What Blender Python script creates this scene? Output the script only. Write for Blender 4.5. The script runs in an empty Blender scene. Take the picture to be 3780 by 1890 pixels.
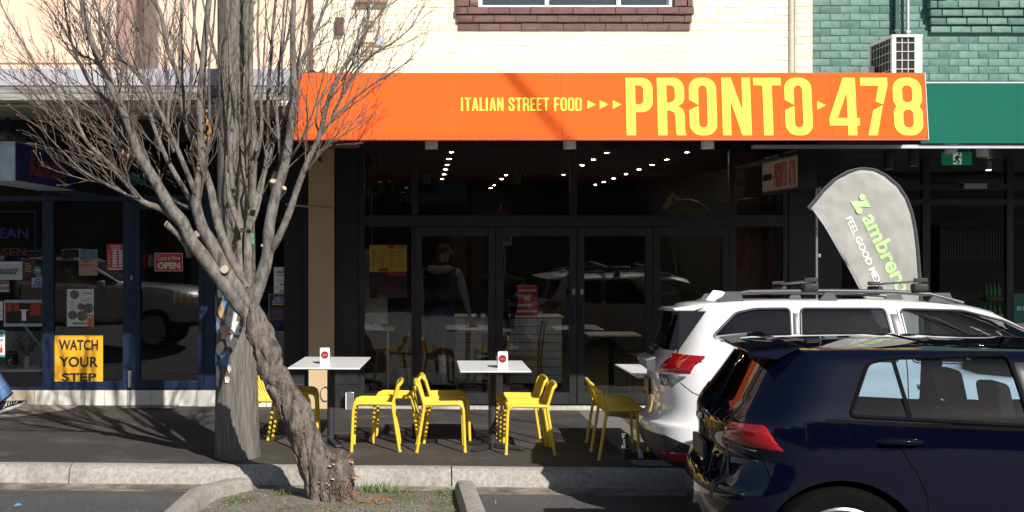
import bpy, bmesh, math, random
from mathutils import Vector, Matrix, noise as mnoise
R = math.radians
SC = bpy.context.scene
COL = SC.collection
random.seed(7)

# ------------------------------------------------------------------ camera
F, XV, YV, HC = 4350.0, 1547.0, 914.0, 1.9        # focal length (px of a 3780 px wide frame), vanishing point, eye height
cam_d = bpy.data.cameras.new('camera'); cam = bpy.data.objects.new('camera', cam_d); COL.objects.link(cam)
cam.location = (0, 0, HC); cam.rotation_euler = (R(90), 0, 0)
cam_d.sensor_width = 36.0; cam_d.lens = 36.0 * F / 3780.0
cam_d.shift_x = (1890 - XV) / 3780.0; cam_d.shift_y = -(945 - YV) / 3780.0
cam_d.clip_start = 0.05; cam_d.clip_end = 600
SC.camera = cam

# ------------------------------------------------------------------ sky and sun
SUN_TRAVEL = Vector((-.343, .736, -.586)).normalized()
w = bpy.data.worlds.new('World'); SC.world = w; w.use_nodes = True
nt = w.node_tree; nt.nodes.clear()
sky = nt.nodes.new('ShaderNodeTexSky'); sky.sky_type = 'NISHITA'; sky.sun_disc = False
sky.sun_elevation = math.asin(-SUN_TRAVEL.z); sky.sun_rotation = math.atan2(-SUN_TRAVEL.x, -SUN_TRAVEL.y)
bg = nt.nodes.new('ShaderNodeBackground'); bg.inputs['Strength'].default_value = 0.064
ow = nt.nodes.new('ShaderNodeOutputWorld')
nt.links.new(sky.outputs[0], bg.inputs['Color']); nt.links.new(bg.outputs[0], ow.inputs['Surface'])
sl = bpy.data.lights.new('sun', 'SUN'); sl.energy = 4.7; sl.angle = R(0.55); sl.color = (1.0, .95, .86)
so = bpy.data.objects.new('sun', sl); COL.objects.link(so)
so.rotation_euler = SUN_TRAVEL.to_track_quat('-Z', 'Y').to_euler(); so.location = (6, -12, 14)
SC.view_settings.view_transform = 'Standard'; SC.view_settings.look = 'None'
SC.view_settings.gamma = 1; SC.view_settings.exposure = 0.35; SC.view_settings.use_curve_mapping = False

# ------------------------------------------------------------------ measures
YS, YK, YF = 13.98, 10.26, 10.86      # shop wall, back of kerb, awning fascia
def X(px, Y): return (px - XV) / F * Y
def Z(py, Y): return HC + (YV - py) / F * Y
def P(px, py, Y): return Vector((X(px, Y), Y, Z(py, Y)))
def gz(x): return -.009 * x            # the street falls gently to the right
def road_z(y):
    d = min(max(9.9 - y, 0), 5.5)
    return -.15 + .052 * d - .0018 * d * d

# ------------------------------------------------------------------ materials
MATS = {}
def M(name, col, rough=.6, metal=0, var=.12, scale=6, bump=0, bscale=60, coat=0, rnd=0, stretch=(1, 1, 1),
      col2=None, c2scale=3, c2lo=.45, c2hi=.62, spec=.5, detail=6, emit=0, world=False, bdist=.01):
    if name in MATS: return MATS[name]
    m = bpy.data.materials.new(name); m.use_nodes = True; MATS[name] = m
    n = m.node_tree.nodes; L = m.node_tree.links; b = n['Principled BSDF']
    b.inputs['Roughness'].default_value = rough; b.inputs['Metallic'].default_value = metal
    b.inputs['Specular IOR Level'].default_value = spec
    b.inputs['Coat Weight'].default_value = coat; b.inputs['Coat Roughness'].default_value = .03
    tc = n.new('ShaderNodeTexCoord'); mp = n.new('ShaderNodeMapping'); mp.inputs['Scale'].default_value = stretch
    if world:
        g = n.new('ShaderNodeNewGeometry'); L.new(g.outputs['Position'], mp.inputs['Vector'])
    else: L.new(tc.outputs['Object'], mp.inputs['Vector'])
    no = n.new('ShaderNodeTexNoise'); no.inputs['Scale'].default_value = scale; no.inputs['Detail'].default_value = detail
    L.new(mp.outputs[0], no.inputs['Vector'])
    rp = n.new('ShaderNodeMapRange'); rp.inputs['From Min'].default_value = .3; rp.inputs['From Max'].default_value = .7
    rp.inputs['To Min'].default_value = 1 - var; rp.inputs['To Max'].default_value = 1 + var
    L.new(no.outputs['Fac'], rp.inputs['Value'])
    mul = n.new('ShaderNodeMixRGB'); mul.blend_type = 'MULTIPLY'; mul.inputs['Fac'].default_value = 1
    mul.inputs[1].default_value = (*col, 1)
    src = mul
    if col2:
        n2 = n.new('ShaderNodeTexNoise'); n2.inputs['Scale'].default_value = c2scale; n2.inputs['Detail'].default_value = 8
        L.new(mp.outputs[0], n2.inputs['Vector'])
        r2 = n.new('ShaderNodeMapRange'); r2.inputs['From Min'].default_value = c2lo; r2.inputs['From Max'].default_value = c2hi
        L.new(n2.outputs['Fac'], r2.inputs['Value'])
        mx = n.new('ShaderNodeMixRGB'); mx.inputs[1].default_value = (*col, 1); mx.inputs[2].default_value = (*col2, 1)
        L.new(r2.outputs[0], mx.inputs['Fac']); L.new(mx.outputs[0], mul.inputs[1])
    L.new(rp.outputs[0], mul.inputs[2])
    if rnd:
        oi = n.new('ShaderNodeObjectInfo'); rr = n.new('ShaderNodeMapRange')
        rr.inputs['To Min'].default_value = 1 - rnd; rr.inputs['To Max'].default_value = 1 + rnd
        L.new(oi.outputs['Random'], rr.inputs['Value'])
        m2 = n.new('ShaderNodeMixRGB'); m2.blend_type = 'MULTIPLY'; m2.inputs['Fac'].default_value = 1
        L.new(mul.outputs[0], m2.inputs[1]); L.new(rr.outputs[0], m2.inputs[2]); src = m2
    L.new(src.outputs[0], b.inputs['Base Color'])
    if bump:
        nb = n.new('ShaderNodeTexNoise'); nb.inputs['Scale'].default_value = bscale; nb.inputs['Detail'].default_value = 6
        L.new(mp.outputs[0], nb.inputs['Vector'])
        bp = n.new('ShaderNodeBump'); bp.inputs['Strength'].default_value = bump; bp.inputs['Distance'].default_value = bdist
        L.new(nb.outputs['Fac'], bp.inputs['Height']); L.new(bp.outputs[0], b.inputs['Normal'])
    if emit:
        b.inputs['Emission Color'].default_value = (*col, 1); b.inputs['Emission Strength'].default_value = emit
    return m
def glass(name, tint, ior=1.5, rough=0.0):
    if name in MATS: return MATS[name]
    m = bpy.data.materials.new(name); m.use_nodes = True; MATS[name] = m
    n = m.node_tree.nodes; L = m.node_tree.links; n.clear()
    o = n.new('ShaderNodeOutputMaterial'); mx = n.new('ShaderNodeMixShader'); fr = n.new('ShaderNodeFresnel')
    t = n.new('ShaderNodeBsdfTransparent'); g = n.new('ShaderNodeBsdfGlossy')
    fr.inputs['IOR'].default_value = ior; t.inputs['Color'].default_value = (*tint, 1); g.inputs['Roughness'].default_value = rough
    tc = n.new('ShaderNodeTexCoord'); nb = n.new('ShaderNodeTexNoise'); nb.inputs['Scale'].default_value = 1.6; nb.inputs['Detail'].default_value = 1
    bp = n.new('ShaderNodeBump'); bp.inputs['Strength'].default_value = .12; bp.inputs['Distance'].default_value = .02
    L.new(tc.outputs['Object'], nb.inputs['Vector']); L.new(nb.outputs['Fac'], bp.inputs['Height']); L.new(bp.outputs[0], g.inputs['Normal'])
    L.new(fr.outputs[0], mx.inputs[0]); L.new(t.outputs[0], mx.inputs[1]); L.new(g.outputs[0], mx.inputs[2]); L.new(mx.outputs[0], o.inputs['Surface'])
    return m

# ------------------------------------------------------------------ mesh helpers
class MB:
    def __init__(s): s.v = []; s.f = []; s.smooth = False
    def add(s, vs, fs):
        o = len(s.v); s.v += [Vector(p) for p in vs]; s.f += [[o + i for i in f] for f in fs]; return s
    def box(s, x0, y0, z0, x1, y1, z1):
        x0, x1 = min(x0, x1), max(x0, x1); y0, y1 = min(y0, y1), max(y0, y1); z0, z1 = min(z0, z1), max(z0, z1)
        return s.add([(x0,y0,z0),(x1,y0,z0),(x1,y1,z0),(x0,y1,z0),(x0,y0,z1),(x1,y0,z1),(x1,y1,z1),(x0,y1,z1)],
                     [(0,3,2,1),(4,5,6,7),(0,1,5,4),(1,2,6,5),(2,3,7,6),(3,0,4,7)])
    def prism(s, poly, axis, a, b):
        """poly: 2D loop; axis 'y': poly is (x,z), extruded in y from a to b; 'x': (y,z); 'z': (x,y)"""
        k = len(poly); e = {'y': lambda p, t: (p[0], t, p[1]), 'x': lambda p, t: (t, p[0], p[1]), 'z': lambda p, t: (p[0], p[1], t)}[axis]
        vs = [e(p, a) for p in poly] + [e(p, b) for p in poly]
        fs = [list(range(k)), list(range(2 * k - 1, k - 1, -1))] + [(i, k + i, k + (i + 1) % k, (i + 1) % k) for i in range(k)]
        return s.add(vs, fs)
    def tube(s, pts, rad, n=8, cap=True, squash=1.0, jit=0):
        pts = [Vector(p) for p in pts]; k = len(pts)
        if not isinstance(rad, (list, tuple)): rad = [rad] * k
        t0 = (pts[1] - pts[0]).normalized(); u = t0.orthogonal().normalized(); rings = []; base = len(s.v)
        for i in range(k):
            t = (pts[min(i + 1, k - 1)] - pts[max(i - 1, 0)]).normalized()
            u = (u - t * u.dot(t))
            u = u.normalized() if u.length > 1e-6 else t.orthogonal().normalized()
            v = t.cross(u)
            for j in range(n):
                a = 2 * math.pi * j / n; r = rad[i]
                if jit: r *= 1 + jit * mnoise.noise(pts[i] * 3 + Vector((math.cos(a), math.sin(a), 0)) * 1.3)
                s.v.append(pts[i] + u * (math.cos(a) * r) + v * (math.sin(a) * r * squash))
        for i in range(k - 1):
            for j in range(n):
                s.f.append([base + i * n + j, base + i * n + (j + 1) % n, base + (i + 1) * n + (j + 1) % n, base + (i + 1) * n + j])
        if cap:
            s.f.append([base + j for j in range(n)][::-1]); s.f.append([base + (k - 1) * n + j for j in range(n)])
        return s
    def lathe(s, prof, n=24, c=(0, 0, 0), axis='z'):
        base = len(s.v); c = Vector(c); k = len(prof)
        for r, h in prof:
            for j in range(n):
                a = 2 * math.pi * j / n; x, y = math.cos(a) * r, math.sin(a) * r
                p = (x, y, h) if axis == 'z' else ((x, h, y) if axis == 'y' else (h, x, y))
                s.v.append(c + Vector(p))
        for i in range(k - 1):
            for j in range(n):
                s.f.append([base + i * n + j, base + i * n + (j + 1) % n, base + (i + 1) * n + (j + 1) % n, base + (i + 1) * n + j])
        s.f.append([base + j for j in range(n)][::-1]); s.f.append([base + (k - 1) * n + j for j in range(n)])
        return s
    def poly(s, pts): return s.add(pts, [list(range(len(pts)))])
    def mesh(s, name, off=Vector((0, 0, 0))):
        me = bpy.data.meshes.new(name); me.from_pydata([tuple(p - off) for p in s.v], [], s.f)
        bm = bmesh.new(); bm.from_mesh(me); bmesh.ops.recalc_face_normals(bm, faces=bm.faces); bm.to_mesh(me); bm.free()
        return me
    def build(s, name, mat, parent=None, smooth=False, bevel=0, world=True, seg=2):
        off = parent_loc(parent) if (world and parent) else Vector((0, 0, 0))
        me = s.mesh(name, off); o = bpy.data.objects.new(name, me); COL.objects.link(o)
        me.materials.append(mat); o.parent = parent
        if smooth: smooth_mesh(me, 40)
        if bevel:
            md = o.modifiers.new('bevel', 'BEVEL'); md.width = bevel; md.segments = seg; md.limit_method = 'ANGLE'; md.angle_limit = R(40)
            if not smooth: smooth_mesh(me, 30)
        return o
def smooth_mesh(me, ang=40):
    for p in me.polygons: p.use_smooth = True
    try: me.set_sharp_from_angle(angle=R(ang))
    except Exception: pass
def parent_loc(p):
    v = Vector((0, 0, 0))
    while p: v = v + p.location; p = p.parent
    return v
def tag(o, label=None, cat=None, group=None, kind=None):
    if label: o['label'] = label
    if cat: o['category'] = cat
    if group: o['group'] = group
    if kind: o['kind'] = kind
    return o
def thing(name, label, cat, loc=(0, 0, 0), rz=0, group=None):
    o = bpy.data.objects.new(name, None); COL.objects.link(o); o.location = loc; o.rotation_euler = (0, 0, rz); o.empty_display_size = .1
    return tag(o, label, cat, group)
def struct(name, mb, mat, **k):
    o = mb.build(name, mat, **k); o['kind'] = 'structure'; return o
def copy_tree(o, parent=None):
    c = o.copy(); COL.objects.link(c); c.parent = parent
    for ch in list(o.children): copy_tree(ch, c)
    return c
def bx(name, x0, y0, z0, x1, y1, z1, mat, parent=None, bevel=0, **k):
    return MB().box(x0, y0, z0, x1, y1, z1).build(name, mat, parent, bevel=bevel, **k)
def circle(cx, cy, r, n=24): return [(cx + r * math.cos(2 * math.pi * i / n), cy + r * math.sin(2 * math.pi * i / n)) for i in range(n)]
def rrect(x0, y0, x1, y1, r, n=5):
    out = []
    for cx, cy, a0 in ((x1 - r, y0 + r, -90), (x1 - r, y1 - r, 0), (x0 + r, y1 - r, 90), (x0 + r, y0 + r, 180)):
        for i in range(n + 1):
            a = R(a0 + 90 * i / n); out.append((cx + r * math.cos(a), cy + r * math.sin(a)))
    return out
# flat lettering: loops with even-odd fill, in the local xy plane, turned to stand in xz facing -y
def loops_mesh(name, loops, depth=.004):
    cu = bpy.data.curves.new(name, 'CURVE'); cu.dimensions = '2D'; cu.fill_mode = 'BOTH'; cu.extrude = depth / 2
    for lp in loops:
        sp = cu.splines.new('POLY'); sp.points.add(len(lp) - 1)
        for i, (x, y) in enumerate(lp): sp.points[i].co = (x, y, 0, 1)
        sp.use_cyclic_u = True
    ob = bpy.data.objects.new(name, cu); COL.objects.link(ob)
    me = bpy.data.meshes.new_from_object(ob.evaluated_get(bpy.context.evaluated_depsgraph_get()))
    bpy.data.objects.remove(ob); bpy.data.curves.remove(cu); me.name = name
    return me
def text_mesh(body, bold=0, shear=0, depth=.002, space=1.0):
    cu = bpy.data.curves.new('text', 'FONT'); cu.body = body; cu.size = 1; cu.offset = bold; cu.shear = shear; cu.extrude = depth
    cu.space_character = space; cu.align_x = 'LEFT'; cu.resolution_u = 3
    ob = bpy.data.objects.new('text', cu); COL.objects.link(ob)
    me = bpy.data.meshes.new_from_object(ob.evaluated_get(bpy.context.evaluated_depsgraph_get()))
    bpy.data.objects.remove(ob); bpy.data.curves.remove(cu)
    return me
def fit(me, x0, z0, x1, z1):
    """scale flat lettering to fill x0..x1, z0..z1 (its local xy)"""
    xs = [v.co.x for v in me.vertices]; ys = [v.co.y for v in me.vertices]
    if not xs: return me
    ax, bx_, ay, by = min(xs), max(xs), min(ys), max(ys)
    for v in me.vertices:
        v.co.x = x0 + (v.co.x - ax) / max(bx_ - ax, 1e-6) * (x1 - x0); v.co.y = z0 + (v.co.y - ay) / max(by - ay, 1e-6) * (z1 - z0)
    return me
def put_flat(name, me, mat, parent, mtx):
    """flat mesh in local xy placed by a world matrix, as a part of parent (parent unrotated)"""
    me.transform(mtx); off = parent_loc(parent)
    me.transform(Matrix.Translation(-off)); me.materials.clear(); me.materials.append(mat)
    o = bpy.data.objects.new(name, me); COL.objects.link(o); o.parent = parent; return o
def facing(y): return Matrix(((1, 0, 0, 0), (0, 0, -1, y), (0, 1, 0, 0), (0, 0, 0, 1)))     # local xy -> world xz at y, facing -y
def text_at(body, px0, py0, px1, py1, Y, mat, parent, name='lettering', **k):
    return put_flat(name, fit(text_mesh(body, **k), X(px0, Y), Z(py1, Y), X(px1, Y), Z(py0, Y)), mat, parent, facing(Y))
def sheet(px0, py0, px1, py1, Y, th=.003):
    return MB().box(X(px0, Y), Y, Z(py1, Y), X(px1, Y), Y + th, Z(py0, Y))

# common materials
m_black = M('black_powder_coat', (.012, .012, .014), .35, var=.15, scale=3)
m_white = M('white_paint', (.78, .78, .76), .4, var=.05)
m_steel = M('galvanised_steel', (.42, .43, .44), .38, .8, var=.12, scale=12)
m_chrome = M('chrome', (.8, .8, .8), .08, 1, var=.02)
m_glass = glass('shop_glass', (.94, .96, .95), 1.68)
m_paper = M('paper_white', (.74, .74, .72), .7, var=.04)
m_ink = M('ink_black', (.02, .02, .022), .6)
m_red = M('print_red', (.62, .03, .035), .5, var=.06)
m_yellowprint = M('print_yellow', (.85, .55, .08), .6, var=.05)
# ================================================================== GROUND
m_asph = M('asphalt_road', (.080, .079, .083), .85, var=.32, scale=34, bump=.5, bscale=160, col2=(.10, .10, .10), c2scale=1.2, c2lo=.5, c2hi=.75, world=True, detail=9)
m_foot = M('asphalt_footpath', (.052, .046, .045), .8, var=.30, scale=40, bump=.45, bscale=190, col2=(.088, .078, .073), c2scale=1.7, c2lo=.5, c2hi=.66, world=True, detail=9)
m_conc = M('kerb_concrete', (.34, .325, .295), .85, var=.24, scale=30, bump=.5, bscale=70, col2=(.25, .232, .205), c2scale=3.4, c2lo=.5, c2hi=.72, world=True)
m_patch = M('trench_concrete', (.17, .16, .155), .9, var=.2, scale=14, bump=.4, bscale=90, world=True)
m_dirt = M('pit_gravel', (.20, .185, .16), .95, var=.5, scale=60, bump=.9, bscale=120, col2=(.11, .12, .055), c2scale=2.2, c2lo=.52, c2hi=.66, world=True, detail=9)

def strip_mesh(ys_zs, xs):
    mb = MB(); k = len(ys_zs)
    for x in xs:
        for y, z in ys_zs: mb.v.append(Vector((x, y, z + gz(max(-14, min(14, x))))))
    for i in range(len(xs) - 1):
        for j in range(k - 1): mb.f.append([i * k + j, (i + 1) * k + j, (i + 1) * k + j + 1, i * k + j + 1])
    return mb
XS = [-160, -60, -14, -8, -4, 0, 4, 8, 14, 60, 160]
ys = [-160, -60, -20, -7, -2, 1, 3, 4.4] + [4.4 + .5 * i for i in range(1, 11)] + [9.9]
road = struct('road', strip_mesh([(y, road_z(y)) for y in sorted(set(ys))], XS), m_asph, smooth=True)
foot = struct('footpath', strip_mesh([(YK - .02, -.006), (YK + .3, .0), (YS + .3, .0), (YS + 14, .0), (160, 0)], XS), m_foot)
gut = struct('gutter', strip_mesh([(9.78, road_z(9.85) - .05), (9.79, -.143), (9.96, -.152), (10.2, -.135), (10.25, -.3)], XS), M('gutter_grime', (.24, .21, .18), .9, var=.4, scale=7, bump=.4, col2=(.12, .10, .085), c2scale=3, c2lo=.45, c2hi=.65, world=True))
# patches laid in the footpath
def patch(name, pts, mat, z=.004):
    mb = MB(); mb.poly([(x, y, gz(x) + z) for x, y in pts]); return mb.build(name, mat, foot)
patch('trench_strip', [(1.86, 13.78), (2.28, 13.78), (2.26, 10.33), (1.9, 10.33)], m_patch)
patch('concrete_apron', [(-9, 13.95), (-3.98, 13.95), (-4.03, 13.55), (-4.4, 12.95), (-5.2, 12.4), (-9, 12.2)], M('apron_concrete', (.30, .27, .24), .9, var=.2, scale=10, bump=.3, world=True))
# kerb stones: each a length of bullnosed concrete
kprof = [(YK, -.25), (YK, .002), (YK - .05, .004), (YK - .10, -.006), (YK - .135, -.03), (YK - .155, -.07), (YK - .175, -.128), (YK - .18, -.25)]
kroot = tag(bpy.data.objects.new('kerb', None), kind='structure'); COL.objects.link(kroot)
x = X(275, YK) - 3.28 * 3
while x < 14:
    mb = MB(); n = 9
    for i in range(n):
        xx = x + .006 + (3.28 - .012) * i / (n - 1)
        for y, z in kprof: mb.v.append(Vector((xx, y + .004 * mnoise.noise(Vector((xx * 2, y, 1))), z + gz(xx) + .004 * mnoise.noise(Vector((xx * 3, z, 5))))))
    k = len(kprof)
    for i in range(n - 1):
        for j in range(k - 1): mb.f.append([i * k + j, i * k + j + 1, (i + 1) * k + j + 1, (i + 1) * k + j])
    mb.f.append(list(range(k))); mb.f.append(list(range((n - 1) * k, n * k))[::-1])
    mb.build('kerb_stone', m_conc, kroot, smooth=True)
    x += 3.28
struct('kerb_backing', strip_mesh([(YK - .12, -.05), (YK - .01, -.03)], XS), M('kerb_joint_dirt', (.06, .055, .05), .95)).parent = kroot
del bpy.data.objects['kerb_backing']['kind']

# nibs either side of the tree pit
def nib(path, label, wd=.15, h=.125):
    r = thing('parking_nib', label, 'kerb', (path[0][0], path[0][1], road_z(path[0][1])))
    mb = MB(); base = []
    for i, (x, y) in enumerate(path):
        a = Vector(path[max(i - 1, 0)]); b = Vector(path[min(i + 1, len(path) - 1)]); t = (b - a).normalized(); nn = Vector((-t.y, t.x))
        zr = road_z(y) + gz(x); hh = h * (.85 if i == 0 else 1)
        for o, z in ((-wd * .62, -.12), (-wd * .56, hh * .55), (-wd * .42, hh * .93), (-wd * .2, hh), (wd * .2, hh), (wd * .42, hh * .93), (wd * .56, hh * .55), (wd * .62, -.12)):
            mb.v.append(Vector((x + nn.x * o, y + nn.y * o, zr + z + .006 * mnoise.noise(Vector((x * 5, y * 5, o * 9))))))
    for i in range(len(path) - 1):
        for j in range(7): mb.f.append([i * 8 + j, (i + 1) * 8 + j, (i + 1) * 8 + j + 1, i * 8 + j + 1])
    mb.f.append(list(range(8))[::-1]); mb.f.append(list(range((len(path) - 1) * 8, len(path) * 8)))
    mb.build('kerb_block', m_conc, r, smooth=True); return r
nib([(-1.47, 9.86), (-1.55, 9.65), (-1.66, 9.42), (-1.72, 9.15), (-1.72, 8.8), (-1.71, 8.3), (-1.7, 7.7), (-1.5, 7.45)], 'bent concrete nib on the power pole side of the tree pit')
nib([(.385, 9.86), (.385, 9.5), (.39, 9.1), (.4, 8.6), (.4, 8.0), (.38, 7.7), (.2, 7.45)], 'straight concrete nib dividing the tree pit from the white car\'s parking bay')
pit = strip_mesh([(7.4, 0), (9.86, 0)], [0, 1]); pit = MB()
nx, ny = 40, 46
for i in range(nx + 1):
    for j in range(ny + 1):
        x = -1.70 + 2.1 * i / nx; y = 7.45 + 2.42 * j / ny
        d = math.hypot(x + .73, y - 9.35)
        pit.v.append(Vector((x, y, road_z(y) + gz(x) + .012 + .014 * math.exp(-d * d * 3) + .012 * mnoise.noise(Vector((x * 4, y * 4, 0))) + .008 * mnoise.noise(Vector((x * 15, y * 15, 3))))))
for i in range(nx):
    for j in range(ny):
        a = i * (ny + 1) + j; pit.f.append([a, a + ny + 1, a + ny + 2, a + 1])
struct('tree_pit_soil', pit, m_dirt, smooth=True)
# grass and weeds in the pit (nobody could count the blades)
gm = MB(); rg = random.Random(3)
def blade(x, y, h, z):
    a = rg.uniform(0, 6.28); l = h * rg.uniform(.25, .8); w_ = .003
    dx, dy = math.cos(a) * l, math.sin(a) * l; nx_, ny_ = -math.sin(a) * w_, math.cos(a) * w_
    gm.add([(x - nx_, y - ny_, z), (x + nx_, y + ny_, z), (x + dx * .4 + nx_, y + dy * .4 + ny_, z + h * .7), (x + dx * .4 - nx_, y + dy * .4 - ny_, z + h * .7), (x + dx, y + dy, z + h)], [(0, 1, 2, 3), (3, 2, 4)])
for cx, cy, sx, sy, n, h in [(-.36, 9.77, .09, .05, 120, .09), (-.2, 9.72, .12, .05, 60, .05), (-.55, 9.25, .12, .1, 60, .04), (-.95, 9.2, .2, .15, 60, .035), (-.35, 8.9, .3, .2, 100, .03), (-1.1, 9.55, .06, .05, 50, .05), (-1.45, 9.25, .04, .15, 60, .04), (.2, 9.6, .06, .12, 60, .04), (-.1, 9.1, .25, .2, 160, .035)]:
    for _ in range(n):
        x = rg.gauss(cx, sx); y = min(rg.gauss(cy, sy), 9.84); blade(x, y, h * rg.uniform(.4, 1.2), road_z(y) + gz(x) + .01)
tag(gm.build('grass', M('grass_blade', (.10, .17, .03), .6, var=.3, scale=3), None), 'thin green grass and weeds sprouting in the tree pit', 'grass', kind='stuff')
# leaf litter, pebbles, chewing gum specks
def litter(name, label, cat, areas, mat, s0, s1, flat=.35):
    mb = MB()
    for (x0, x1, y0, y1, n, zf) in areas:
        for _ in range(n):
            x, y = rg.uniform(x0, x1), rg.uniform(y0, y1); s = rg.uniform(s0, s1); a = rg.uniform(0, 3.1); z = zf(x, y); c, d = math.cos(a) * s, math.sin(a) * s
            b = s * rg.uniform(.35, .8) * flat
            mb.add([(x + c, y + d, z), (x - d * .6, y + c * .6, z + b), (x - c, y - d, z), (x + d * .6, y - c * .6, z + b * .6)], [(0, 1, 2), (0, 2, 3), (0, 1, 3), (1, 2, 3)])
    return tag(mb.build(name, mat, None), label, cat, kind='stuff')
zp = lambda x, y: road_z(y) + gz(x) + .02
zfp = lambda x, y: gz(x) + .003
zgt = lambda x, y: -.146 + gz(x)
zrd = lambda x, y: road_z(y) + gz(x) + .002
litter('leaf_litter', 'brown dead leaves and twigs lying in gutter and tree pit', 'leaves', [(-1.6, .3, 8.4, 9.8, 260, zp), (-.75, -.2, 9.15, 9.6, 330, zp), (-1.2, -.3, 9.1, 9.7, 150, zp), (-4.5, 3, 9.86, 10.05, 90, zgt)], M('dead_leaf', (.26, .13, .065), .8, var=.5, scale=2), .008, .022, .6)
litter('gravel', 'pale gravel chips scattered over tree pit soil', 'gravel', [(-1.6, .33, 8.3, 9.84, 900, zp)], M('gravel_chip', (.30, .28, .25), .9, var=.4, scale=3), .004, .011, 1.2)
litter('pavement_specks', 'tiny pale gum spots and grit on the dark asphalt', 'specks', [(-5, 3.5, 10.35, 13.8, 240, zfp), (-5, 3, 8.4, 9.75, 160, zrd)], M('grit', (.36, .35, .33), .9, var=.3), .003, .010, .15)
o = MB().add([(0, 0, 0), (.06, .01, .004), (.055, .035, .012), (.0, .03, .006), (.03, .018, .022)], [(0, 1, 4), (1, 2, 4), (2, 3, 4), (3, 0, 4), (3, 2, 1, 0)]).build('litter_scrap', M('blue_plastic', (.05, .25, .55), .4), None)
o.location = (-3.1, 9.0, zrd(-3.1, 9.0)); tag(o, 'small crumpled blue plastic wrapper on the road', 'litter')

# ---- far side of the street, behind the camera: seen only in the glass and the car paint
m_opp = M('opposite_render', (.28, .25, .22), .8, var=.15, scale=1.5)
m_opp2 = M('opposite_brick', (.22, .11, .08), .8, var=.2, scale=3)
m_dark = M('dark_interior', (.018, .018, .02), .7, var=.2, scale=2)
struct('far_footpath', MB().box(-160, -12.9, -.3, 160, -9.2, .05), m_foot)
for i, (x0, x1, h, mt, lb) in enumerate([(-19, -8.2, 6.4, m_opp2, 'red brick shop across the street with flat parapet'), (-8, 1.6, 5.2, m_opp, 'low rendered shop across the street with wide awning'), (1.8, 12, 7.2, m_opp2, 'tall brick shop across the street with upper windows'), (12.2, 24, 5.6, m_opp, 'rendered corner shop across the street')]):
    t = thing('shop_building', lb, 'building', ((x0 + x1) / 2, -13, 0))
    bx('wall', x0, -20, -.2, x1, -13, h, mt, t); bx('parapet', x0 - .05, -13.3, h + .003, x1 + .05, -12.9, h + .3, m_opp, t)
    bx('shop_window', x0 + .5, -13.06, .4, x1 - .5, -12.99, 2.7, m_dark, t)
    bx('awning', x0 + .1, -12.98, 3.0, x1 - .1, -10.2, 3.4, m_dark, t)
    for k in range(3):
        xx = x0 + (x1 - x0) * (k + .5) / 3; wz = bx('window', xx - .6, -13.08, 3.9, xx + .6, -12.98, min(h - .4, 5.2), m_dark, t)

# evergreen street trees and road signs on the far side: they give the glass something to mirror
m_lf = M('evergreen_leaf', (.05, .085, .03), .6, var=.4, scale=2); m_tk = M('far_tree_bark', (.10, .08, .065), .9, var=.3, scale=8)
rv_ = random.Random(31); lfm = MB()
cl_ = [(Vector((rv_.gauss(0, 1.0), rv_.gauss(0, .9), 4.3 + rv_.gauss(0, .9))), rv_.uniform(.45, .85)) for _ in range(26)]
for _ in range(2600):
    c, r_ = cl_[rv_.randrange(26)]; d = Vector((rv_.gauss(0, 1), rv_.gauss(0, 1), rv_.gauss(0, 1))).normalized(); p = c + d * r_ * rv_.uniform(.5, 1); u = Vector((rv_.uniform(-1, 1), rv_.uniform(-1, 1), rv_.uniform(-1, 1))).normalized() * .11; v = u.cross(d).normalized() * .06; lfm.add([p - u, p + v, p + u, p - v], [(0, 1, 2, 3)])
t0 = thing('evergreen_tree', 'leafy evergreen street tree across the road beside the low rendered shop', 'tree', (-1.5, -9.8, 0), 0, 'evergreen trees across the road')
lfm.build('crown', m_lf, t0, world=False); tk = MB().tube([(0, 0, -.1), (.05, 0, 1.2), (-.03, .05, 2.6), (.02, 0, 3.8)], [.17, .13, .11, .05], 10)
for c, r_ in cl_[:9]: tk.tube([(0, 0, 2.3 + r_ * .6), c * .6 + Vector((0, 0, 1.3)), c], [.06, .04, .015], 6)
tk.build('trunk', m_tk, t0, world=False, smooth=True)
for i, (xx, yy, lb) in enumerate([(4.6, -9.6, 'leafy evergreen street tree across the road beside the tall brick shop'), (10.5, -9.9, 'leafy evergreen street tree across the road at the corner shop'), (-8.8, -9.7, 'leafy evergreen street tree across the road beside the red brick shop')]):
    c = copy_tree(t0); c.location = (xx, yy, 0); c.rotation_euler = (0, 0, 1.3 * i + .7); c['label'] = lb
def back_text(body, x0, z0, x1, z1, y, mat, par):      # lettering facing +y
    me = fit(text_mesh(body, bold=.03), -x1, z0, -x0, z1); return put_flat('lettering', me, mat, par, Matrix(((-1, 0, 0, 0), (0, 0, 1, y), (0, 1, 0, 0), (0, 0, 0, 1))))
t = thing('road_sign', 'white ONE WAY sign with red ring plate on a steel post across the road', 'sign', (2.47, -6.2, .05))
MB().tube([(2.47, -6.2, -.1), (2.47, -6.2, 3.15)], .03, 10).build('post', m_steel, t, smooth=True)
bx('plate', 2.25, -6.165, 1.95, 2.69, -6.16, 2.5, m_white, t); back_text('ONE', 2.3, 2.26, 2.64, 2.44, -6.157, m_ink, t); back_text('WAY', 2.3, 2.02, 2.64, 2.2, -6.157, m_ink, t)
MB().lathe([(.001, 0), (.24, 0), (.24, .005), (.001, .005)], 28, (2.47, -6.165, 2.8), 'y').build('round_plate', m_white, t); MB().lathe([(.185, .006), (.235, .006), (.235, .009), (.185, .009)], 28, (2.47, -6.165, 2.8), 'y').build('red_ring', m_red, t)
t = thing('road_sign', 'yellow diamond crossing warning sign on a steel post across the road', 'sign', (7.4, -6.3, .05))
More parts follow.
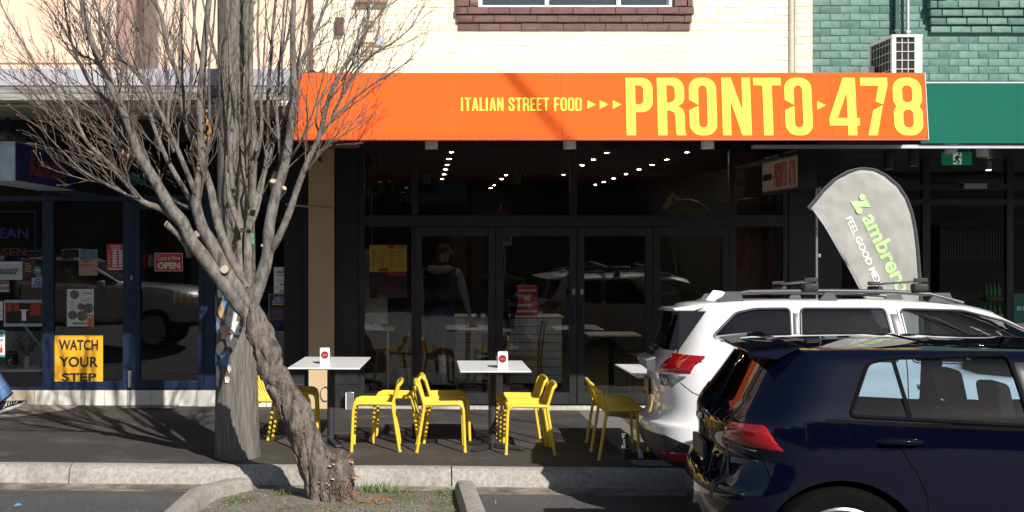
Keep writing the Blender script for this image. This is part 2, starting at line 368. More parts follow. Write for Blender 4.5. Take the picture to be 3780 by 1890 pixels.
MB().tube([(7.4, -6.3, -.1), (7.4, -6.3, 3.5)], .03, 10).build('post', m_steel, t, smooth=True); MB().prism([(7.4, 2.72), (7.78, 3.1), (7.4, 3.48), (7.02, 3.1)], 'y', -6.265, -6.26).build('plate', m_yellowprint, t); MB().prism([(7.28, 2.98), (7.36, 2.98), (7.4, 3.2), (7.44, 2.98), (7.52, 2.98), (7.44, 3.28), (7.36, 3.28)], 'y', -6.258, -6.255).build('symbol', m_ink, t)
# ================================================================== SHOP BUILDINGS
m_cream = M('cream_painted_brick', (.74, .665, .50), .7, var=.06, scale=14, bump=.35, bscale=45, rnd=.05, world=True, col2=(.78, .72, .58), c2scale=2, bdist=.006)
m_creamm = M('cream_mortar', (.71, .635, .475), .75, var=.1, scale=20, bump=.3, world=True)
m_greenb = M('green_painted_brick', (.085, .178, .145), .6, var=.2, scale=14, bump=.5, bscale=40, rnd=.09, world=True, bdist=.008)
m_greenm = M('green_mortar', (.078, .165, .134), .7, var=.1, scale=20, bump=.3, world=True)
m_brown = M('brown_painted_brick', (.12, .055, .045), .55, var=.16, scale=12, bump=.4, bscale=40, rnd=.1, world=True)
m_peach = M('peach_render', (.74, .545, .415), .75, var=.06, scale=3, bump=.25, bscale=30, col2=(.68, .49, .37), c2scale=1.3, world=True)
m_mauve = M('mauve_render', (.33, .20, .17), .75, var=.08, scale=4, bump=.2, world=True)
m_tan = M('tan_painted_render', (.56, .41, .25), .6, var=.06, scale=4, bump=.15, bscale=30, world=True)
m_zinc = M('zinc_sheet', (.50, .52, .58), .45, .3, var=.12, scale=5)
m_soffit = M('soffit_paint', (.16, .05, .04), .55, var=.12, scale=4)
m_orange = M('orange_sign_vinyl', (.80, .128, .020), .8, var=.04, scale=2.5, spec=.12, stretch=(1, 1, .25), col2=(.75, .115, .022), c2scale=3, c2lo=.5, c2hi=.75, world=True)
m_yel = M('yellow_sign_vinyl', (.90, .78, .11), .8, var=.02, spec=.12)
m_greensign = M('green_sign_vinyl', (.006, .125, .088), .7, var=.03, spec=.15)
m_concrete = M('threshold_concrete', (.46, .43, .39), .85, var=.25, scale=16, bump=.4)
m_joint = M('dark_joint', (.02, .02, .02), .9)
m_frame = M('black_aluminium', (.016, .017, .020), .38, var=.2, scale=4, col2=(.024, .024, .027), c2scale=6)
m_blue = M('blue_painted_frame', (.009, .022, .062), .4, var=.12, scale=6)

ZB = -.35
def brick_mesh(L, H, D, seed):
    rb = random.Random(seed); mb = MB(); j = lambda: rb.uniform(-.0025, .0025); b = .006
    # a chipped block: front face inset, edges eased
    pts = []
    for y, ins in ((0, b), (b * .8, 0), (D, 0)):
        for sx, sz in ((0, 0), (1, 0), (1, 1), (0, 1)):
            pts.append((sx * L + (ins if sx == 0 else -ins) + j(), y + (j() * .6 if y == 0 else 0), sz * H + (ins if sz == 0 else -ins) + j()))
    fs = [(0, 1, 2, 3)]
    for r in (0, 4):
        for i in range(4): fs.append((r + i, r + (i + 1) % 4, r + 4 + (i + 1) % 4, r + 4 + i))
    mb.add(pts, fs); me = mb.mesh('brick'); smooth_mesh(me, 35); return me
def brick_wall(wall, x0, x1, z0, z1, Y, mat, L=.235, H=.0895, J=.009, holes=(), seed=1, proud=.006, shift=0, D=.05):
    """individual painted bricks as children of wall"""
    cache = {}; rb = random.Random(seed); n = 0; row = 0; z = z0; off = parent_loc(wall)
    while z < z1 - .02:
        x = x0 - (L * (.5 if row % 2 else 0)) - shift
        while x < x1 - .01:
            a = max(x, x0); b = min(x + L - J, x1)
            segs = [(a, b)]
            for hx0, hx1, hz0, hz1 in holes:
                if z + H > hz0 and z < hz1:
                    ns = []
                    for s, e in segs:
                        if e <= hx0 or s >= hx1: ns.append((s, e))
                        else:
                            if s < hx0 - .02: ns.append((s, hx0))
                            if e > hx1 + .02: ns.append((hx1, e))
                    segs = ns
            for s, e in segs:
                if e - s < .03: continue
                key = (round(e - s, 2), rb.randrange(3))
                if key not in cache:
                    cache[key] = brick_mesh(key[0], H - J, D, hash(key) % 997); cache[key].materials.append(mat)
                o = bpy.data.objects.new('brick', cache[key]); COL.objects.link(o); o.parent = wall
                o.location = Vector((s, Y - proud + rb.uniform(-.002, .002), z)) - off; o.rotation_euler = (rb.uniform(-.012, .012), 0, rb.uniform(-.006, .006)); n += 1
            x += L
        z += H; row += 1
    return n
xw = lambda px: X(px, YS)
zw = lambda py: Z(py, YS)

# ---- cream brick shop ---------------------------------------------------------------
cb = thing('shop_building', 'cream painted brick upper storey above the orange awning', 'building', (1.5, YS, 0))
CX0, CX1 = xw(1143), xw(2992)
WX0, WX1, WZ = xw(1765), xw(2484), zw(38)
SX0, SX1, SZ = xw(1690), xw(2548), zw(113)
wl = MB().box(CX0, YS + .0015, 3.2, WX0, YS + .3, 7).box(WX1, YS + .0015, 3.2, CX1, YS + .3, 7).box(WX0, YS + .0015, 3.2, WX1, YS + .3, WZ).box(WX0, YS + .0015, 6.2, WX1, YS + .3, 7).build('wall', m_creamm, cb)
PX0, PX1 = xw(2912), xw(2992)
brick_wall(wl, CX0, PX0, 3.85, 4.95, YS, m_cream, holes=[(SX0, SX1, SZ, 9), (xw(1331), xw(1385), zw(120), zw(74)), (xw(1329), xw(1381), zw(222), zw(153))], seed=5, proud=.0035)
# brown corbelled sill and window
sill = MB().box(SX0 + .01, YS - .012, SZ + .01, SX1 - .01, YS + .05, SZ + .13).box(SX0 + .01, YS - .012, SZ + .13, WX0 - .002, YS + .05, 6.2).box(WX1 + .002, YS - .012, SZ + .13, SX1 - .01, YS + .05, 6.2).build('window_surround', m_brown, cb)
for r_, (pr, zz) in enumerate([(.030, SZ), (.055, SZ + .092), (.082, SZ + .184)]):
    brick_wall(sill, SX0 - .012 * r_, SX1 + .012 * r_, zz, zz + .085, YS - pr + .012, m_brown, L=.25, H=.088, J=.0045, seed=30 + r_, shift=.06 * r_, D=.09)
for side in ((SX0 - .02, WX0 - .004), (WX1 + .004, SX1 + .02)):
    brick_wall(sill, side[0], side[1], SZ + .276, 5.2, YS - .055, m_brown, L=.16, seed=44, D=.09)
win = MB()
zt = 6.2
for a, b_, c, d in ((WX0, WX0 + .05, WZ, zt), (WX1 - .05, WX1, WZ, zt), (WX0, WX1, WZ - .012, WZ + .035), (WX0 + .75, WX0 + .79, WZ, zt), (WX0 + 1.62, WX0 + 1.66, WZ, zt)):
    pass
wf = bx('window_frame', WX0, YS - .02, WZ - .02, WX1, YS + .04, WZ + .03, m_zinc, cb, bevel=.004)
for a in (WX0, WX0 + .79, WX0 + 1.64, WX1 - .05): bx('frame_bar', a, YS - .012, WZ + .031, a + .05, YS + .035, zt, m_white, wf)
bx('frame_bar', WX0 + .051, YS - .006, WZ + .032, WX1 - .051, YS + .02, WZ + .06, m_white, wf)
bx('pane', WX0 + .05, YS + .022, WZ + .03, WX1 - .05, YS + .028, zt, m_glass, wf)
bx('blind', WX0 + .05, YS + .12, WZ + .03, WX1 - .05, YS + .13, zt, M('pale_blind', (.5, .52, .55), .7), wf)
# rounded pilaster at the party wall
pl = MB(); pp = [(PX0, YS + .02), (PX0, YS - .03), (PX0 + .015, YS - .05)] + [(PX0 + .02 + .03 * math.sin(a), YS - .05 - .03 * (1 - math.cos(a))) for a in (.4, .9, 1.4)] + [(PX1 - .012, YS - .08), (PX1, YS - .07), (PX1, YS + .02)]
pl.prism(pp, 'z', 3.2, 7); pl.build('pilaster', m_creamm, cb, bevel=.004)
brick_wall(bpy.data.objects[cb.children[-1].name], PX0 + .06, PX1 - .004, 3.85, 4.95, YS - .08, m_cream, L=.2, seed=71, proud=.004, D=.04)
# vents, pipes and boxes on the wall
m_terra = M('terracotta_vent', (.33, .20, .12), .8, var=.15, scale=20)
def vent(px0, py0, px1, py1, label):
    x0, x1, z0, z1 = xw(px0), xw(px1), zw(py1), zw(py0); t = thing('air_vent', label, 'vent', ((x0 + x1) / 2, YS, z0))
    bx('recess', x0, YS + .01, z0, x1, YS + .03, z1, m_joint, t)
    fr = MB().box(x0, YS - .012, z0, x1, YS + .008, z0 + .012).box(x0, YS - .012, z1 - .012, x1, YS + .008, z1).box(x0, YS - .012, z0 + .012, x0 + .012, YS + .008, z1 - .012).box(x1 - .012, YS - .012, z0 + .012, x1, YS + .008, z1 - .012).build('frame', m_terra, t)
    for i in range(1, 4):
        xx = x0 + (x1 - x0) * i / 4; bx('bar', xx - .006, YS - .01, z0 + .013, xx + .006, YS + .006, z1 - .013, m_terra, t)
    zz = (z0 + z1) / 2; bx('bar', x0 + .013, YS - .008, zz - .006, x1 - .013, YS + .004, zz + .006, m_terra, t)
vent(1331, 76, 1383, 117, 'terracotta lattice air vent on cream wall, topmost of three')
vent(1331, 155, 1379, 187, 'terracotta lattice air vent on cream wall, middle of three')
vent(1329, 190, 1379, 221, 'terracotta lattice air vent on cream wall, lowest of three')
t = thing('wall_box', 'small brown metal bell box on cream brick wall', 'box', (xw(1254), YS, zw(133)))
bx('cover', xw(1239), YS - .07, zw(131), xw(1270), YS - .008, zw(67), m_brown, t, bevel=.012); bx('base_plate', xw(1243), YS - .007, zw(127), xw(1266), YS + .002, zw(71), m_mauve, t)
t = thing('junction_box', 'pale flat junction box beside terracotta vents on cream wall', 'box', (xw(1400), YS, zw(172)))
bx('cover', xw(1389), YS - .035, zw(170), xw(1414), YS - .007, zw(132), m_zinc, t, bevel=.004); bx('conduit', xw(1400), YS - .025, zw(131), xw(1405), YS - .008, zw(90), m_white, t)
t = thing('bracket_shelf', 'brown bracket shelf of old cable fittings high on cream wall', 'bracket', (xw(1370), YS, zw(20)))
bx('shelf', xw(1312), YS - .10, zw(14), xw(1432), YS - .008, zw(4), m_terra, t, bevel=.004)
for px in (1325, 1350, 1378, 1405): bx('insulator', xw(px), YS - .085, zw(3), xw(px + 14), YS - .04, zw(-14), m_paper, t, bevel=.008)
bx('brace', xw(1316), YS - .04, zw(58), xw(1322), YS - .008, zw(15), m_tan, t)
pts = [P(1386, 0, YS - .05), P(1360, 30, YS - .05), P(1340, 62, YS - .05), P(1330, 100, YS - .05), P(1328, 265, YS - .05)]
tag(MB().tube(pts, .014, 8).build('conduit_pipe', m_white, None, smooth=True), 'white bent conduit running down past terracotta vents', 'pipe')
t = thing('downpipe', 'thin brown downpipe on cream wall above the orange sign', 'pipe', (xw(1151), YS, 3.6))
MB().tube([(xw(1151), YS - .04, 7), (xw(1151), YS - .04, 3.55)], .022, 10).build('pipe', m_brown, t, smooth=True)
for z in (4.1, 4.62): bx('clip', xw(1151) - .035, YS - .068, z, xw(1151) + .035, YS + .002, z + .025, m_brown, t)

# ---- peach rendered shop -------------------------------------------------------------
pb = thing('shop_building', 'peach rendered upper storey with a mauve pilaster above the grey awning', 'building', (-4, YS, 0))
bx('wall', -16, YS + .03, 3.2, CX0 - .004, YS + .3, 9.4, m_peach, pb)
bx('pilaster', xw(443), YS - .09, 3.2, xw(530), YS + .028, 7, m_mauve, pb, bevel=.01)
bx('pilaster', -9.4, YS - .09, 3.2, -9.1, YS + .028, 7, m_mauve, pb, bevel=.01)
bx('string_course', -15.9, YS + .005, zw(232), xw(441), YS + .026, zw(222), m_peach, pb, bevel=.006)
bx('side_return', CX0 - .3, YS - .02, ZB, CX0 - .004, YS + .028, 3.2, m_dark, pb)

# ---- green painted brick shop --------------------------------------------------------
gb = thing('shop_building', 'green painted brick upper storey above the green awning', 'building', (7, YS, 0))
GX0 = CX1 + .004
gw = bx('wall', GX0, YS + .021, 3.2, 18, YS + .3, 7, m_greenm, gb)
GSX, GSZ = xw(3432), zw(122)
brick_wall(gw, GX0, 7.75, 3.7, 4.95, YS + .018, m_greenb, seed=9, proud=.005, J=.0065, holes=[(GSX + .02, 9, GSZ + .01, 9)])
sg = bx('window_surround', GSX + .02, YS - .01, GSZ + .01, 9.2, YS + .02, 5.4, m_greenb, gb)
for r_ in range(4):
    brick_wall(sg, GSX - .015 * r_, 7.75, GSZ + .093 * r_, GSZ + .093 * r_ + .085, YS - .03 - .03 * r_, m_greenb, L=.24, H=.088, seed=60 + r_, shift=.05 * r_, D=.12)
for r_ in range(4, 6):
    brick_wall(sg, GSX - .03, GSX + .17, GSZ + .093 * r_, GSZ + .093 * r_ + .085, YS - .10, m_greenb, L=.2, H=.088, seed=64 + r_, D=.12)
bx('window', GSX + .3, YS - .04, GSZ + .373, 9.1, YS + .02, 5.4, m_greenb, gb, bevel=.004)
t = thing('downpipe', 'dark green square downpipe on green brick wall', 'pipe', (xw(3303), YS, 3.6))
bx('pipe', xw(3296), YS - .07, 3.5, xw(3312), YS - .012, 7, M('dark_green_paint', (.012, .06, .045), .4), t, bevel=.006)
bx('strap', xw(3294), YS - .075, 4.45, xw(3314), YS + .01, 4.475, m_greenm, t)
t = thing('conduit', 'pale grey conduit running up green wall above the air conditioner', 'pipe', (xw(3343), YS - .2, 4.1))
MB().tube([(xw(3343), YS - .06, 7), (xw(3343), YS - .06, zw(128)), (xw(3343) + .01, YS - .1, zw(140))], .02, 10).build('pipe', m_zinc, t, smooth=True)
bx('saddle', xw(3335), YS - .085, zw(125), xw(3352), YS + .008, zw(118), m_zinc, t)

# ---- air conditioner on the awning roof
AY0, AY1 = 12.75, 13.42; ax0, ax1 = X(3293, AY0), X(3405, AY0); az0, az1 = 3.52, Z(127, AY0)
t = thing('air_conditioner', 'white outdoor air conditioner unit with black wire grilles on the awning roof', 'air conditioner', ((ax0 + ax1) / 2, AY0, az0))
m_acw = M('ac_enamel', (.66, .66, .63), .45, var=.06)
bx('cabinet', ax0 + .022, AY0 + .02, az0 + .04, ax1 - .012, AY1 - .02, az1 - .02, m_joint, t)
bx('lid', ax0 - .006, AY0 - .006, az1 - .03, ax1 + .006, AY1 + .006, az1, m_acw, t, bevel=.006)
for a, b_, c, d in ((ax0, ax0 + .045, AY0, AY0 + .045), (ax1 - .085, ax1, AY0, AY0 + .045), (ax0, ax0 + .03, AY1 - .045, AY1), (ax1 - .05, ax1, AY1 - .045, AY1)):
    bx('corner_post', a, c, az0 + .04, b_, d, az1 - .031, m_acw, t, bevel=.003)
for i in range(6):
    z = az0 + .12 + i * .095; bx('grille_wire', ax0 + .046, AY0 + .006, z, ax1 - .086, AY0 + .012, z + .007, m_acw, t); bx('grille_wire', ax0 + .004, AY0 + .046, z, ax0 + .010, AY1 - .046, z + .006, m_steel, t)
for i in range(1, 3):
    xx = ax0 + .045 + (ax1 - ax0 - .13) * i / 3; bx('grille_wire', xx, AY0 + .013, az0 + .05, xx + .007, AY0 + .018, az1 - .031, m_acw, t)
for i in range(1, 7):
    yy = AY0 + .045 + (AY1 - AY0 - .09) * i / 7; bx('grille_wire', ax0 + .011, yy, az0 + .05, ax0 + .016, yy + .006, az1 - .031, m_steel, t)
bx('cable_box', ax0 - .075, AY1 - .2, az0 + .2, ax0 - .003, AY1 - .07, az0 + .42, m_acw, t, bevel=.006)
for y in (AY0 + .1, AY1 - .1): bx('foot', ax0 - .02, y - .03, az0 - .01, ax1 + .02, y + .03, az0 + .038, m_steel, t)
MB().tube([(ax1 + .02, AY0 + .3, az0 + .25), (ax1 + .06, AY0 + .4, az0 + .15), (ax1 + .09, AY0 + .5, az0 - .02)], .01, 6).build('hose', m_steel, t, smooth=True)

# ---- overhead service cable crossing above the frame; its shadow falls on the orange sign
mid = Vector((X(1985, YF), YF, 3.2)) - SUN_TRAVEL * 13; dcb = Vector((.896, -1, .176))
sA = -(YS - .02 - mid.y); pA = mid + dcb * sA; pB = mid + dcb * 24
t = thing('service_cable', 'thick black overhead service cable running from the shop wall across the street', 'cable', pA)
MB().tube([pA.lerp(pB, i / 12) for i in range(13)], .03, 8).build('cable', m_joint, t, smooth=True)
bx('wall_hook', pA.x - .05, YS - .08, pA.z - .05, pA.x + .05, YS + .028, pA.z + .05, m_brown, t)
t = thing('far_power_pole', 'timber power pole across the street carrying the overhead cable', 'pole', (pB.x, pB.y, 0))
MB().tube([(pB.x, pB.y, -.2), (pB.x, pB.y, pB.z + .6)], [.17, .13], 14).build('shaft', m_opp, t, smooth=True); bx('crossarm', pB.x - .9, pB.y - .06, pB.z + .2, pB.x + .9, pB.y + .06, pB.z + .32, m_opp, t)
# ================================================================== CONDENSED SIGN LETTERS (outlines drawn here)
def arc(cx, cy, rx, ry, a0, a1, n=7): return [(cx + rx * math.cos(R(a0 + (a1 - a0) * i / n)), cy + ry * math.sin(R(a0 + (a1 - a0) * i / n))) for i in range(n + 1)]
def glyph(c, w, t, h=.145, r=None):
    """loops for a condensed capital of height 1, width w, stem t, bar h"""
    r = r or w * .42; ri = max(r - t * .75, .03); q = w - t
    ring = lambda x0, y0, x1, y1, rr: arc(x1 - rr, y0 + rr, rr, rr, -90, 0) + arc(x1 - rr, y1 - rr, rr, rr, 0, 90) + arc(x0 + rr, y1 - rr, rr, rr, 90, 180) + arc(x0 + rr, y0 + rr, rr, rr, 180, 270)
    if c == 'I': return [[(0, 0), (t, 0), (t, 1), (0, 1)]]
    if c == 'L': return [[(0, 0), (w, 0), (w, h), (t, h), (t, 1), (0, 1)]]
    if c == 'T': m = w / 2; return [[(m - t / 2, 0), (m + t / 2, 0), (m + t / 2, 1 - h), (w, 1 - h), (w, 1), (0, 1), (0, 1 - h), (m - t / 2, 1 - h)]]
    if c == 'E': return [[(0, 0), (w, 0), (w, h), (t, h), (t, .5 - h / 2), (w * .86, .5 - h / 2), (w * .86, .5 + h / 2), (t, .5 + h / 2), (t, 1 - h), (w, 1 - h), (w, 1), (0, 1)]]
    if c == 'F': return [[(0, 0), (t, 0), (t, .5 - h / 2), (w * .86, .5 - h / 2), (w * .86, .5 + h / 2), (t, .5 + h / 2), (t, 1 - h), (w, 1 - h), (w, 1), (0, 1)]]
    if c == 'N': return [[(0, 0), (t * .9, 0), (t * .9, .60), (q, 0), (w, 0), (w, 1), (w - t * .9, 1), (w - t * .9, .42), (t, 1), (0, 1)]]
    if c == 'A': return [[(0, 0), (t, 0), (t + .03, .2), (q - .03, .2), (q, 0), (w, 0), (w / 2 + t * .62, 1), (w / 2 - t * .62, 1)], [(t + .05, .33), (q - .05, .33), (w / 2, .80)]]
    if c == 'D': return [[(0, 0)] + arc(w - r, r, r, r, -90, 0) + arc(w - r, 1 - r, r, r, 0, 90) + [(0, 1)], [(t, h)] + arc(q - ri, h + ri, ri, ri, -90, 0) + arc(q - ri, 1 - h - ri, ri, ri, 0, 90) + [(t, 1 - h)]]
    if c == 'O': return [ring(0, 0, w, 1, r), ring(t, h, q, 1 - h, ri)]
    if c == 'o':       # ring with an arrow notch through its left stem
        return [arc(w - r, r, r, r, -90, 0) + arc(w - r, 1 - r, r, r, 0, 90) + arc(r, 1 - r, r, r, 90, 180) + [(0, .615), (t * .92, .53), (t, .53)] + arc(t + ri, 1 - h - ri, ri, ri, 180, 90) + arc(q - ri, 1 - h - ri, ri, ri, 90, 0) + arc(q - ri, h + ri, ri, ri, 0, -90) + arc(t + ri, h + ri, ri, ri, 270, 180) + [(t, .51), (0, .435)] + arc(r, r, r, r, 180, 270)]
    if c == 'P': return [[(0, 0), (t, 0), (t, .40)] + arc(w - r, .40 + r, r, r, -90, 0) + arc(w - r, 1 - r, r, r, 0, 90) + [(0, 1)], [(t, .40 + h)] + arc(q - ri, .40 + h + ri, ri, ri, -90, 0, 4) + arc(q - ri, 1 - h - ri, ri, ri, 0, 90, 4) + [(t, 1 - h)]]
    if c == 'R':
        rr = w * .3
        return [[(0, 0), (t, 0), (t, .43), (q - .10, .43), (q - .02, .40), (q, .34), (q + .004, .08), (q + .02, 0), (w + .02, 0), (w, .07), (w - .003, .36), (w - .03, .45), (w - .11, .505), (w - .03, .56), (w, .63)] + arc(w - r, 1 - r, r, r, 0, 90) + [(0, 1)],
                [(t, .43 + h), (q - .08, .43 + h), (q - .02, .43 + h + .035), (q, .43 + h + .09)] + arc(q - ri, 1 - h - ri, ri, ri, 0, 90, 4) + [(t, 1 - h)]]
    if c == 'S':
        return [[(w, .66), (w, 1 - r)] [1:] and arc(w - r, 1 - r, r, r, 0, 90) + arc(r, 1 - r, r, r, 90, 180) + [(0, .72), (.04, .62), (q - .02, .36), (q, .30)] + arc(q - ri, h + ri, ri, ri, 0, -90) + arc(t + ri, h + ri, ri, ri, 270, 180) + [(t, .33), (0, .33)] + arc(r, r, r, r, 180, 270) + arc(w - r, r, r, r, -90, 0) + [(w, .32), (w - .04, .42), (t + .02, .66), (t, .72)] + arc(t + ri, 1 - h - ri, ri, ri, 180, 90) + arc(q - ri, 1 - h - ri, ri, ri, 90, 0) + [(q, .68), (w, .68)]]
    if c == '4': return [[(w * .60, 0), (w * .90, 0), (w * .90, .17), (w, .17), (w, .30), (w * .90, .30), (w * .90, 1), (w * .50, 1), (0, .30), (0, .17), (w * .60, .17)], [(w * .27, .30), (w * .60, .30), (w * .60, .74)]]
    if c == '7': return [[(w * .20, 0), (w * .54, 0), (w * .80, .53), (w * .45, .435), (w * .42, .435)]] and [[(w * .21, 0), (w * .55, 0), (w * .79, .525), (w * .43, .435)], [(w * .81, .535), (w, .87), (w, 1), (0, 1), (0, .86), (w * .66, .86), (w * .53, .585)]]
    if c == '8': return [arc(w - r, r, r, r, -90, 0) + [(w, .42), (w - .05, .505), (w, .59)] + arc(w - r, 1 - r, r, r, 0, 90) + arc(r, 1 - r, r, r, 90, 180) + [(0, .59), (.05, .505), (0, .42)] + arc(r, r, r, r, 180, 270), ring(t, h, q, .445, ri * .9), ring(t, .57, q, 1 - h, ri * .9)]
    if c == '>': return [[(0, 0), (w, .5), (0, 1)]]
    return []
# ================================================================== ORANGE AWNING
FB, FT = 10.82, 10.90                     # the sign board leans out slightly at its foot
fz0, fz1 = Z(516, FB), Z(269, FT)
fx0, fx1 = X(1080, FB), X(3425, FB)
lean = (FT - FB) / (fz1 - fz0)
aw = thing('awning', 'long orange shop awning with big yellow lettering over the cafe', 'awning', ((fx0 + fx1) / 2, 12, 2.9))
def FM(y_off=0):   # local x = world x, local y = height up the board from its foot
    n = Vector((0, lean, 1)).normalized()
    return Matrix(((1, 0, 0, 0), (0, n.y, -n.z, FB + y_off), (0, n.z, n.y, fz0), (0, 0, 0, 1)))
def fpx(px): return X(px, FB + .08)
def fpy(py):
    t_ = (516 - py) / (516 - 269); return (fz1 - fz0) * t_ * math.sqrt(1 + lean * lean)
BH = fpy(269)
sp = [1080, 2076, 3076, 3425]
for a, b_ in zip(sp[:-1], sp[1:]):
    x0, x1 = X(a, FB) + (.0012 if a != 1080 else 0), X(b_, FB) - (.0012 if b_ != 3425 else 0)
    me = loops_mesh('sign_panel', [[(x0, 0), (x1, 0), (x1, BH), (x0 + (.05 if a == 1080 else 0), BH)]], .02)
    put_flat('sign_panel', me, m_orange, aw, FM(.012))
put_flat('edge_trim', loops_mesh('edge_trim', [[(fx0, -.006), (fx1 + .004, -.006), (fx1 + .004, .006), (fx0, .006)]], .03), M('red_trim', (.55, .03, .02), .4), aw, FM(.008))
put_flat('edge_trim', loops_mesh('edge_trim', [[(fx1 + .004, 0), (fx1 + .009, 0), (fx1 + .009, BH), (fx1 + .004, BH)]], .03), m_white, aw, FM(.01))
def word(chars, y0, y1, t, hb, parent, mat, name='letter', off=-.002):
    for c, a, b_ in chars:
        Hh = fpy(y0) - fpy(y1); ww = fpx(b_) - fpx(a)
        lo = glyph(c, ww / Hh, t, hb)
        lo = [[(fpx(a) + x * Hh, fpy(y1) + y * Hh) for x, y in l] for l in lo]
        put_flat(name, loops_mesh(name, lo, .003), mat, parent, FM(off))
word([('P', 2308, 2407), ('R', 2423, 2523), ('o', 2540, 2641), ('N', 2661, 2767), ('T', 2778, 2880), ('o', 2892, 2992), ('4', 3054, 3165), ('7', 3173, 3273), ('8', 3291, 3397)], 287, 500, .16, .135, aw, m_yel)
word([('>', 3011, 3043)], 373, 405, .1, .1, aw, m_yel, 'arrow_mark')
word([('>', 2165, 2197), ('>', 2211, 2243), ('>', 2259, 2291)], 370, 403, .1, .1, aw, m_yel, 'arrow_mark')
adv, s0, s1 = {'I': 10, 'T': 23, 'A': 25, 'L': 19, 'N': 24, 'S': 23, 'R': 24, 'E': 20, 'F': 20, 'O': 24, 'D': 24, ' ': 11}, 1701, 2145
txt = 'ITALIAN STREET FOOD'; tot = sum(adv[c] + 4 for c in txt) - 4; k = (s1 - s0) / tot; xx = s0
for c in txt:
    if c != ' ': word([(c, xx, xx + adv[c] * k)], 361, 410, .15, .125, aw, m_yel)
    xx += (adv[c] + 4) * k
scr = MB()
for px in (1150, 1440, 1770, 2055, 2098, 2408, 2683, 2960, 3055, 3098, 3355, 3408):
    for py in (281, 505):
        p = FM(-.001) @ Vector((fpx(px), fpy(py), 0)); scr.lathe([(.0, -.004), (.006, -.004), (.007, .0)], 8, p, 'y')
scr.build('screw_heads', M('screw_zinc', (.45, .2, .12), .4, .6), aw)['kind'] = 'stuff'
# deck and corrugated lining under it
def corr(x0, x1, y0, y1, z0, z1, pitch=.076, amp=.009, th=.004):
    mb = MB(); n = int((x1 - x0) / pitch * 8); pr = [(x0 + (x1 - x0) * i / n, amp * math.cos(2 * math.pi * i / 8)) for i in range(n + 1)]
    for x, d in pr: mb.v += [Vector((x, y0, z0 + d)), Vector((x, y1, z1 + d)), Vector((x, y0, z0 + d + th)), Vector((x, y1, z1 + d + th))]
    for i in range(n):
        a = i * 4; b = a + 4; mb.f += [[a, b, b + 1, a + 1], [a + 2, a + 3, b + 3, b + 2], [a, a + 2, b + 2, b], [a + 1, b + 1, b + 3, a + 3]]
    return mb
corr(fx0 + .05, fx1 - .02, FB + .10, YS - .01, fz0 + .05, 3.16).build('soffit_sheet', m_soffit, aw, smooth=True)
corr(fx0 + .05, fx1 - .02, FT + .03, YS - .01, fz1 - .08, fz1 + .03, .09).build('roof_sheet', m_zinc, aw, smooth=True)
bx('end_board', fx0, FB + .06, fz0 + .01, fx0 + .02, YS - .02, fz1 - .04, m_soffit, aw)
eb = MB().prism([(FB + .04, fz0), (YS - .3, 3.12), (YS - .3, fz1 - .06), (FT + .03, fz1 - .06)], 'x', fx1 - .018, fx1 - .002); eb.build('end_board', m_tan, aw)
bx('beam', fx0 + .03, FB + .2, fz0 + .09, fx1 - .03, FB + .3, fz0 + .22, m_soffit, aw)
for px in (1593, 2103, 2612):
    t = MB().lathe([(.058, -.085), (.06, -.08), (.06, .05)], 20, (X(px, FB + .22), FB + .22, fz0 + .02)).build('downlight', m_white, aw, smooth=True)
# torn corrugated end poking out over the sign's left end
corr(X(1108, FT), X(1192, FT), FT + .01, FT + .6, fz1 + .022, fz1 + .05, .1, .016).build('loose_roof_sheet', M('rusty_sheet', (.35, .30, .27), .7, var=.3, scale=14), aw, smooth=True)
bx('pipe_stub', X(1175, 12.6), 12.5, 2.96, X(1330, 12.6), 12.62, 3.05, m_soffit, aw, bevel=.03)

# ================================================================== GREY AWNING (left)
Y3 = 10.95; m_timber = M('weathered_timber', (.30, .29, .27), .85, var=.4, scale=5, stretch=(1, 1, 9), bump=.3, bscale=20, col2=(.16, .15, .13), c2scale=2)
ga = thing('awning', 'old grey awning with zinc flashing and weathered timber fascia beside the orange one', 'awning', (-4, 12, 3))
gx1 = X(1068, Y3); rl = random.Random(4); x = -12.
pal = [(.55, .56, .6), (.62, .63, .66), (.42, .44, .52), (.5, .5, .56)]
while x < gx1 - .05:
    wd = min(rl.uniform(.5, .8), gx1 - x); c = pal[rl.randrange(4)]
    bx('flashing_sheet', x, Y3 - .012, Z(316, Y3), x + wd - .004, Y3 + .01, Z(254, Y3) + rl.uniform(-.006, .006), M('zinc_%d' % pal.index(c), c, .5, .25, var=.14, scale=5), ga); x += wd
for a, b_ in ((318, 343), (345, 370)): bx('fascia_board', -12, Y3, Z(b_, Y3), gx1, Y3 + .035, Z(a, Y3), m_timber, ga, bevel=.004)
bx('roof_deck', -12, Y3 + .04, Z(275, Y3), gx1 - .02, YS, Z(268, Y3), m_zinc, ga)
bx('soffit', -12, Y3 + .5, Z(372, Y3) + .03, gx1 - .02, YS - .02, Z(372, Y3) + .05, M('old_white_lining', (.42, .40, .37), .7, var=.15, scale=3), ga)
bx('soffit_beam', -12, Y3 + .40, Z(392, Y3 + .45), gx1 - .03, Y3 + .49, Z(372, Y3) + .06, m_white, ga)
bx('soffit_beam', -12, 12.6, 3.05, gx1 - .03, 12.7, 3.27, m_dark, ga)
bx('red_pipe', -12, Y3 + .3, Z(385, Y3 + .3), gx1 - .1, Y3 + .33, Z(379, Y3 + .3), m_terra, ga)
bx('end_block', X(900, Y3), Y3 + .04, Z(372, Y3), X(940, Y3), Y3 + .1, Z(318, Y3), M('rust_timber', (.25, .10, .04), .8, var=.3), ga)

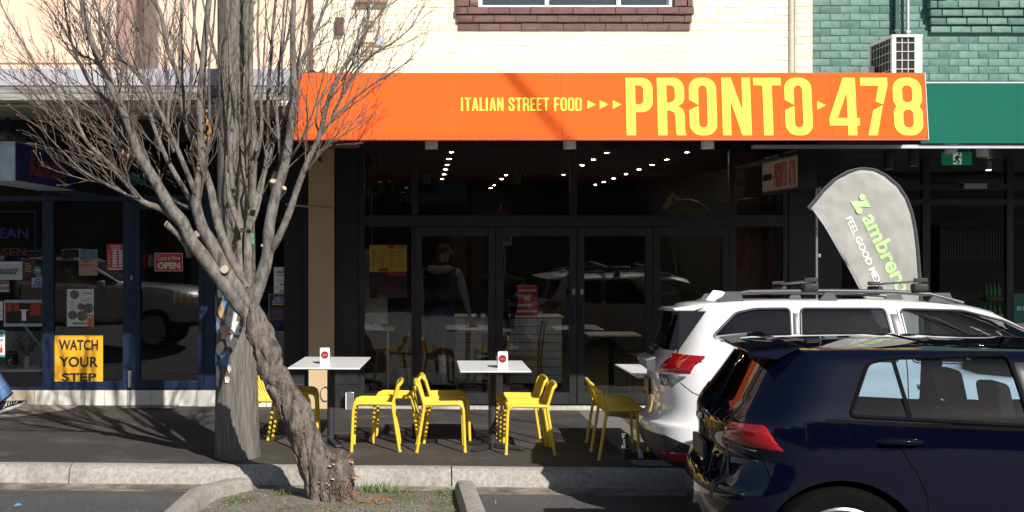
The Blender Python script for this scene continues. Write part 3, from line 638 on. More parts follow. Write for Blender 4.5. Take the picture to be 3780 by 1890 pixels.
# ================================================================== GREEN AWNING (right)
Y4 = 11.3
gr = thing('awning', 'plain dark green awning fascia next to the orange sign', 'awning', (8, 12, 3))
gx0 = X(3400, Y4); gz1, gz0 = Z(308, Y4), Z(529, Y4)
xj = X(3757, Y4)
bx('sign_panel', gx0, Y4, gz0, xj - .001, Y4 + .02, gz1, m_greensign, gr); bx('sign_panel', xj + .001, Y4, gz0, 14, Y4 + .02, gz1, m_greensign, gr)
bx('top_flashing', gx0, Y4 - .006, gz1 + .002, 14, Y4 + .06, gz1 + .012, m_white, gr)
bx('bottom_rail', gx0 - 1.6, Y4 + .03, gz0 - .045, 14, Y4 + .1, gz0 - .012, m_zinc, gr)
bx('soffit', X(2960, 12.6), Y4 + .12, gz0 + .05, 14, YS - .02, gz0 + .07, m_frame, gr)
bx('roof_deck', fx1 + .05, Y4 + .03, gz1 - .05, 14, YS - .01, gz1 - .02, m_zinc, gr)
for i, (px, py, yy) in enumerate([(3510, 545, Y4 + .5), (3626, 541, Y4 + .9)]):
    MB().lathe([(.058, -.10), (.06, -.095), (.06, .03)], 20, (X(px, yy), yy, gz0 + .04)).build('downlight', m_white, gr, smooth=True)
for px, yy in ((3280, 12.9), (3372, 12.4)):
    MB().lathe([(.05, -.17), (.052, -.165), (.052, .06)], 16, (X(px, yy), yy, gz0 + .03)).build('downlight', m_frame, gr, smooth=True)
    MB().lathe([(.001, 0), (.04, 0), (.04, .002)], 16, (X(px, yy), yy, gz0 + .03 - .173)).build('lamp_face', m_white, gr)
# ---- exit sign
YE = 12.4
t = thing('exit_sign', 'green running man exit sign hanging under green awning', 'sign', (X(3532, YE), YE, Z(609, YE)))
bx('panel', X(3479, YE), YE, Z(609, YE), X(3588, YE), YE + .03, Z(561, YE), M('exit_green', (.01, .22, .10), .4, emit=.15), t, bevel=.004)
bx('door_symbol', X(3518, YE), YE - .003, Z(607, YE), X(3549, YE), YE - .001, Z(564, YE), M('exit_white', (.75, .8, .75), .5, emit=.2), t)
mb = MB(); ex = lambda px, py: (X(px, YE), YE - .006, Z(py, YE))
mb.tube([ex(3535, 575), ex(3531, 588)], .012, 6).tube([ex(3531, 587), ex(3539, 594), ex(3536, 605)], .008, 6).tube([ex(3531, 587), ex(3527, 597), ex(3518, 596)], .008, 6).tube([ex(3535, 577), ex(3542, 582), ex(3547, 579)], .006, 6).tube([ex(3534, 577), ex(3527, 580), ex(3524, 586)], .006, 6)
mb.lathe([(.001, -.004), (.012, -.003), (.012, .002)], 12, ex(3540, 569), 'y'); mb.build('running_figure', M('exit_green2', (.005, .12, .05), .5), t)
for px in (3492, 3575): bx('hanger', X(px, YE), YE + .012, Z(561, YE), X(px + 3, YE), YE + .018, gz0 + .05, m_zinc, t)

# ================================================================== HANGING LIGHT BOXES
YA, YB = 12.35, 13.62
lx = X(2945, YA); z1, z0 = Z(577, YA), Z(688, YA)
t = thing('hanging_sign', 'hanging black lightbox sign with red lettering under the orange awning end', 'sign', (lx + .1, (YA + YB) / 2, z0))
bx('box', lx + .006, YA, z0 - .03, lx + .2, YB + .03, z1 + .03, m_black, t, bevel=.006)
bx('face', lx, YA + .02, z0, lx + .005, YB, z1, M('sign_cream', (.80, .70, .58), .5), t)
SM = Matrix(((0, 0, -1, lx - .001), (-1, 0, 0, YB), (0, 1, 0, z0), (0, 0, 0, 1)))      # face towards -x, text runs from the shop to the street
hL, hH = YB - YA - .02, z1 - z0
put_flat('red_band', loops_mesh('red_band', [[(hL * .36, hH * .03), (hL * .985, hH * .03), (hL * .985, hH * .97), (hL * .36, hH * .97)]], .002), M('sign_red_faint', (.80, .66, .54), .5), t, SM)
SM2 = Matrix.Translation((-.003, 0, 0)) @ SM
cells = 'PRoNTo>478'; cx_ = hL * .37; cw = hL * .60 / 10
for c in cells:
    lo = glyph(c, (cw * .8) / (hH * .86), .16 * .5, .12) if c != '>' else [[(0, .42), (.06, .5), (0, .58)]]
    put_flat('letter', loops_mesh('letter', [[(cx_ + x * hH * .86, hH * .07 + y * hH * .86) for x, y in l] for l in lo], .002), m_red, t, SM2); cx_ += cw
put_flat('lettering', fit(text_mesh('ITALIAN STREET FOOD', bold=.02), hL * .03, hH * .38, hL * .29, hH * .62), m_ink, t, SM2)
put_flat('arrow_mark', loops_mesh('arrow_mark', [[(hL * .30, hH * .46), (hL * .315, hH * .5), (hL * .30, hH * .54)], [(hL * .325, hH * .46), (hL * .34, hH * .5), (hL * .325, hH * .54)]], .002), m_red, t, SM2)
for y in (YA + .3, YB - .3): bx('hanger', lx + .09, y, z1 + .031, lx + .11, y + .02, 3.14, m_black, t)
# the blue one on the left
YA, YB = 11.85, 13.9
lx = X(56, YA); z1, z0 = Z(521, YA), Z(668, YA)
t = thing('hanging_sign', 'blue lightbox sign with red script lettering hanging under grey awning', 'sign', (lx - .2, (YA + YB) / 2, z0))
bx('box', lx - .42, YA, z0, lx - .002, YB, z1, M('pale_blue_steel', (.42, .55, .66), .4, .2, var=.2, scale=7, col2=(.6, .66, .7), c2scale=3), t, bevel=.006)
bx('face', lx, YA + .015, z0 + .01, lx + .004, YB, z1 - .01, M('sign_navy', (.035, .035, .16), .45), t)
KM = Matrix(((0, 0, 1, lx + .007), (1, 0, 0, YA), (0, 1, 0, z0), (0, 0, 0, 1)))
hH = z1 - z0
put_flat('lettering', fit(text_mesh('Kazachok', shear=.25, bold=.01), .42, hH * .22, 1.72, hH * .9), M('sign_gold_red', (.34, .08, .06), .5), t, KM)
sk = MB()
for i in range(46):
    y = YA + .05 + i * .043
    for a in (-.05, 0, .05): sk.tube([(lx - .2, y, z1 - .005), (lx - .2 + a * 1.4, y + rl.uniform(-.02, .02), z1 + .11)], .0014, 4)
sk.build('bird_spikes', m_steel, t)['kind'] = 'stuff'
for y in (YA + .35, YB - .5): bx('hanger', lx - .22, y, z1 + .002, lx - .18, y + .04, 3.25, m_blue, t)
# ================================================================== CAFE SHOPFRONT
m_tileblk = M('black_gloss_tile', (.026, .026, .031), .25, var=.2, scale=5)
t = thing('pillar', 'tan painted pillar between the blue and the black shopfronts', 'pillar', (xw(1190), YS, 0))
bx('shaft', xw(1143), YS - .16, ZB, xw(1236), YS + .2, 3.3, m_tan, t, bevel=.006)
MB().tube([(xw(1060), YS - .2, zw(756)), (xw(1120), YS - .19, zw(762)), (xw(1232), YS - .18, zw(772))], .012, 6).build('cable', m_tan, t, smooth=True)
rg_ = MB().tube([(xw(1205) + .055 * math.cos(a), YS - .175, zw(1447) + .085 * math.sin(a)) for a in [2 * math.pi * i / 16 for i in range(17)]], .006, 6)
rg_.build('tether_ring', m_steel, t, smooth=True)
sf = thing('shopfront', 'black framed glazed cafe shopfront with three doors', 'shopfront', (xw(2100), YS, 0))
# tiled jamb: separate black tiles
jb = bx('jamb', xw(1237), YS - .03, ZB, xw(1322), YS + .1, 3.3, m_joint, sf)
ztile = zw(1500)
for i, (a, b_) in enumerate([(1500, 1418), (1416, 1170), (1168, 944), (942, 768), (766, 676), (674, 560)]):
    bx('tile', xw(1239), YS - .038, zw(a), xw(1321), YS - .031, zw(b_), m_tileblk, jb)
FD0, FD1 = YS - .02, YS + .06
def vbar(px0, px1, py0, py1, name='mullion', parent=sf, d=0): return bx(name, xw(px0), FD0 + d, zw(py1), xw(px1), FD1, zw(py0), m_frame, parent, bevel=.003)
TR0, TR1, BOT = 794, 836, 1494
bx('head', xw(1322), FD0 + .004, zw(552), xw(2905), FD1, 3.4, m_frame, sf)
for a, b_ in ((1323, 1346), (1519, 1544), (2104, 2130), (2691, 2714), (2888, 2908)): vbar(a, b_, 552.5, TR0 - .5)
bx('transom', xw(1323), FD0 - .003, zw(TR1), xw(2908), FD1 + .003, zw(TR0), m_frame, sf, bevel=.003)
def pane(a, b_, c, d, parent=sf, dy=0): return bx('pane', xw(a), YS + .018 + dy, zw(d), xw(b_), YS + .024 + dy, zw(c), m_glass, parent)
for a, b_ in ((1346, 1519), (1544, 2104), (2130, 2691), (2714, 2888)): pane(a, b_, 552.5, TR0)
for a, b_ in ((1323, 1346), (1519, 1530), (2691, 2714), (2888, 2908)): vbar(a, b_, TR1 + .5, BOT)
pane(1346, 1519, TR1, 1452); pane(2714, 2888, TR1, 1452)
for a, b_ in ((1346.5, 1518.5), (2714.5, 2887.5)): bx('bottom_rail', xw(a), FD0 + .002, zw(BOT), xw(b_), FD1 - .002, zw(1452), m_frame, sf)
def door(a, b_, lbl=None, handle=None):
    d = bpy.data.objects.new('door', None); COL.objects.link(d); d.parent = sf; d.location = Vector((xw(a), YS, 0)) - sf.location
    st = 26
    bx('stile', xw(a), FD0 - .006, zw(BOT - 4), xw(a + st), FD1 - .01, zw(TR1 + 3), m_frame, d, bevel=.003); bx('stile', xw(b_ - st), FD0 - .006, zw(BOT - 4), xw(b_), FD1 - .01, zw(TR1 + 3), m_frame, d, bevel=.003)
    bx('rail', xw(a + st) + .001, FD0 - .004, zw(BOT - 4), xw(b_ - st) - .001, FD1 - .012, zw(1450), m_frame, d); bx('rail', xw(a + st) + .001, FD0 - .004, zw(TR1 + 36), xw(b_ - st) - .001, FD1 - .012, zw(TR1 + 3), m_frame, d)
    pane(a + st, b_ - st, TR1 + 36, 1450, d)
    if handle: bx('handle', xw(handle), FD0 - .06, zw(1200), xw(handle + 9), FD0 - .045, zw(1118), m_frame, d, bevel=.004); bx('lock', xw(handle), FD0 - .02, zw(1086), xw(handle + 9), FD0 - .007, zw(1066), m_steel, d)
    return d
door(1531, 1828); door(1830, 2127, handle=2112); door(2130, 2408, handle=2142); door(2410, 2690)
st_ = MB().box(xw(1322), YS - .1, ZB, xw(2908), YS + .07, zw(1497)).build('threshold', m_concrete, sf, bevel=.01)
bx('side_panel', xw(2910), YS - .03, ZB, xw(3085), YS + .06, 3.4, m_frame, sf)
for i in range(9): bx('louvre', xw(3015), YS - .05, zw(585 + i * 14), xw(3083), YS - .031, zw(592 + i * 14), m_frame, sf)
# bollard-like door stop with cable loop
t = thing('door_weight', 'small scuffed steel doorstop post with a rope loop by the black jamb', 'doorstop', (xw(1296), YS - .16, 0))
bx('post', xw(1284), YS - .2, .0, xw(1310), YS - .12, zw(1440), m_steel, t, bevel=.006); bx('edge_strip', xw(1279), YS - .19, .0, xw(1283), YS - .13, zw(1443), m_white, t)
MB().tube([(xw(1290) + .0, YS - .16, zw(1444)), (xw(1293), YS - .16, zw(1432)), (xw(1305), YS - .16, zw(1428)), (xw(1318), YS - .16, zw(1434)), (xw(1322), YS - .16, zw(1452))], .016, 8).build('rope_loop', m_frame, t, smooth=True)

# ---- inside the cafe
IZ = .05
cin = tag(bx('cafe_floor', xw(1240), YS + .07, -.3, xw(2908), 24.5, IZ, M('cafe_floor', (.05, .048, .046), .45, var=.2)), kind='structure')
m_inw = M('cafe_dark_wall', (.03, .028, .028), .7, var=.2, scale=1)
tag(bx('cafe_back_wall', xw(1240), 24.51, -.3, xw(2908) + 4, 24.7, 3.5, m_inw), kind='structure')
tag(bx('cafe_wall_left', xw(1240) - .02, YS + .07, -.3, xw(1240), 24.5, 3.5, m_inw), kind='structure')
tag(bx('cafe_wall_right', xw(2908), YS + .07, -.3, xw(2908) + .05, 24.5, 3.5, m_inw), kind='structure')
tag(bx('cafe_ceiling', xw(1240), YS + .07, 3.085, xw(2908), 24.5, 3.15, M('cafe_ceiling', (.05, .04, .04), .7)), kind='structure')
m_lamp = M('downlight_glow', (1, .82, .60), .5, emit=130)
lp = None
for xx, yl in ((.40, (14.6, 15.7, 16.8, 17.8, 19.0, 20.3)), (1.42, (19.2, 20.3, 22.3, 23.4)), (2.34, (14.7, 15.8, 16.9, 17.9, 19.1)), (3.32, (14.6, 15.8, 16.8, 17.8, 18.9, 20.1, 21.2, 22.2))):
    for yy in yl:
        if lp is None:
            lp = thing('ceiling_light', 'small round lit downlight recessed in the dark cafe ceiling', 'light', (xx, yy, 3.084), 0, 'downlights in the cafe ceiling'); c = lp
            MB().lathe([(.032, -.004), (.045, -.004), (.045, -.0005), (.032, -.0005)], 16).build('ring', m_white, lp, world=False); MB().lathe([(.001, -.0058), (.016, -.0055), (.027, -.0042), (.03, -.0008)], 16).build('lamp', m_lamp, lp, world=False, smooth=True)
        else: c = copy_tree(lp); c.location = (xx, yy, 3.084)
# tiled counter
KY = 15.55; kx0, kx1 = .2, X(2076, KY); kz = Z(1168, KY)
t = thing('counter', 'white tiled service counter inside the cafe', 'counter', ((kx0 + kx1) / 2, KY, IZ))
core = bx('core', kx0, KY + .008, IZ, kx1, KY + .6, kz - .02, M('grout_dark', (.05, .03, .025), .8), t); bx('worktop', kx0 - .02, KY - .02, kz - .018, kx1 + .02, KY + .62, kz, m_paper, t, bevel=.004)
m_tile = M('white_gloss_tile', (.84, .84, .83), .25, var=.04, rnd=.04)
tw, th = .318, .1075; x = kx1 - tw
tmesh = None
while x > kx0 - tw:
    z = kz - .02 - th
    while z > IZ - .02:
        if tmesh is None: tmesh = MB().box(0, 0, 0, tw - .008, .007, th - .008).mesh('tile'); tmesh.materials.append(m_tile)
        if x >= kx0 - .01 and z >= IZ - .01:
            o = bpy.data.objects.new('tile', tmesh); COL.objects.link(o); o.parent = core; o.location = Vector((x, KY, z)) - parent_loc(core)
        z -= th
    x -= tw
t = thing('stock_boxes', 'red and white printed boxes stacked on the cafe counter', 'boxes', (X(1945, KY + .2), KY + .2, kz))
for i, (a, b_, c, d) in enumerate([(1890, 1985, 1110, 1166), (1900, 1984, 1056, 1108)]): bx('box', X(a, KY + .2), KY + .18, Z(d, KY + .2), X(b_, KY + .2), KY + .45, Z(c, KY + .2), m_red, t, bevel=.004)
for a, b_, c, d in ((1905, 1962, 1122, 1132), (1905, 1982, 1144, 1152), (1916, 1980, 1068, 1076), (1906, 1960, 1088, 1098)): bx('print', X(a, KY + .2), KY + .176, Z(d, KY + .2), X(b_, KY + .2), KY + .179, Z(c, KY + .2), m_paper, t)
# menu posters taped inside the glass
YP = YS + .028
t = thing('menu_poster', 'yellow menu poster with red heading taped inside the cafe glass', 'poster', (xw(1432), YP, zw(1003)))
sheet(1364, 904, 1502, 1003, YP).build('paper', m_yellowprint, t); sheet(1434, 905, 1500, 917, YP - .002, .001).build('heading', m_red, t); sheet(1398, 990, 1432, 1001, YP - .002, .001).build('banner', m_red, t)
text_at('PRONTO·478', 1452, 906, 1499, 916, YP - .0035, m_yellowprint, t, bold=.02)
pr = MB()
for col_ in range(4):
    for r_ in range(13):
        if random.random() < .8: pr.box(xw(1370 + col_ * 33), YP - .0015, zw(924 + r_ * 5), xw(1370 + col_ * 33 + random.uniform(10, 27)), YP - .001, zw(922 + r_ * 5))
pr.build('print', M('print_brown', (.45, .2, .04), .6), t)
t = thing('menu_poster', 'dark maroon menu poster below the yellow one inside the cafe glass', 'poster', (xw(1432), YP, zw(1101)))
sheet(1363, 1004, 1502, 1101, YP).build('paper', M('print_maroon', (.09, .012, .03), .6), t)
for a in ((1432, 1005, 1470, 1017), (1472, 1005, 1500, 1017), (1397, 1090, 1432, 1100)): sheet(*a, YP - .002, .001).build('banner', m_red, t)
t = thing('menu_board', 'tall white menu board standing on the high bench behind the glass', 'board', (xw(1385), YS + .6, 0))
yy = YS + .5; bx('board', X(1340, yy), yy, Z(1196, yy), X(1430, yy), yy + .02, Z(920, yy), m_paper, t)
bx('prop_strut', X(1380, yy), yy + .021, Z(1208, yy), X(1388, yy), yy + .06, Z(1100, yy), m_steel, t)
t = thing('bench_table', 'narrow black high bench with white edging inside the cafe window', 'table', (xw(1385), YS + .5, IZ))
bx('top', X(1322, yy), YS + .25, Z(1217, yy), X(1456, yy), YS + .8, Z(1210, yy), m_white, t); bx('panel', X(1335, yy), YS + .4, IZ, X(1425, yy), YS + .42, Z(1228, yy), m_black, t)
bx('edge_leg', X(1430, yy), YS + .32, IZ, X(1437, yy), YS + .34, Z(1218, yy), m_white, t)
# inside tables with brown bentwood chairs, half seen
m_bent = M('bentwood_brown', (.30, .15, .05), .4, var=.2)
for lbl, px0, px1, py, yy in (('small white table between the standing customers and the counter', 1690, 1886, 1216, 14.9), ('small white cafe table behind the right hand glass door', 2160, 2352, 1232, 15.2)):
    t = thing('cafe_table', lbl, 'table', (X((px0 + px1) / 2, yy), yy, IZ))
    bx('tabletop', X(px0, yy), yy - .3, Z(py + 4, yy), X(px1, yy), yy + .3, Z(py - 2, yy), m_white, t, bevel=.004)
    MB().tube([(X((px0 + px1) / 2, yy), yy, IZ), (X((px0 + px1) / 2, yy), yy, Z(py + 5, yy))], .035, 12).build('pedestal', m_black, t, smooth=True); MB().lathe([(.22, 0), (.22, .012), (.05, .03)], 20, (X((px0 + px1) / 2, yy), yy, IZ)).build('base', m_black, t, smooth=True)
def bent_chair(px, yy, lbl, flip=1):
    x = X(px, yy); t = thing('cafe_chair', lbl, 'chair', (x, yy, IZ)); s = flip
    for dx, dy in ((-.19, -.19), (.19, -.19), (-.19, .19), (.19, .19)):
        top = .95 if dx * s < 0 else .5
        MB().tube([(x + dx * 1.15, yy + dy, IZ), (x + dx, yy + dy, .5), (x + dx * (1.25 if top > .6 else 1), yy + dy, top)], .013, 8).build('leg', m_bent, t, smooth=True)
    bx('seat', x - .21, yy - .21, .50, x + .21, yy + .21, .525, m_bent, t, bevel=.01)
    MB().tube([(x - .24 * s, yy - .19, .95), (x - .28 * s, yy, .965), (x - .24 * s, yy + .19, .95)], .016, 8).build('back_rail', m_bent, t, smooth=True)
bent_chair(1625, 14.75, 'brown bentwood chair beside the standing man in the cafe'); bent_chair(1935, 14.8, 'brown bentwood chair in front of the tiled counter', -1); bent_chair(2385, 15.2, 'brown bentwood chair at the right hand cafe table', -1); bent_chair(1500, 14.9, 'brown bentwood chair near the potted plant behind the menu posters', -1)
# potted plant
t = thing('potted_plant', 'tall leafy indoor plant in grey pot inside the cafe window', 'plant', (X(1495, 14.7), 14.75, IZ)); x, y = X(1495, 14.75), 14.75
MB().lathe([(.12, 0), (.16, .36), (.14, .36), (.13, .33)], 20, (x, y, IZ)).build('pot', m_zinc, t, smooth=True)
lf = MB(); rp = random.Random(8)
for i in range(26):
    a = rp.uniform(0, 6.28); h = rp.uniform(.5, 1.2); l = rp.uniform(.12, .3); c, s_ = math.cos(a), math.sin(a); w_ = .035
    lf.add([(x, y, IZ + .3), (x + c * l * .5 - s_ * w_, y + s_ * l * .5 + c * w_, IZ + h * .7), (x + c * l * .5 + s_ * w_, y + s_ * l * .5 - c * w_, IZ + h * .7), (x + c * l, y + s_ * l, IZ + h)], [(0, 1, 2), (1, 3, 2)])
lf.build('foliage', M('plant_leaf', (.03, .08, .02), .5), t)
# line-art mural board on the right
ym = YS + .5
t = thing('mural_board', 'dusky pink wall board with red line drawing behind the end pane', 'mural', (X(2800, ym), ym, IZ))
bx('board', X(2716, ym), ym, IZ, X(2905, ym), ym + .03, Z(560, ym), M('mural_pink', (.20, .10, .085), .6), t)
mu = lambda pts: [(X(a, ym), ym - .004, Z(b_, ym)) for a, b_ in pts]
ln = MB()
for pts in ([(2735, 1000), (2745, 860), (2760, 790), (2772, 860), (2768, 960), (2780, 1050)], [(2760, 1050), (2775, 980), (2800, 930), (2815, 960), (2800, 1020), (2812, 1060)], [(2835, 720), (2822, 760), (2815, 840), (2822, 880), (2840, 890)], [(2730, 780), (2728, 900), (2722, 1000)], [(2775, 1080), (2790, 1130), (2770, 1180), (2760, 1130), (2775, 1085)], [(2830, 700), (2850, 640), (2870, 600)]):
    ln.tube(mu(pts), .006, 5)
ln.prism([(X(a, ym), Z(b_, ym)) for a, b_ in [(2832, 900), (2848, 905), (2858, 960), (2862, 1060), (2850, 1040), (2836, 980), (2826, 930)]], 'y', ym - .004, ym - .002)
ln.build('drawing', M('mural_red', (.28, .03, .03), .6), t)

# ================================================================== BLUE DELI SHOPFRONT (left)
YD = YS
df = thing('shopfront', 'blue framed deli shopfront full of posters behind the leaning tree', 'shopfront', (xw(500), YD, 0))
def bb(a, b_, c, d, name='mullion', dy=0, mat=m_blue, par=df): return bx(name, xw(a), YD - .03 + dy, zw(d), xw(b_), YD + .05, zw(c), mat, par, bevel=.003)
DT0, DT1 = 723, 742
bb(-1200, 1142, DT0, DT1, 'transom', -.004); bx('head', xw(-1200), YD - .02, zw(400), xw(1142), YD + .05, 3.4, M('dark_brown_board', (.03, .022, .018), .7), df)
for a, b_ in ((158, 200), (455, 497), (755, 795), (1124, 1142), (-330, -290)): bb(a, b_, DT1 + .5, 1437)
for a, b_ in ((158, 180), (755, 775), (-330, -300), (960, 985)): bb(a, b_, 401, DT0 - .5)
bb(200.5, 454.5, 1408, 1437, 'bottom_rail', .004); bb(-289.5, 157.5, 1428, 1437, 'bottom_rail', .004); bb(795.5, 1123.5, 1418, 1437, 'bottom_rail', .004)
dd = bpy.data.objects.new('door', None); COL.objects.link(dd); dd.parent = df; dd.location = Vector((xw(500), YD, 0)) - df.location
for a, b_, c, d, nm in ((498, 518, 745, 1434, 'stile'), (734, 754, 745, 1434, 'stile'), (518.5, 733.5, 1405, 1434, 'rail'), (518.5, 733.5, 745, 772, 'rail')): bx(nm, xw(a), YD - .038, zw(d), xw(b_), YD + .03, zw(c), m_blue, dd, bevel=.003)
bx('lock', xw(484), YD - .06, zw(1147), xw(521), YD - .039, zw(1078), m_blue, dd, bevel=.004); bx('handle', xw(478), YD - .085, zw(1428), xw(490), YD - .045, zw(1366), m_steel, dd, bevel=.004); bx('keyhole', xw(485), YD - .045, zw(1033), xw(492), YD - .039, zw(1017), m_steel, dd)
def dpane(a, b_, c, d, par=df): return bx('pane', xw(a), YD + .006, zw(d), xw(b_), YD + .012, zw(c), m_glass, par)
for r_ in ((-290, 158, DT1, 1428), (200, 455, DT1, 1408), (795, 1124, DT1, 1418), (-300, 158, 401, DT0), (180, 755, 401, DT0), (775, 960, 401, DT0), (985, 1142, 401, DT0)): dpane(*r_)
dpane(518, 734, 772, 1405, dd)
# white riser tiles, each its own
rs = bx('riser', xw(-1200), YD - .03, ZB, xw(1142), YD + .04, zw(1438) - .001, M('riser_grout', (.25, .22, .19), .8), df)
m_rt = M('white_riser_tile', (.72, .69, .65), .3, var=.08, scale=6, rnd=.06, col2=(.6, .55, .48), c2scale=5, c2lo=.6, c2hi=.8)
m_rt2 = M('beige_riser_tile', (.60, .50, .40), .4, var=.12, scale=6, rnd=.05)
e = [-206, -121, -36, 49, 132] + [132 + 85.3 * (i + 1) for i in range(8)] + [900, 985, 1070, 1142]
for a, b_ in zip(e[:-1], e[1:]): bx('tile', xw(a) + .003, YD - .04, -.02, xw(b_) - .003, YD - .031, zw(1440), m_rt2 if a < 130 else m_rt, rs, bevel=.002)
bx('door_step_grate', xw(470), YD - .34, gz(-3) + .002, xw(665), YD - .06, gz(-3) + .012, m_frame, df)
# deli interior
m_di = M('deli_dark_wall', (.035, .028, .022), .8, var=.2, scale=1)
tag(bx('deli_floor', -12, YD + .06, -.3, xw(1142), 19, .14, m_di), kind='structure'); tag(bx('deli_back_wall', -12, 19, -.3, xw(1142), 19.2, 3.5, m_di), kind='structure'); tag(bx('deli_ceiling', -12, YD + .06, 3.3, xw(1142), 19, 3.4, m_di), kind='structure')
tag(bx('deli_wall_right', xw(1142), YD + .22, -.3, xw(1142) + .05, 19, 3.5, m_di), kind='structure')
# vertical blinds behind the side light
t = thing('vertical_blind', 'dark grey vertical blind slats hanging behind the deli glass', 'blind', (xw(330), YD + .3, .2))
for i in range(15):
    x = xw(215 + i * 16); mb = MB(); mb.add([(x, YD + .26, .25), (x + .04, YD + .30, .25), (x + .04, YD + .30, 2.6), (x, YD + .26, 2.6)], [(0, 1, 2, 3)]); mb.build('slat', M('blind_grey', (.07, .065, .06), .7, var=.2), t)
t = thing('shelf_unit', 'dark shop shelving with jars behind the deli door', 'shelves', (xw(620), 16.5, .14))
for z in (.6, 1.1, 1.6, 2.1): bx('shelf', -4.2, 16.4, z, -1.9, 16.8, z + .03, m_di, t)
for k_, (mt_, z) in enumerate([(m_red, 1.63), (m_paper, 1.63), (m_yellowprint, 1.13), (m_red, 2.13), (m_paper, 1.13), (m_tan, .63)]):
    for j in range(4): MB().lathe([(.04, 0), (.045, .1), (.03, .14), (.03, .17)], 10, (-4.1 + k_ * .35 + j * .09, 16.5, z)).build('jar', mt_, t, smooth=True)
bx('side', -4.25, 16.4, .14, -4.21, 16.8, 2.3, m_di, t); bx('side', -1.89, 16.4, .14, -1.85, 16.8, 2.3, m_di, t)
# window display: shelf with keg and vase
ysd = YD + .28
t = thing('display_shelf', 'white display shelf in the deli window', 'shelf', (xw(70), ysd, zw(1380)))
bx('board', xw(-290), YD + .1, zw(1376), xw(152), YD + .55, zw(1368), m_white, t); bx('back', xw(-290), YD + .56, zw(1376), xw(155), YD + .57, zw(1234), M('cream_panel', (.5, .48, .4), .7), t); bx('bracket', xw(128), YD + .3, zw(1420), xw(132), YD + .32, zw(1377), m_white, t)
zs = zw(1368)
def xs_(px): return X(px, ysd)
t = thing('ceramic_keg', 'small brown barrel jar with white flowers on the window shelf', 'jar', (xs_(44), ysd, zs)); kh = .21
MB().lathe([(.055, 0), (.07, .03), (.078, kh * .5), (.07, kh - .03), (.055, kh), (.05, kh)], 20, (xs_(44), ysd, zs)).build('barrel', M('keg_brown', (.06, .045, .035), .35), t, smooth=True)
for z in (.03, kh - .035): MB().lathe([(.0725, z), (.0745, z + .006), (.0735, z + .016)], 20, (xs_(44), ysd, zs)).build('hoop', M('brass', (.4, .3, .15), .4, .7), t, smooth=True)
for a, b_, r_ in ((40, 1330, .018), (48, 1326, .016), (44, 1340, .014)): MB().lathe([(.001, -.003), (r_, -.002), (r_ * .5, .002)], 6, (xs_(a), ysd - .078, Z(b_, ysd)), 'y').build('flower_print', m_paper, t)
t = thing('flower_vase', 'white vase holding dark sprigs with red berries on the window shelf', 'vase', (xs_(100), ysd, zs))
MB().lathe([(.035, 0), (.045, .04), (.04, .09), (.022, .13), (.026, .145)], 16, (xs_(100), ysd, zs)).build('vase', m_white, t, smooth=True)
fl = MB(); be = MB(); rv = random.Random(2)
for i in range(9):
    a = rv.uniform(-.16, .2); h = rv.uniform(.12, .3); p0 = Vector((xs_(100), ysd, zs + .14)); p1 = p0 + Vector((a, rv.uniform(-.05, .05), h)); fl.tube([p0, (p0 + p1) / 2 + Vector((0, 0, .02)), p1], .002, 4)
    for j in range(9):
        q = p0.lerp(p1, .3 + .08 * j); d = Vector((rv.uniform(-.04, .04), rv.uniform(-.03, .03), rv.uniform(0, .04))); fl.add([q, q + d + Vector((.008, 0, 0)), q + d * 1.6, q + d + Vector((-.008, 0, 0))], [(0, 1, 2, 3)])
    for j in range(2): be.lathe([(.001, -.007), (.007, 0), (.001, .007)], 6, p0.lerp(p1, rv.uniform(.2, .6)) + Vector((rv.uniform(-.03, .01), -.01, 0)))
fl.build('sprigs', M('sprig_green', (.03, .06, .025), .6), t); be.build('berries', m_red, t)['kind'] = 'stuff'

# ---- signs and posters stuck to the deli glass (in front of it, on the street side)
YG = YD + .003
def post(name, label, cat, r_, mat, Y=YG):
    t = thing(name, label, cat, (xw((r_[0] + r_[2]) / 2), Y, zw(r_[3]))); sheet(*r_, Y, .002).build('paper', mat, t); return t
def blocks(t, rects, mat, name='print', lift=.0015, Y=YG):
    mb = MB()
    for a, b_, c, d in rects:
        mb.box(xw(a), Y - lift, zw(d), xw(c), Y - lift + .001, zw(b_))
        if len(rects) <= 3: mb.build(name, mat, t); mb = MB()
    return mb.build(name, mat, t) if len(rects) > 3 else None
def lines(t, a, c, y0, y1, step, mat, seed=0, mn=.5):
    rr = random.Random(seed); rc = []; y = y0
    while y < y1: rc.append((a, y, a + (c - a) * rr.uniform(mn, 1), y + step * .45)); y += step
    return blocks(t, rc, mat)
m_signy = M('sign_amber', (.85, .42, .02), .5, var=.06, scale=9)
t = post('step_sign', 'amber sign with black capitals WATCH YOUR STEP in the deli glass', 'sign', (202, 1238, 380, 1408), m_signy)
for s_, a, b_, c, d in (('WATCH', 217, 1254, 362, 1293), ('YOUR', 219, 1316, 362, 1355), ('STEP', 228, 1377, 356, 1407)): text_at(s_, a, b_, c, d, YG - .003, m_ink, t, bold=.025)
t = post('open_sign', 'red and white Come in We\'re OPEN sign on the deli door', 'sign', (571, 934, 674, 1001), m_paper); blocks(t, [(573, 936, 672, 999)], m_red, 'field')
text_at('OPEN', 581, 968, 665, 993, YG - .004, m_paper, t, bold=.05); text_at('Come in', 582, 942, 630, 962, YG - .004, m_paper, t, shear=.35); text_at("We're", 634, 945, 664, 959, YG - .004, m_paper, t, bold=.02)
t = post('hours_sign', 'tall red business hours sign beside the deli door', 'sign', (394, 900, 460, 998), m_red)
text_at('BUSINESS', 408, 906, 447, 913, YG - .003, m_paper, t, bold=.03); text_at('HOURS', 413, 915, 442, 921, YG - .003, m_paper, t, bold=.03)
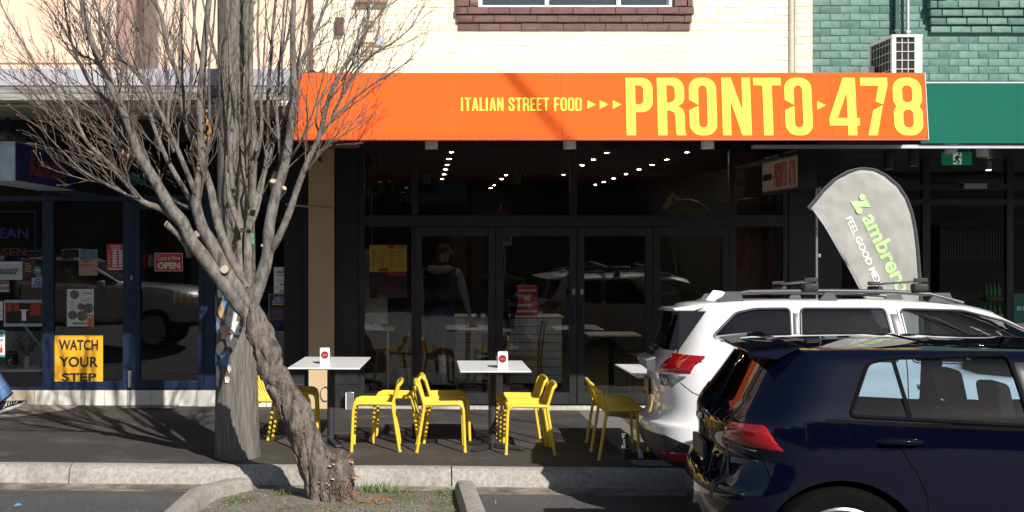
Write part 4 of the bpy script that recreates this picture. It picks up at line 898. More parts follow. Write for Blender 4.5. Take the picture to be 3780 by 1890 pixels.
blocks(t, [(a, 922 + i * 9.4, a + 17, 929 + i * 9.4) for i in range(7) for a in (415, 438)] + [(398, 990, 457, 995)], m_paper)
for i, d_ in enumerate(('Mon.', 'Tues.', 'Wed.', 'Thur.', 'Fri.', 'Sat.', 'Sun.')): text_at(d_, 398, 923 + i * 9.4, 411, 928 + i * 9.4, YG - .003, m_paper, t)
t = post('flyer', 'sandy travel flyer with blue pool photograph on the deli glass', 'poster', (291, 921, 360, 1017), M('flyer_sand', (.42, .30, .20), .6, var=.25, scale=8)); blocks(t, [(293, 923, 359, 960)], M('flyer_photo', (.12, .17, .22), .5, var=.6, scale=14), 'photo'); text_at('Hopar', 302, 962, 330, 970, YG - .003, m_ink, t, shear=.3); lines(t, 298, 350, 975, 984, 4, m_red, 2)
t = post('flyer', 'white services flyer with round photographs above the amber sign', 'poster', (247, 1067, 346, 1205), m_paper)
for a, b_, r_ in ((275, 1088, 17), (298, 1132, 13), (326, 1138, 19), (268, 1163, 17), (303, 1166, 19)):
    MB().lathe([(.001, -.002), (r_ / 311, -.002), (r_ / 311, -.001)], 20, (xw(a), YG, zw(b_)), 'y').build('photo', M('round_photo_%d' % a, (.16, .14, .13), .6, var=.7, scale=18), t)
lines(t, 256, 284, 1112, 1142, 4, M('print_grey', (.4, .4, .4), .6), 4); lines(t, 298, 342, 1100, 1116, 4, MATS['print_grey'], 5); blocks(t, [(304, 1080, 338, 1085), (268, 1190, 320, 1198)], M('print_green', (.22, .36, .08), .6)); blocks(t, [(322, 1162, 344, 1204)], M('print_orange', (.75, .18, .05), .6)); text_at('20%', 325, 1167, 340, 1174, YG - .003, m_paper, t, bold=.03)
t = post('paper_sign', 'pale paper sign reading ALWAYS FRESH in the deli window', 'sign', (-40, 966, 83, 1033), M('paper_grey', (.5, .52, .52), .6)); text_at('ALWAYS', -6, 992, 66, 1002, YG - .003, m_ink, t, bold=.03); text_at('FRESH', -2, 1003, 58, 1013, YG - .003, m_ink, t, bold=.03); blocks(t, [(-38, 968, 80, 972)], m_paper, 'tape')
t = post('paper_sign', 'maroon card with pale lettering next to the ALWAYS FRESH paper', 'sign', (83, 955, 132, 1025), M('card_maroon', (.09, .03, .03), .6)); lines(t, 92, 124, 972, 1000, 9, M('print_gold', (.4, .28, .16), .6), 3)
mb = MB().lathe([(.001, -.002), (.048, -.002), (.048, 0)], 24, (xw(139), YG - .003, zw(998)), 'y'); t = thing('round_sticker', 'round green sticker on blue frame edge of the deli window', 'sticker', (xw(139), YG, zw(1013))); mb.build('disc', M('sticker_green', (.06, .30, .19), .5), t); mb = MB(); [mb.box(xw(130), YG - .007, zw(994 + 4 * i + 1.6), xw(148), YG - .0055, zw(994 + 4 * i)) for i in range(2)]; mb.build('print', m_paper, t)
t = post('security_sticker', 'small pale WARNING SECURITY sticker on the deli glass', 'sticker', (117, 1015, 160, 1060), M('sticker_grey', (.4, .42, .5), .6)); text_at('WARNING', 121, 1017, 156, 1023, YG - .003, m_red, t); text_at('SECURITY', 121, 1051, 156, 1057, YG - .003, m_ink, t); text_at('G', 128, 1027, 150, 1049, YG - .003, M('print_blue', (.05, .1, .4), .6), t, bold=.04)
t = post('photo_print', 'framed red theatre photograph with a figure in white', 'poster', (14, 1107, 156, 1205), M('frame_pale', (.4, .42, .48), .5)); blocks(t, [(20, 1118, 154, 1194)], M('photo_black', (.015, .012, .012), .5), 'photo'); blocks(t, [(24, 1119, 44, 1150), (50, 1119, 70, 1148), (112, 1119, 150, 1165)], M('photo_red', (.35, .04, .02), .6), 'curtain', .0025); blocks(t, [(80, 1147, 96, 1184), (74, 1143, 104, 1147)], m_paper, 'figure', .0025)
t = post('photo_print', 'small pink and grey picture card in the deli window', 'poster', (-30, 1036, 35, 1078), M('card_pinkgrey', (.25, .18, .2), .6, var=.5, scale=14)); blocks(t, [(-30, 1052, 32, 1056), (-30, 1072, 34, 1076)], m_paper)
t = post('leaflet', 'white leaflet with red guitar drawing at deli window edge', 'poster', (-60, 1219, 18, 1318), m_paper); text_at('OUT', -8, 1252, 12, 1260, YG - .003, m_ink, t, bold=.03); blocks(t, [(0, 1284, 9, 1302), (3, 1270, 6, 1284)], m_red); blocks(t, [(-10, 1222, 13, 1244)], M('print_teal', (.05, .3, .35), .6)); blocks(t, [(-60, 1310, 18, 1318)], MATS['print_teal'])
t = post('leaflet', 'plain white leaflets beside the theatre photograph', 'poster', (-60, 1112, 10, 1182), m_paper); lines(t, -20, 6, 1125, 1175, 7, m_ink, 9)
t = post('window_lettering', 'blue and red painted EUROPEAN DELICATESSEN lettering in the deli window', 'lettering', (-280, 783, -279, 784), m_blue)
mbl = M('paint_blue', (.015, .02, .16), .5); mrd = M('paint_red', (.12, .01, .01), .5)
text_at('EUROPEAN', -190, 842, 105, 880, YG - .003, mbl, t, bold=.02); text_at('DELICATESSEN', -260, 915, 98, 945, YG - .003, mrd, t, bold=.02); blocks(t, [(128, 783, 132, 965), (-280, 779, 132, 783), (-280, 962, 132, 966)], mbl, 'border')
t = post('street_number', 'teal painted street number 480 on the deli fanlight', 'lettering', (520, 644, 521, 645), m_frame); text_at('480', 440, 636, 540, 686, YG - .003, M('paint_teal', (.0, .14, .12), .5), t, bold=.04)
t = post('flyer', 'white notice flyer with small yellow emblems right of the power pole', 'poster', (1011, 986, 1081, 1083), m_paper); blocks(t, [(1021, 1002, 1044, 1007), (1056, 1002, 1070, 1007)], m_ink); blocks(t, [(1041, 992, 1053, 1003), (1018, 1055, 1026, 1064), (1055, 1055, 1066, 1064)], m_yellowprint); lines(t, 1018, 1076, 1013, 1020, 4, MATS['print_grey'], 1, .8); lines(t, 1018, 1076, 1036, 1044, 4, MATS['print_grey'], 3, .8); blocks(t, [(1033, 1048, 1058, 1052)], m_blue); lines(t, 1032, 1074, 1070, 1080, 5, m_ink, 3, .8)
t = post('event_poster', 'dark blue dance party poster with red and pale lettering behind the tree', 'poster', (992, 1086, 1090, 1226), M('poster_frame', (.4, .4, .42), .5)); blocks(t, [(994, 1088, 1088, 1224)], M('poster_navy', (.012, .012, .05), .5), 'field'); text_at('DISKOTEKA', 1009, 1095, 1075, 1107, YG - .004, M('print_sky', (.35, .42, .55), .5), t, bold=.03, shear=.2); text_at('RETROMANIA', 1005, 1108, 1083, 1120, YG - .004, MATS['print_sky'], t, bold=.03, shear=.2); blocks(t, [(1006, 1122, 1080, 1125)], m_yellowprint, 'stripe', .0025); blocks(t, [(998, 1140 + j * 9, 1084, 1146 + j * 9) for j in range(5)], M('poster_art', (.12, .06, .10), .6, var=.95, scale=30), 'artwork', .0025); lines(t, 1030, 1056, 1194, 1216, 7, m_paper, 8)
t = thing('flower_bucket', 'red flowers standing low behind the deli glass right of the pole', 'flowers', (xw(1025), YD + .35, .14))
fb = MB(); rf_ = random.Random(5)
for i in range(60): fb.lathe([(.001, -.02), (.022, 0), (.001, .02)], 6, (xw(1025) + rf_.gauss(0, .08), YD + .35 + rf_.gauss(0, .06), zw(1285) + rf_.gauss(0, .06)))
fb.build('blooms', M('bloom_red', (.30, .01, .02), .6), t)['kind'] = 'stuff'; MB().lathe([(.1, 0), (.13, .38), (.12, .38)], 18, (xw(1025), YD + .35, .14)).build('bucket', m_zinc, t, smooth=True)

# ================================================================== GREEN SHOPFRONT (right)
gf = thing('shopfront', 'black framed burrito shopfront under the green awning', 'shopfront', (7, YS, 0))
for a, b_, c, d in ((3085, 3105, 545, 1500), (3404, 3432, 545, 1500), (3714, 3738, 545, 1500), (4100, 4130, 545, 1500)): bx('mullion', xw(a), FD0, zw(d), xw(b_), FD1, zw(c), m_frame, gf, bevel=.003)
for a, b_ in ((3105.5, 3403.5), (3432.5, 3713.5), (3738.5, 4099.5)):
    bx('transom', xw(a), FD0 + .003, zw(702), xw(b_), FD1 - .003, zw(680), m_frame, gf); bx('transom', xw(a), FD0 + .003, zw(757), xw(b_), FD1 - .003, zw(735), m_frame, gf); bx('pane', xw(a), YS + .02, zw(680), xw(b_), YS + .026, zw(545), m_glass, gf); bx('pane', xw(a), YS + .02, zw(1460), xw(b_), YS + .026, zw(757), m_glass, gf); bx('bottom_rail', xw(a), FD0 + .003, zw(1500), xw(b_), FD1 - .003, zw(1460), m_frame, gf)
bx('head', xw(3085), FD0 + .01, zw(545) + .001, 18, FD1, 3.45, m_frame, gf); bx('door_closer', xw(3548), FD0 - .06, zw(698), xw(3632), FD0 - .004, zw(677), m_steel, gf, bevel=.004)
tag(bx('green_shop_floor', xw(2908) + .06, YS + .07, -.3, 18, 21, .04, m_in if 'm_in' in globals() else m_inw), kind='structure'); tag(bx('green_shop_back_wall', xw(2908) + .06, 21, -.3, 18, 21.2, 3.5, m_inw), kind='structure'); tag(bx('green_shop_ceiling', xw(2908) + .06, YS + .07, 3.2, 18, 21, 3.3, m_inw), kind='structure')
t = thing('wall_panel', 'dark teal panel just inside the burrito shop glass', 'panel', (xw(3120), YS + .4, .04)); bx('panel', xw(3070), YS + .4, .04, xw(3135), YS + .43, 2.4, M('teal_dark', (.01, .05, .045), .5), t); bx('plinth', xw(3069), YS + .38, .04, xw(3136), YS + .44, .2, m_frame, t)
t = thing('counter', 'ribbed dark counter front inside the burrito shop', 'counter', (X(3600, 17), 17, .04)); bx('carcass', X(3470, 17), 17.02, .04, X(3720, 17), 17.6, Z(830, 17), m_inw, t)
for i in range(24): bx('rib', X(3472 + i * 10.2, 17), 17.0, Z(965, 17), X(3478 + i * 10.2, 17), 17.018, Z(850, 17), M('rib_grey', (.06, .06, .06), .5), t)
ybt = 15.0
t = thing('drinks_crate', 'wooden crate holding green glass bottles inside the burrito shop', 'crate', (X(3672, ybt), ybt, .04)); bx('crate', X(3635, ybt), ybt, Z(1240, ybt), X(3725, ybt), ybt + .3, Z(1175, ybt), M('crate_wood', (.25, .14, .07), .7), t); bx('plinth', X(3630, ybt), ybt - .02, .04, X(3730, ybt), ybt + .32, Z(1241, ybt), m_frame, t)
bx('shelf_box', X(3655, ybt), ybt + .1, Z(1112, ybt), X(3718, ybt), ybt + .28, Z(1100, ybt), MATS['crate_wood'], t)
m_bot = M('bottle_green', (.02, .22, .06), .2)
mb = MB().lathe([(.03, 0), (.032, .02), (.032, .1), (.012, .16), (.012, .2), (.015, .21)], 10); bme = mb.mesh('bottle'); bme.materials.append(m_bot); smooth_mesh(bme, 50)
for i in range(8):
    o = bpy.data.objects.new('bottle', bme); COL.objects.link(o); o.location = (X(3642 + i % 5 * 18, ybt), ybt + .06 + .1 * (i // 5), Z(1174, ybt)); tag(o, 'green glass bottle standing in the wooden crate', 'bottle', 'bottles in the crate')
for i in range(4):
    o = bpy.data.objects.new('bottle', bme); COL.objects.link(o); o.location = (X(3664 + i * 15, ybt), ybt + .18, Z(1099, ybt)); tag(o, 'green glass bottle on the upper shelf box behind the crate', 'bottle', 'bottles above the crate')
YW = YS - .03
t = thing('window_decal', 'teal window decal with white capitals at the burrito shop pane edge', 'decal', (xw(3770), YW, zw(1210))); sheet(3741, 1084, 3900, 1192, YW, .002).build('panel', M('decal_teal', (.005, .14, .11), .5), t); text_at('BURRITOS', 3754, 1130, 3850, 1146, YW - .002, m_paper, t, bold=.03); sheet(3741, 1193, 3900, 1240, YW, .002).build('lower_panel', m_paper, t)
t = thing('spot_lamp', 'small lit white spot lamp inside the burrito shop', 'light', (X(3649, 15), 15, 3.0)); MB().lathe([(.03, -.06), (.035, -.05), (.03, .05)], 14, (X(3649, 15), 15, Z(610, 15))).build('body', m_white, t, smooth=True); MB().lathe([(.001, -.062), (.028, -.062), (.028, -.0605)], 14, (X(3649, 15), 15, Z(610, 15))).build('lamp', m_lamp, t); bx('stem', X(3648, 15), 14.995, Z(608, 15) + .05, X(3650, 15), 15.005, 3.2, m_white, t)
# ================================================================== POWER POLE
m_pole = M('weathered_pole_wood', (.165, .152, .136), .9, var=.38, scale=9, stretch=(6, 6, .45), bump=.9, bscale=14, col2=(.12, .108, .095), c2scale=5, c2lo=.5, c2hi=.68, bdist=.02)
YPo = 10.66; pox = X(876, YPo)
pg = gz(pox)
t = thing('power_pole', 'thick weathered timber power pole plastered with torn paper scraps', 'pole', (pox, YPo, pg))
mb = MB(); n = 40; prof = [(-.25, .215), (0, .209), (.12, .202), (.35, .194), (.8, .184), (1.4, .176), (2.2, .168), (3.2, .16), (4.6, .15), (6.5, .14), (9, .128)]
zz = []
for (z0_, r0), (z1_, r1) in zip(prof[:-1], prof[1:]):
    k = max(1, int((z1_ - z0_) / .12))
    zz += [(z0_ + (z1_ - z0_) * i / k, r0 + (r1 - r0) * i / k) for i in range(k)]
zz.append(prof[-1])
def pole_r(z):
    for (a, ra), (b, rb_) in zip(prof[:-1], prof[1:]):
        if a <= z <= b: return ra + (rb_ - ra) * (z - a) / (b - a)
    return .13
for z, r_ in zz:
    for j in range(n):
        a = 2 * math.pi * j / n; rr = r_ * (1 + .035 * mnoise.noise(Vector((math.cos(a) * 5, math.sin(a) * 5, z * .5))) + .02 * mnoise.noise(Vector((math.cos(a) * 14, math.sin(a) * 14, z * .8))))
        mb.v.append(Vector((pox + math.cos(a) * rr - .02 * z * .3, YPo + math.sin(a) * rr, z + pg)))
for i in range(len(zz) - 1):
    for j in range(n): mb.f.append([i * n + j, i * n + (j + 1) % n, (i + 1) * n + (j + 1) % n, (i + 1) * n + j])
mb.f.append(list(range((len(zz) - 1) * n, len(zz) * n))); mb.build('shaft', m_pole, t, smooth=True)
def on_pole(ang, z, lift): r_ = pole_r(z) * 1.03 + lift; return Vector((pox + math.cos(ang) * r_ - .006 * z, YPo + math.sin(ang) * r_, z + pg))
rs_ = random.Random(11)
pcols = [(.62, .60, .56), (.14, .30, .55), (.68, .48, .28), (.55, .54, .52), (.72, .70, .66), (.35, .42, .62), (.55, .30, .22), (.66, .62, .40), (.10, .22, .42), (.5, .5, .5), (.70, .62, .55), (.32, .16, .14)]
spots = [(834, 1075, 60, 70), (858, 1110, 70, 60), (830, 1150, 50, 80), (868, 1170, 60, 90), (885, 1210, 40, 60), (815, 1200, 40, 70), (845, 1225, 50, 60), (826, 1290, 60, 70), (842, 1320, 46, 70), (818, 1390, 30, 90), (870, 1260, 40, 60), (808, 1130, 30, 90), (855, 1400, 20, 30), (812, 1330, 26, 60), (880, 1120, 30, 60), (862, 1360, 16, 40)]
for i, (px, py, wp, hp) in enumerate(spots):
    zc = Z(py, YPo - .17) - pg; aw_ = wp / 408 / .18 / 2; hh = hp / 408 / 2; sx = max(-.95, min(.95, (px - 876) / 408 / .185)); a0 = -math.pi / 2 + math.asin(sx)
    mb = MB(); k = 14; mb.v.append(on_pole(a0, zc, .003)); q = []
    for j in range(k):
        th_ = 2 * math.pi * j / k; s_ = rs_.uniform(.55, 1.1); mb.v.append(on_pole(a0 + math.cos(th_) * aw_ * s_, zc + math.sin(th_) * hh * s_, .002 + rs_.uniform(0, .002) + .0006 * i)); q.append(j + 1)
    for j in range(k): mb.f.append([0, q[j], q[(j + 1) % k]])
    mb.build('paper_scrap', M('scrap_%d' % (i % 12), pcols[i % 12], .8, var=.35, scale=22), t)
bx('number_tag', pox - .055, YPo - .196, Z(921, YPo - .19), pox + .005, YPo - .19, Z(904, YPo - .19), M('tag_yellow', (.75, .58, .05), .5), t)
text_at('30', 850, 906, 863, 919, YPo - .1975, m_ink, t, bold=.02)
bx('green_tag', X(929, YPo - .15), YPo - .16, Z(900, YPo - .15), X(938, YPo - .15), YPo - .15, Z(862, YPo - .15), M('tag_green', (.12, .45, .36), .5), t)
mb = MB()
rs_2 = random.Random(5)
for i in range(30):
    p = on_pole(-math.pi / 2 + rs_2.uniform(-1, 1), rs_2.uniform(.7, 2.2), 0); mb.lathe([(.004, -.008), (.004, 0)], 5, p, 'y')
mb.build('staples', m_steel, t)['kind'] = 'stuff'

# ================================================================== STREET TREE
m_bark = M('grey_bark', (.165, .148, .134), .9, var=.42, scale=26, stretch=(1, 1, .45), bump=1, bscale=55, col2=(.075, .065, .058), c2scale=20, c2lo=.53, c2hi=.68, bdist=.012)
m_bark0 = M('rough_trunk_bark', (.165, .138, .12), .95, var=.4, scale=40, stretch=(1, 1, .28), bump=1, bscale=55, col2=(.055, .045, .038), c2scale=15, c2lo=.5, c2hi=.68, bdist=.03)
m_twig = M('twig_bark', (.125, .102, .09), .85, var=.25, scale=8)
m_bud = M('bud_red_brown', (.26, .105, .07), .7, var=.3, scale=8)
YT = 9.36; ST = F / YT
tx0 = X(1222, YT); tg = road_z(YT) + gz(tx0)
tree = thing('street_tree', 'bare leaning street tree with many upswept grey branches', 'tree', (tx0, YT, tg))
def TP(px, py, dy=0): return P(px, py, YT + dy)
def resample(pts, step):
    out = [pts[0]]
    # catmull-rom
    q = [pts[0] * 2 - pts[1]] + pts + [pts[-1] * 2 - pts[-2]]
    for i in range(1, len(q) - 2):
        k = max(1, int((q[i + 1] - q[i]).length / step))
        for j in range(1, k + 1):
            u = j / k; p0, p1, p2, p3 = q[i - 1], q[i], q[i + 1], q[i + 2]
            out.append(.5 * ((2 * p1) + (p2 - p0) * u + (2 * p0 - 5 * p1 + 4 * p2 - p3) * u * u + (3 * p1 - p0 - 3 * p2 + p3) * u ** 3))
    return out
tr = [TP(1232, 1872), TP(1214, 1828), TP(1192, 1770), TP(1146, 1669), TP(1108, 1560), TP(1060, 1470), TP(1016, 1390), TP(972, 1284), TP(946, 1207), TP(932, 1150), TP(927, 1110), TP(925, 1080), TP(924, 1055)]
trr = [.20, .172, .146, .13, .128, .122, .117, .110, .106, .102, .095, .07, .03]
rp_ = resample(tr, .022); rr_ = []
for i in range(len(rp_)):
    u = i / (len(rp_) - 1) * (len(tr) - 1); k = min(int(u), len(tr) - 2); rr_.append(trr[k] + (trr[k + 1] - trr[k]) * (u - k))
mb = MB(); mb.tube(rp_, rr_, 56)
kn = [(TP(1098, 1575, -.14), .11, .05), (TP(1104, 1600, -.16), .045, -.05), (TP(1010, 1290, -.04), .1, .03), (TP(1240, 1740, -.06), .12, .06), (TP(1180, 1700, -.12), .09, .03), (TP(990, 1215, 0), .07, .04)]
for v in mb.v:
    ax = min(rp_, key=lambda p: (p - v).length_squared); d = (v - ax)
    if d.length > 1e-5:
        dn = d.normalized(); a = .024 * mnoise.noise(Vector((v.x * 16, v.y * 16, v.z * 3.5))) + .016 * mnoise.noise(v * 4.5) + .012 * mnoise.noise(v * 30) - .03 * max(0, .12 - abs(mnoise.noise(Vector((v.x * 9, v.y * 9, v.z * 2.2 + 5))))) / .12
        for c, rad, am in kn: a += am * math.exp(-((v - c).length / rad) ** 2 * 1.5)
        v += dn * a
mb.build('trunk', m_bark0, tree, smooth=True)
# burl with cut sprouts at the right of the base
mb = MB(); cB = TP(1248, 1775, -.02); nu, nv = 28, 18
for i in range(nv + 1):
    ph = math.pi * i / nv
    for j in range(nu):
        th_ = 2 * math.pi * j / nu; d = Vector((math.sin(ph) * math.cos(th_), math.sin(ph) * math.sin(th_), math.cos(ph)))
        r_ = Vector((d.x * .125, d.y * .17, d.z * .23)); s_ = 1 + .28 * mnoise.noise(d * 2.3 + Vector((3, 1, 7))) + .14 * mnoise.noise(d * 7) + .05 * mnoise.noise(d * 20); mb.v.append(cB + r_ * s_)
for i in range(nv):
    for j in range(nu): mb.f.append([i * nu + j, i * nu + (j + 1) % nu, (i + 1) * nu + (j + 1) % nu, (i + 1) * nu + j])
mb.build('burl', m_bark0, tree, smooth=True)
sh = MB(); rsu = random.Random(21); cuts = MB()
for i in range(120):
    d = Vector((rsu.uniform(-.9, 1), rsu.uniform(-1, .2), rsu.uniform(-.6, 1))).normalized(); p = cB + Vector((d.x * .125, d.y * .17, d.z * .22)); l = rsu.uniform(.02, .12); q = p + d * l * .4 + Vector((rsu.uniform(-.03, .05), rsu.uniform(-.04, .02), rsu.uniform(-.05, .06))) * (l * 9)
    sh.tube([p, (p + q) / 2 + Vector((0, 0, rsu.uniform(-.01, .01))), q], [.004, .003, .0015], 5)
    if i < 13: cuts.lathe([(.008 + .012 * rsu.random(), -.004), (.010, .004), (.001, .006)], 7, cB + Vector((d.x * .14, d.y * .19, abs(d.z) * .245)))
sh.build('sprouts', m_bud, tree)['kind'] = 'stuff'; cuts.build('cut_knobs', M('cut_wood', (.42, .34, .26), .9, var=.3, scale=20), tree, smooth=True)['kind'] = 'stuff'
# limbs traced stem by stem: (pixels, start radius, end radius, depth at end)
LM = [
 ([(922, 1160), (887, 1127), (826, 1043), (761, 963), (700, 880), (677, 824), (640, 778), (590, 696), (547, 621), (509, 559), (472, 447), (435, 373), (385, 273), (348, 174), (317, 75), (304, 0), (285, -130), (262, -260)], .088, .014, -.35),
 ([(690, 860), (655, 815), (600, 772), (528, 745), (484, 696), (428, 633), (373, 571), (329, 534), (273, 435), (230, 373), (199, 323), (155, 273), (112, 211), (81, 155), (37, 81)], .036, .005, -.55),
 ([(560, 755), (528, 745), (435, 702), (348, 658), (298, 627), (248, 577), (205, 534), (168, 490), (143, 435)], .017, .004, -.8),
 ([(700, 945), (688, 905), (655, 862), (617, 828)], .036, .026, -.12),
 ([(926, 1140), (910, 1113), (845, 1020), (780, 898), (747, 842), (724, 754), (728, 712), (738, 640), (742, 559), (742, 373), (752, 186), (770, 0), (782, -140), (790, -280)], .078, .016, -.25),
 ([(726, 740), (718, 705), (658, 559), (621, 484), (559, 348), (497, 261), (422, 174), (385, 93), (348, 0), (310, -90)], .026, .008, -.7),
 ([(922, 1120), (905, 1047), (854, 954), (817, 861), (789, 754), (775, 690), (745, 610), (714, 530), (683, 435), (665, 310), (621, 186), (596, 62), (571, 0), (545, -110)], .062, .013, .25),
 ([(705, 510), (690, 470), (670, 373), (668, 186), (671, 0), (676, -140)], .026, .011, .35),
 ([(915, 1066), (890, 950), (888, 805), (896, 670), (897, 600), (888, 373), (894, 186), (894, 0), (890, -200)], .055, .014, .5),
 ([(924, 1110), (915, 1000), (915, 880), (926, 800), (933, 693), (938, 600), (931, 373), (925, 186), (931, 0), (940, -180)], .05, .013, .15),
 ([(920, 850), (950, 776), (975, 660), (994, 590), (1018, 497), (1050, 398), (1045, 300), (1043, 200), (1062, 0)], .018, .006, .4),
 ([(924, 1150), (933, 1113), (957, 1047), (985, 945), (994, 833), (1017, 716), (1050, 623), (1066, 530), (1078, 435), (1093, 348), (1081, 273), (1081, 124), (1084, 0), (1080, -160)], .08, .015, -.1),
 ([(1088, 370), (1096, 320), (1112, 236), (1149, 155), (1180, 75), (1211, 0), (1245, -100)], .024, .009, .3),
 ([(988, 950), (1003, 917), (1027, 880), (1078, 754), (1120, 637), (1137, 590), (1180, 497), (1205, 397), (1236, 310), (1292, 205), (1348, 112), (1366, 0), (1380, -90)], .04, .007, -.3),
 ([(1170, 515), (1190, 485), (1242, 422), (1323, 348), (1397, 298), (1447, 267), (1484, 242)], .015, .004, -.1),
 ([(1225, 440), (1240, 397), (1304, 279), (1366, 211), (1460, 149), (1522, 93), (1553, 37)], .014, .004, .4),
 ([(1070, 590), (1085, 565), (1112, 515), (1155, 422), (1180, 335), (1199, 261), (1223, 174)], .013, .004, -.5),
 ([(893, 850), (865, 780), (845, 714), (832, 497), (820, 310), (783, 155), (770, 93), (750, 0)], .028, .008, .7),
 ([(935, 780), (960, 690), (985, 590), (994, 310), (1006, 124), (1018, 0), (1026, -120)], .024, .01, .65),
 ([(997, 330), (1018, 267), (1056, 155), (1074, 62), (1085, -30)], .016, .007, .5),
 ([(735, 790), (700, 730), (658, 665), (596, 547), (559, 435), (528, 267), (509, 124), (484, 0), (470, -90)], .024, .008, .3),
 ([(420, 330), (397, 292), (348, 224), (286, 193), (230, 99), (161, 0)], .016, .005, .1),
 ([(455, 415), (430, 350), (400, 260), (370, 150), (365, 60), (372, -20)], .015, .006, .2),
 ([(590, 700), (555, 640), (470, 560), (400, 470), (330, 395), (260, 350), (190, 300), (120, 250), (60, 210)], .018, .004, -.2),
 ([(640, 778), (720, 735), (600, 690), (500, 640)], 0, 0, 0),
 ([(700, 768), (640, 735), (560, 665), (470, 545), (410, 490), (330, 460), (250, 440)], .016, .004, .5),
 ([(925, 750), (930, 640), (960, 540), (965, 380), (975, 210), (980, 40)], .014, .005, -.4),
 ([(738, 720), (760, 600), (775, 430), (772, 250), (790, 90), (800, -40)], .015, .006, -.5),
 ([(1180, 500), (1165, 440), (1190, 350), (1240, 250), (1270, 140), (1300, 40)], .009, .003, .2),
 ([(1120, 640), (1150, 570), (1190, 555), (1240, 520), (1290, 470), (1330, 420)], .008, .003, -.2),
 ([(640, 560), (620, 470), (625, 330), (610, 200), (640, 60), (650, -60)], .013, .005, .55),
 ([(885, 520), (905, 400), (910, 250), (905, 90), (915, -60)], .014, .006, -.35),
 ([(500, 540), (470, 480), (452, 380), (430, 240), (432, 110), (445, -30)], .016, .007, .25),
 ([(470, 440), (425, 400), (350, 330), (300, 240), (262, 150), (240, 40), (232, -50)], .018, .007, -.3),
 ([(760, 300), (740, 210), (720, 100), (705, -40)], .013, .007, .1),
 ([(690, 420), (705, 300), (712, 170), (720, 20), (724, -80)], .016, .008, -.2),
 ([(860, 700), (850, 560), (862, 400), (850, 230), (842, 60), (840, -80)], .02, .009, .3),
 ([(945, 560), (965, 450), (958, 300), (950, 150), (955, -20)], .015, .008, .35),
 ([(1040, 660), (1035, 560), (1022, 430), (1030, 280), (1040, 130), (1050, -20)], .017, .007, .3),
 ([(1083, 290), (1105, 200), (1120, 90), (1140, -30)], .013, .007, -.3),
 ([(380, 590), (330, 560), (270, 520), (215, 460), (160, 400), (110, 360), (70, 330)], .012, .004, -.1),
 ([(300, 480), (250, 430), (180, 410), (130, 350), (80, 300), (40, 280)], .010, .004, .2),
 ([(1260, 300), (1300, 240), (1330, 160), (1370, 90), (1420, 20)], .010, .004, .1),
]
rt = random.Random(17)
twg = MB(); bud = MB(); ntw = 0
def twig(p, d, L, r, lev, bend):
    global ntw
    k = max(3, int(L / .07)); pts = [p]; dd = d.normalized(); ntw += 1
    for i in range(k):
        dd = (dd + Vector((rt.uniform(-.11, .11), rt.uniform(-.11, .11), rt.uniform(-.04, .14))) + bend * .07).normalized(); pts.append(pts[-1] + dd * (L / k))
    twg.tube(pts, [max(r * (1 - .68 * i / k), .0016) for i in range(k + 1)], 5 if lev == 0 else 4, cap=False)
    if lev < 2:
        s = 1 if rt.random() < .5 else -1; st = .075 if lev == 0 else .098; n_ = int(L / st)
        for i in range(1, n_ + 1):
            u = (i + rt.uniform(-.3, .3)) / (n_ + .5)
            if u < .12 or u > .98: continue
            j = min(int(u * k), k - 1); q = pts[j].lerp(pts[j + 1], u * k - j); t_ = (pts[j + 1] - pts[j]).normalized(); a = rt.uniform(0, 6.28); o = t_.orthogonal().normalized(); o2 = t_.cross(o); sd = o * math.cos(a) + o2 * math.sin(a); sd.y *= .7
            nd = (t_ + sd * rt.uniform(.35, .8) + Vector((0, 0, .22))).normalized(); twig(q, nd, L * (.6 - .33 * u) * rt.uniform(.5, 1.2) + .03, r * .62, lev + 1, bend)
    for q in ([pts[-1]] if lev < 2 else [pts[-1], pts[-2]]):
        if lev >= 1 and rt.random() < .5: bud.tube([q - dd * .006, q, q + dd * .011], [.0018, .0042, .0008], 4, cap=False)
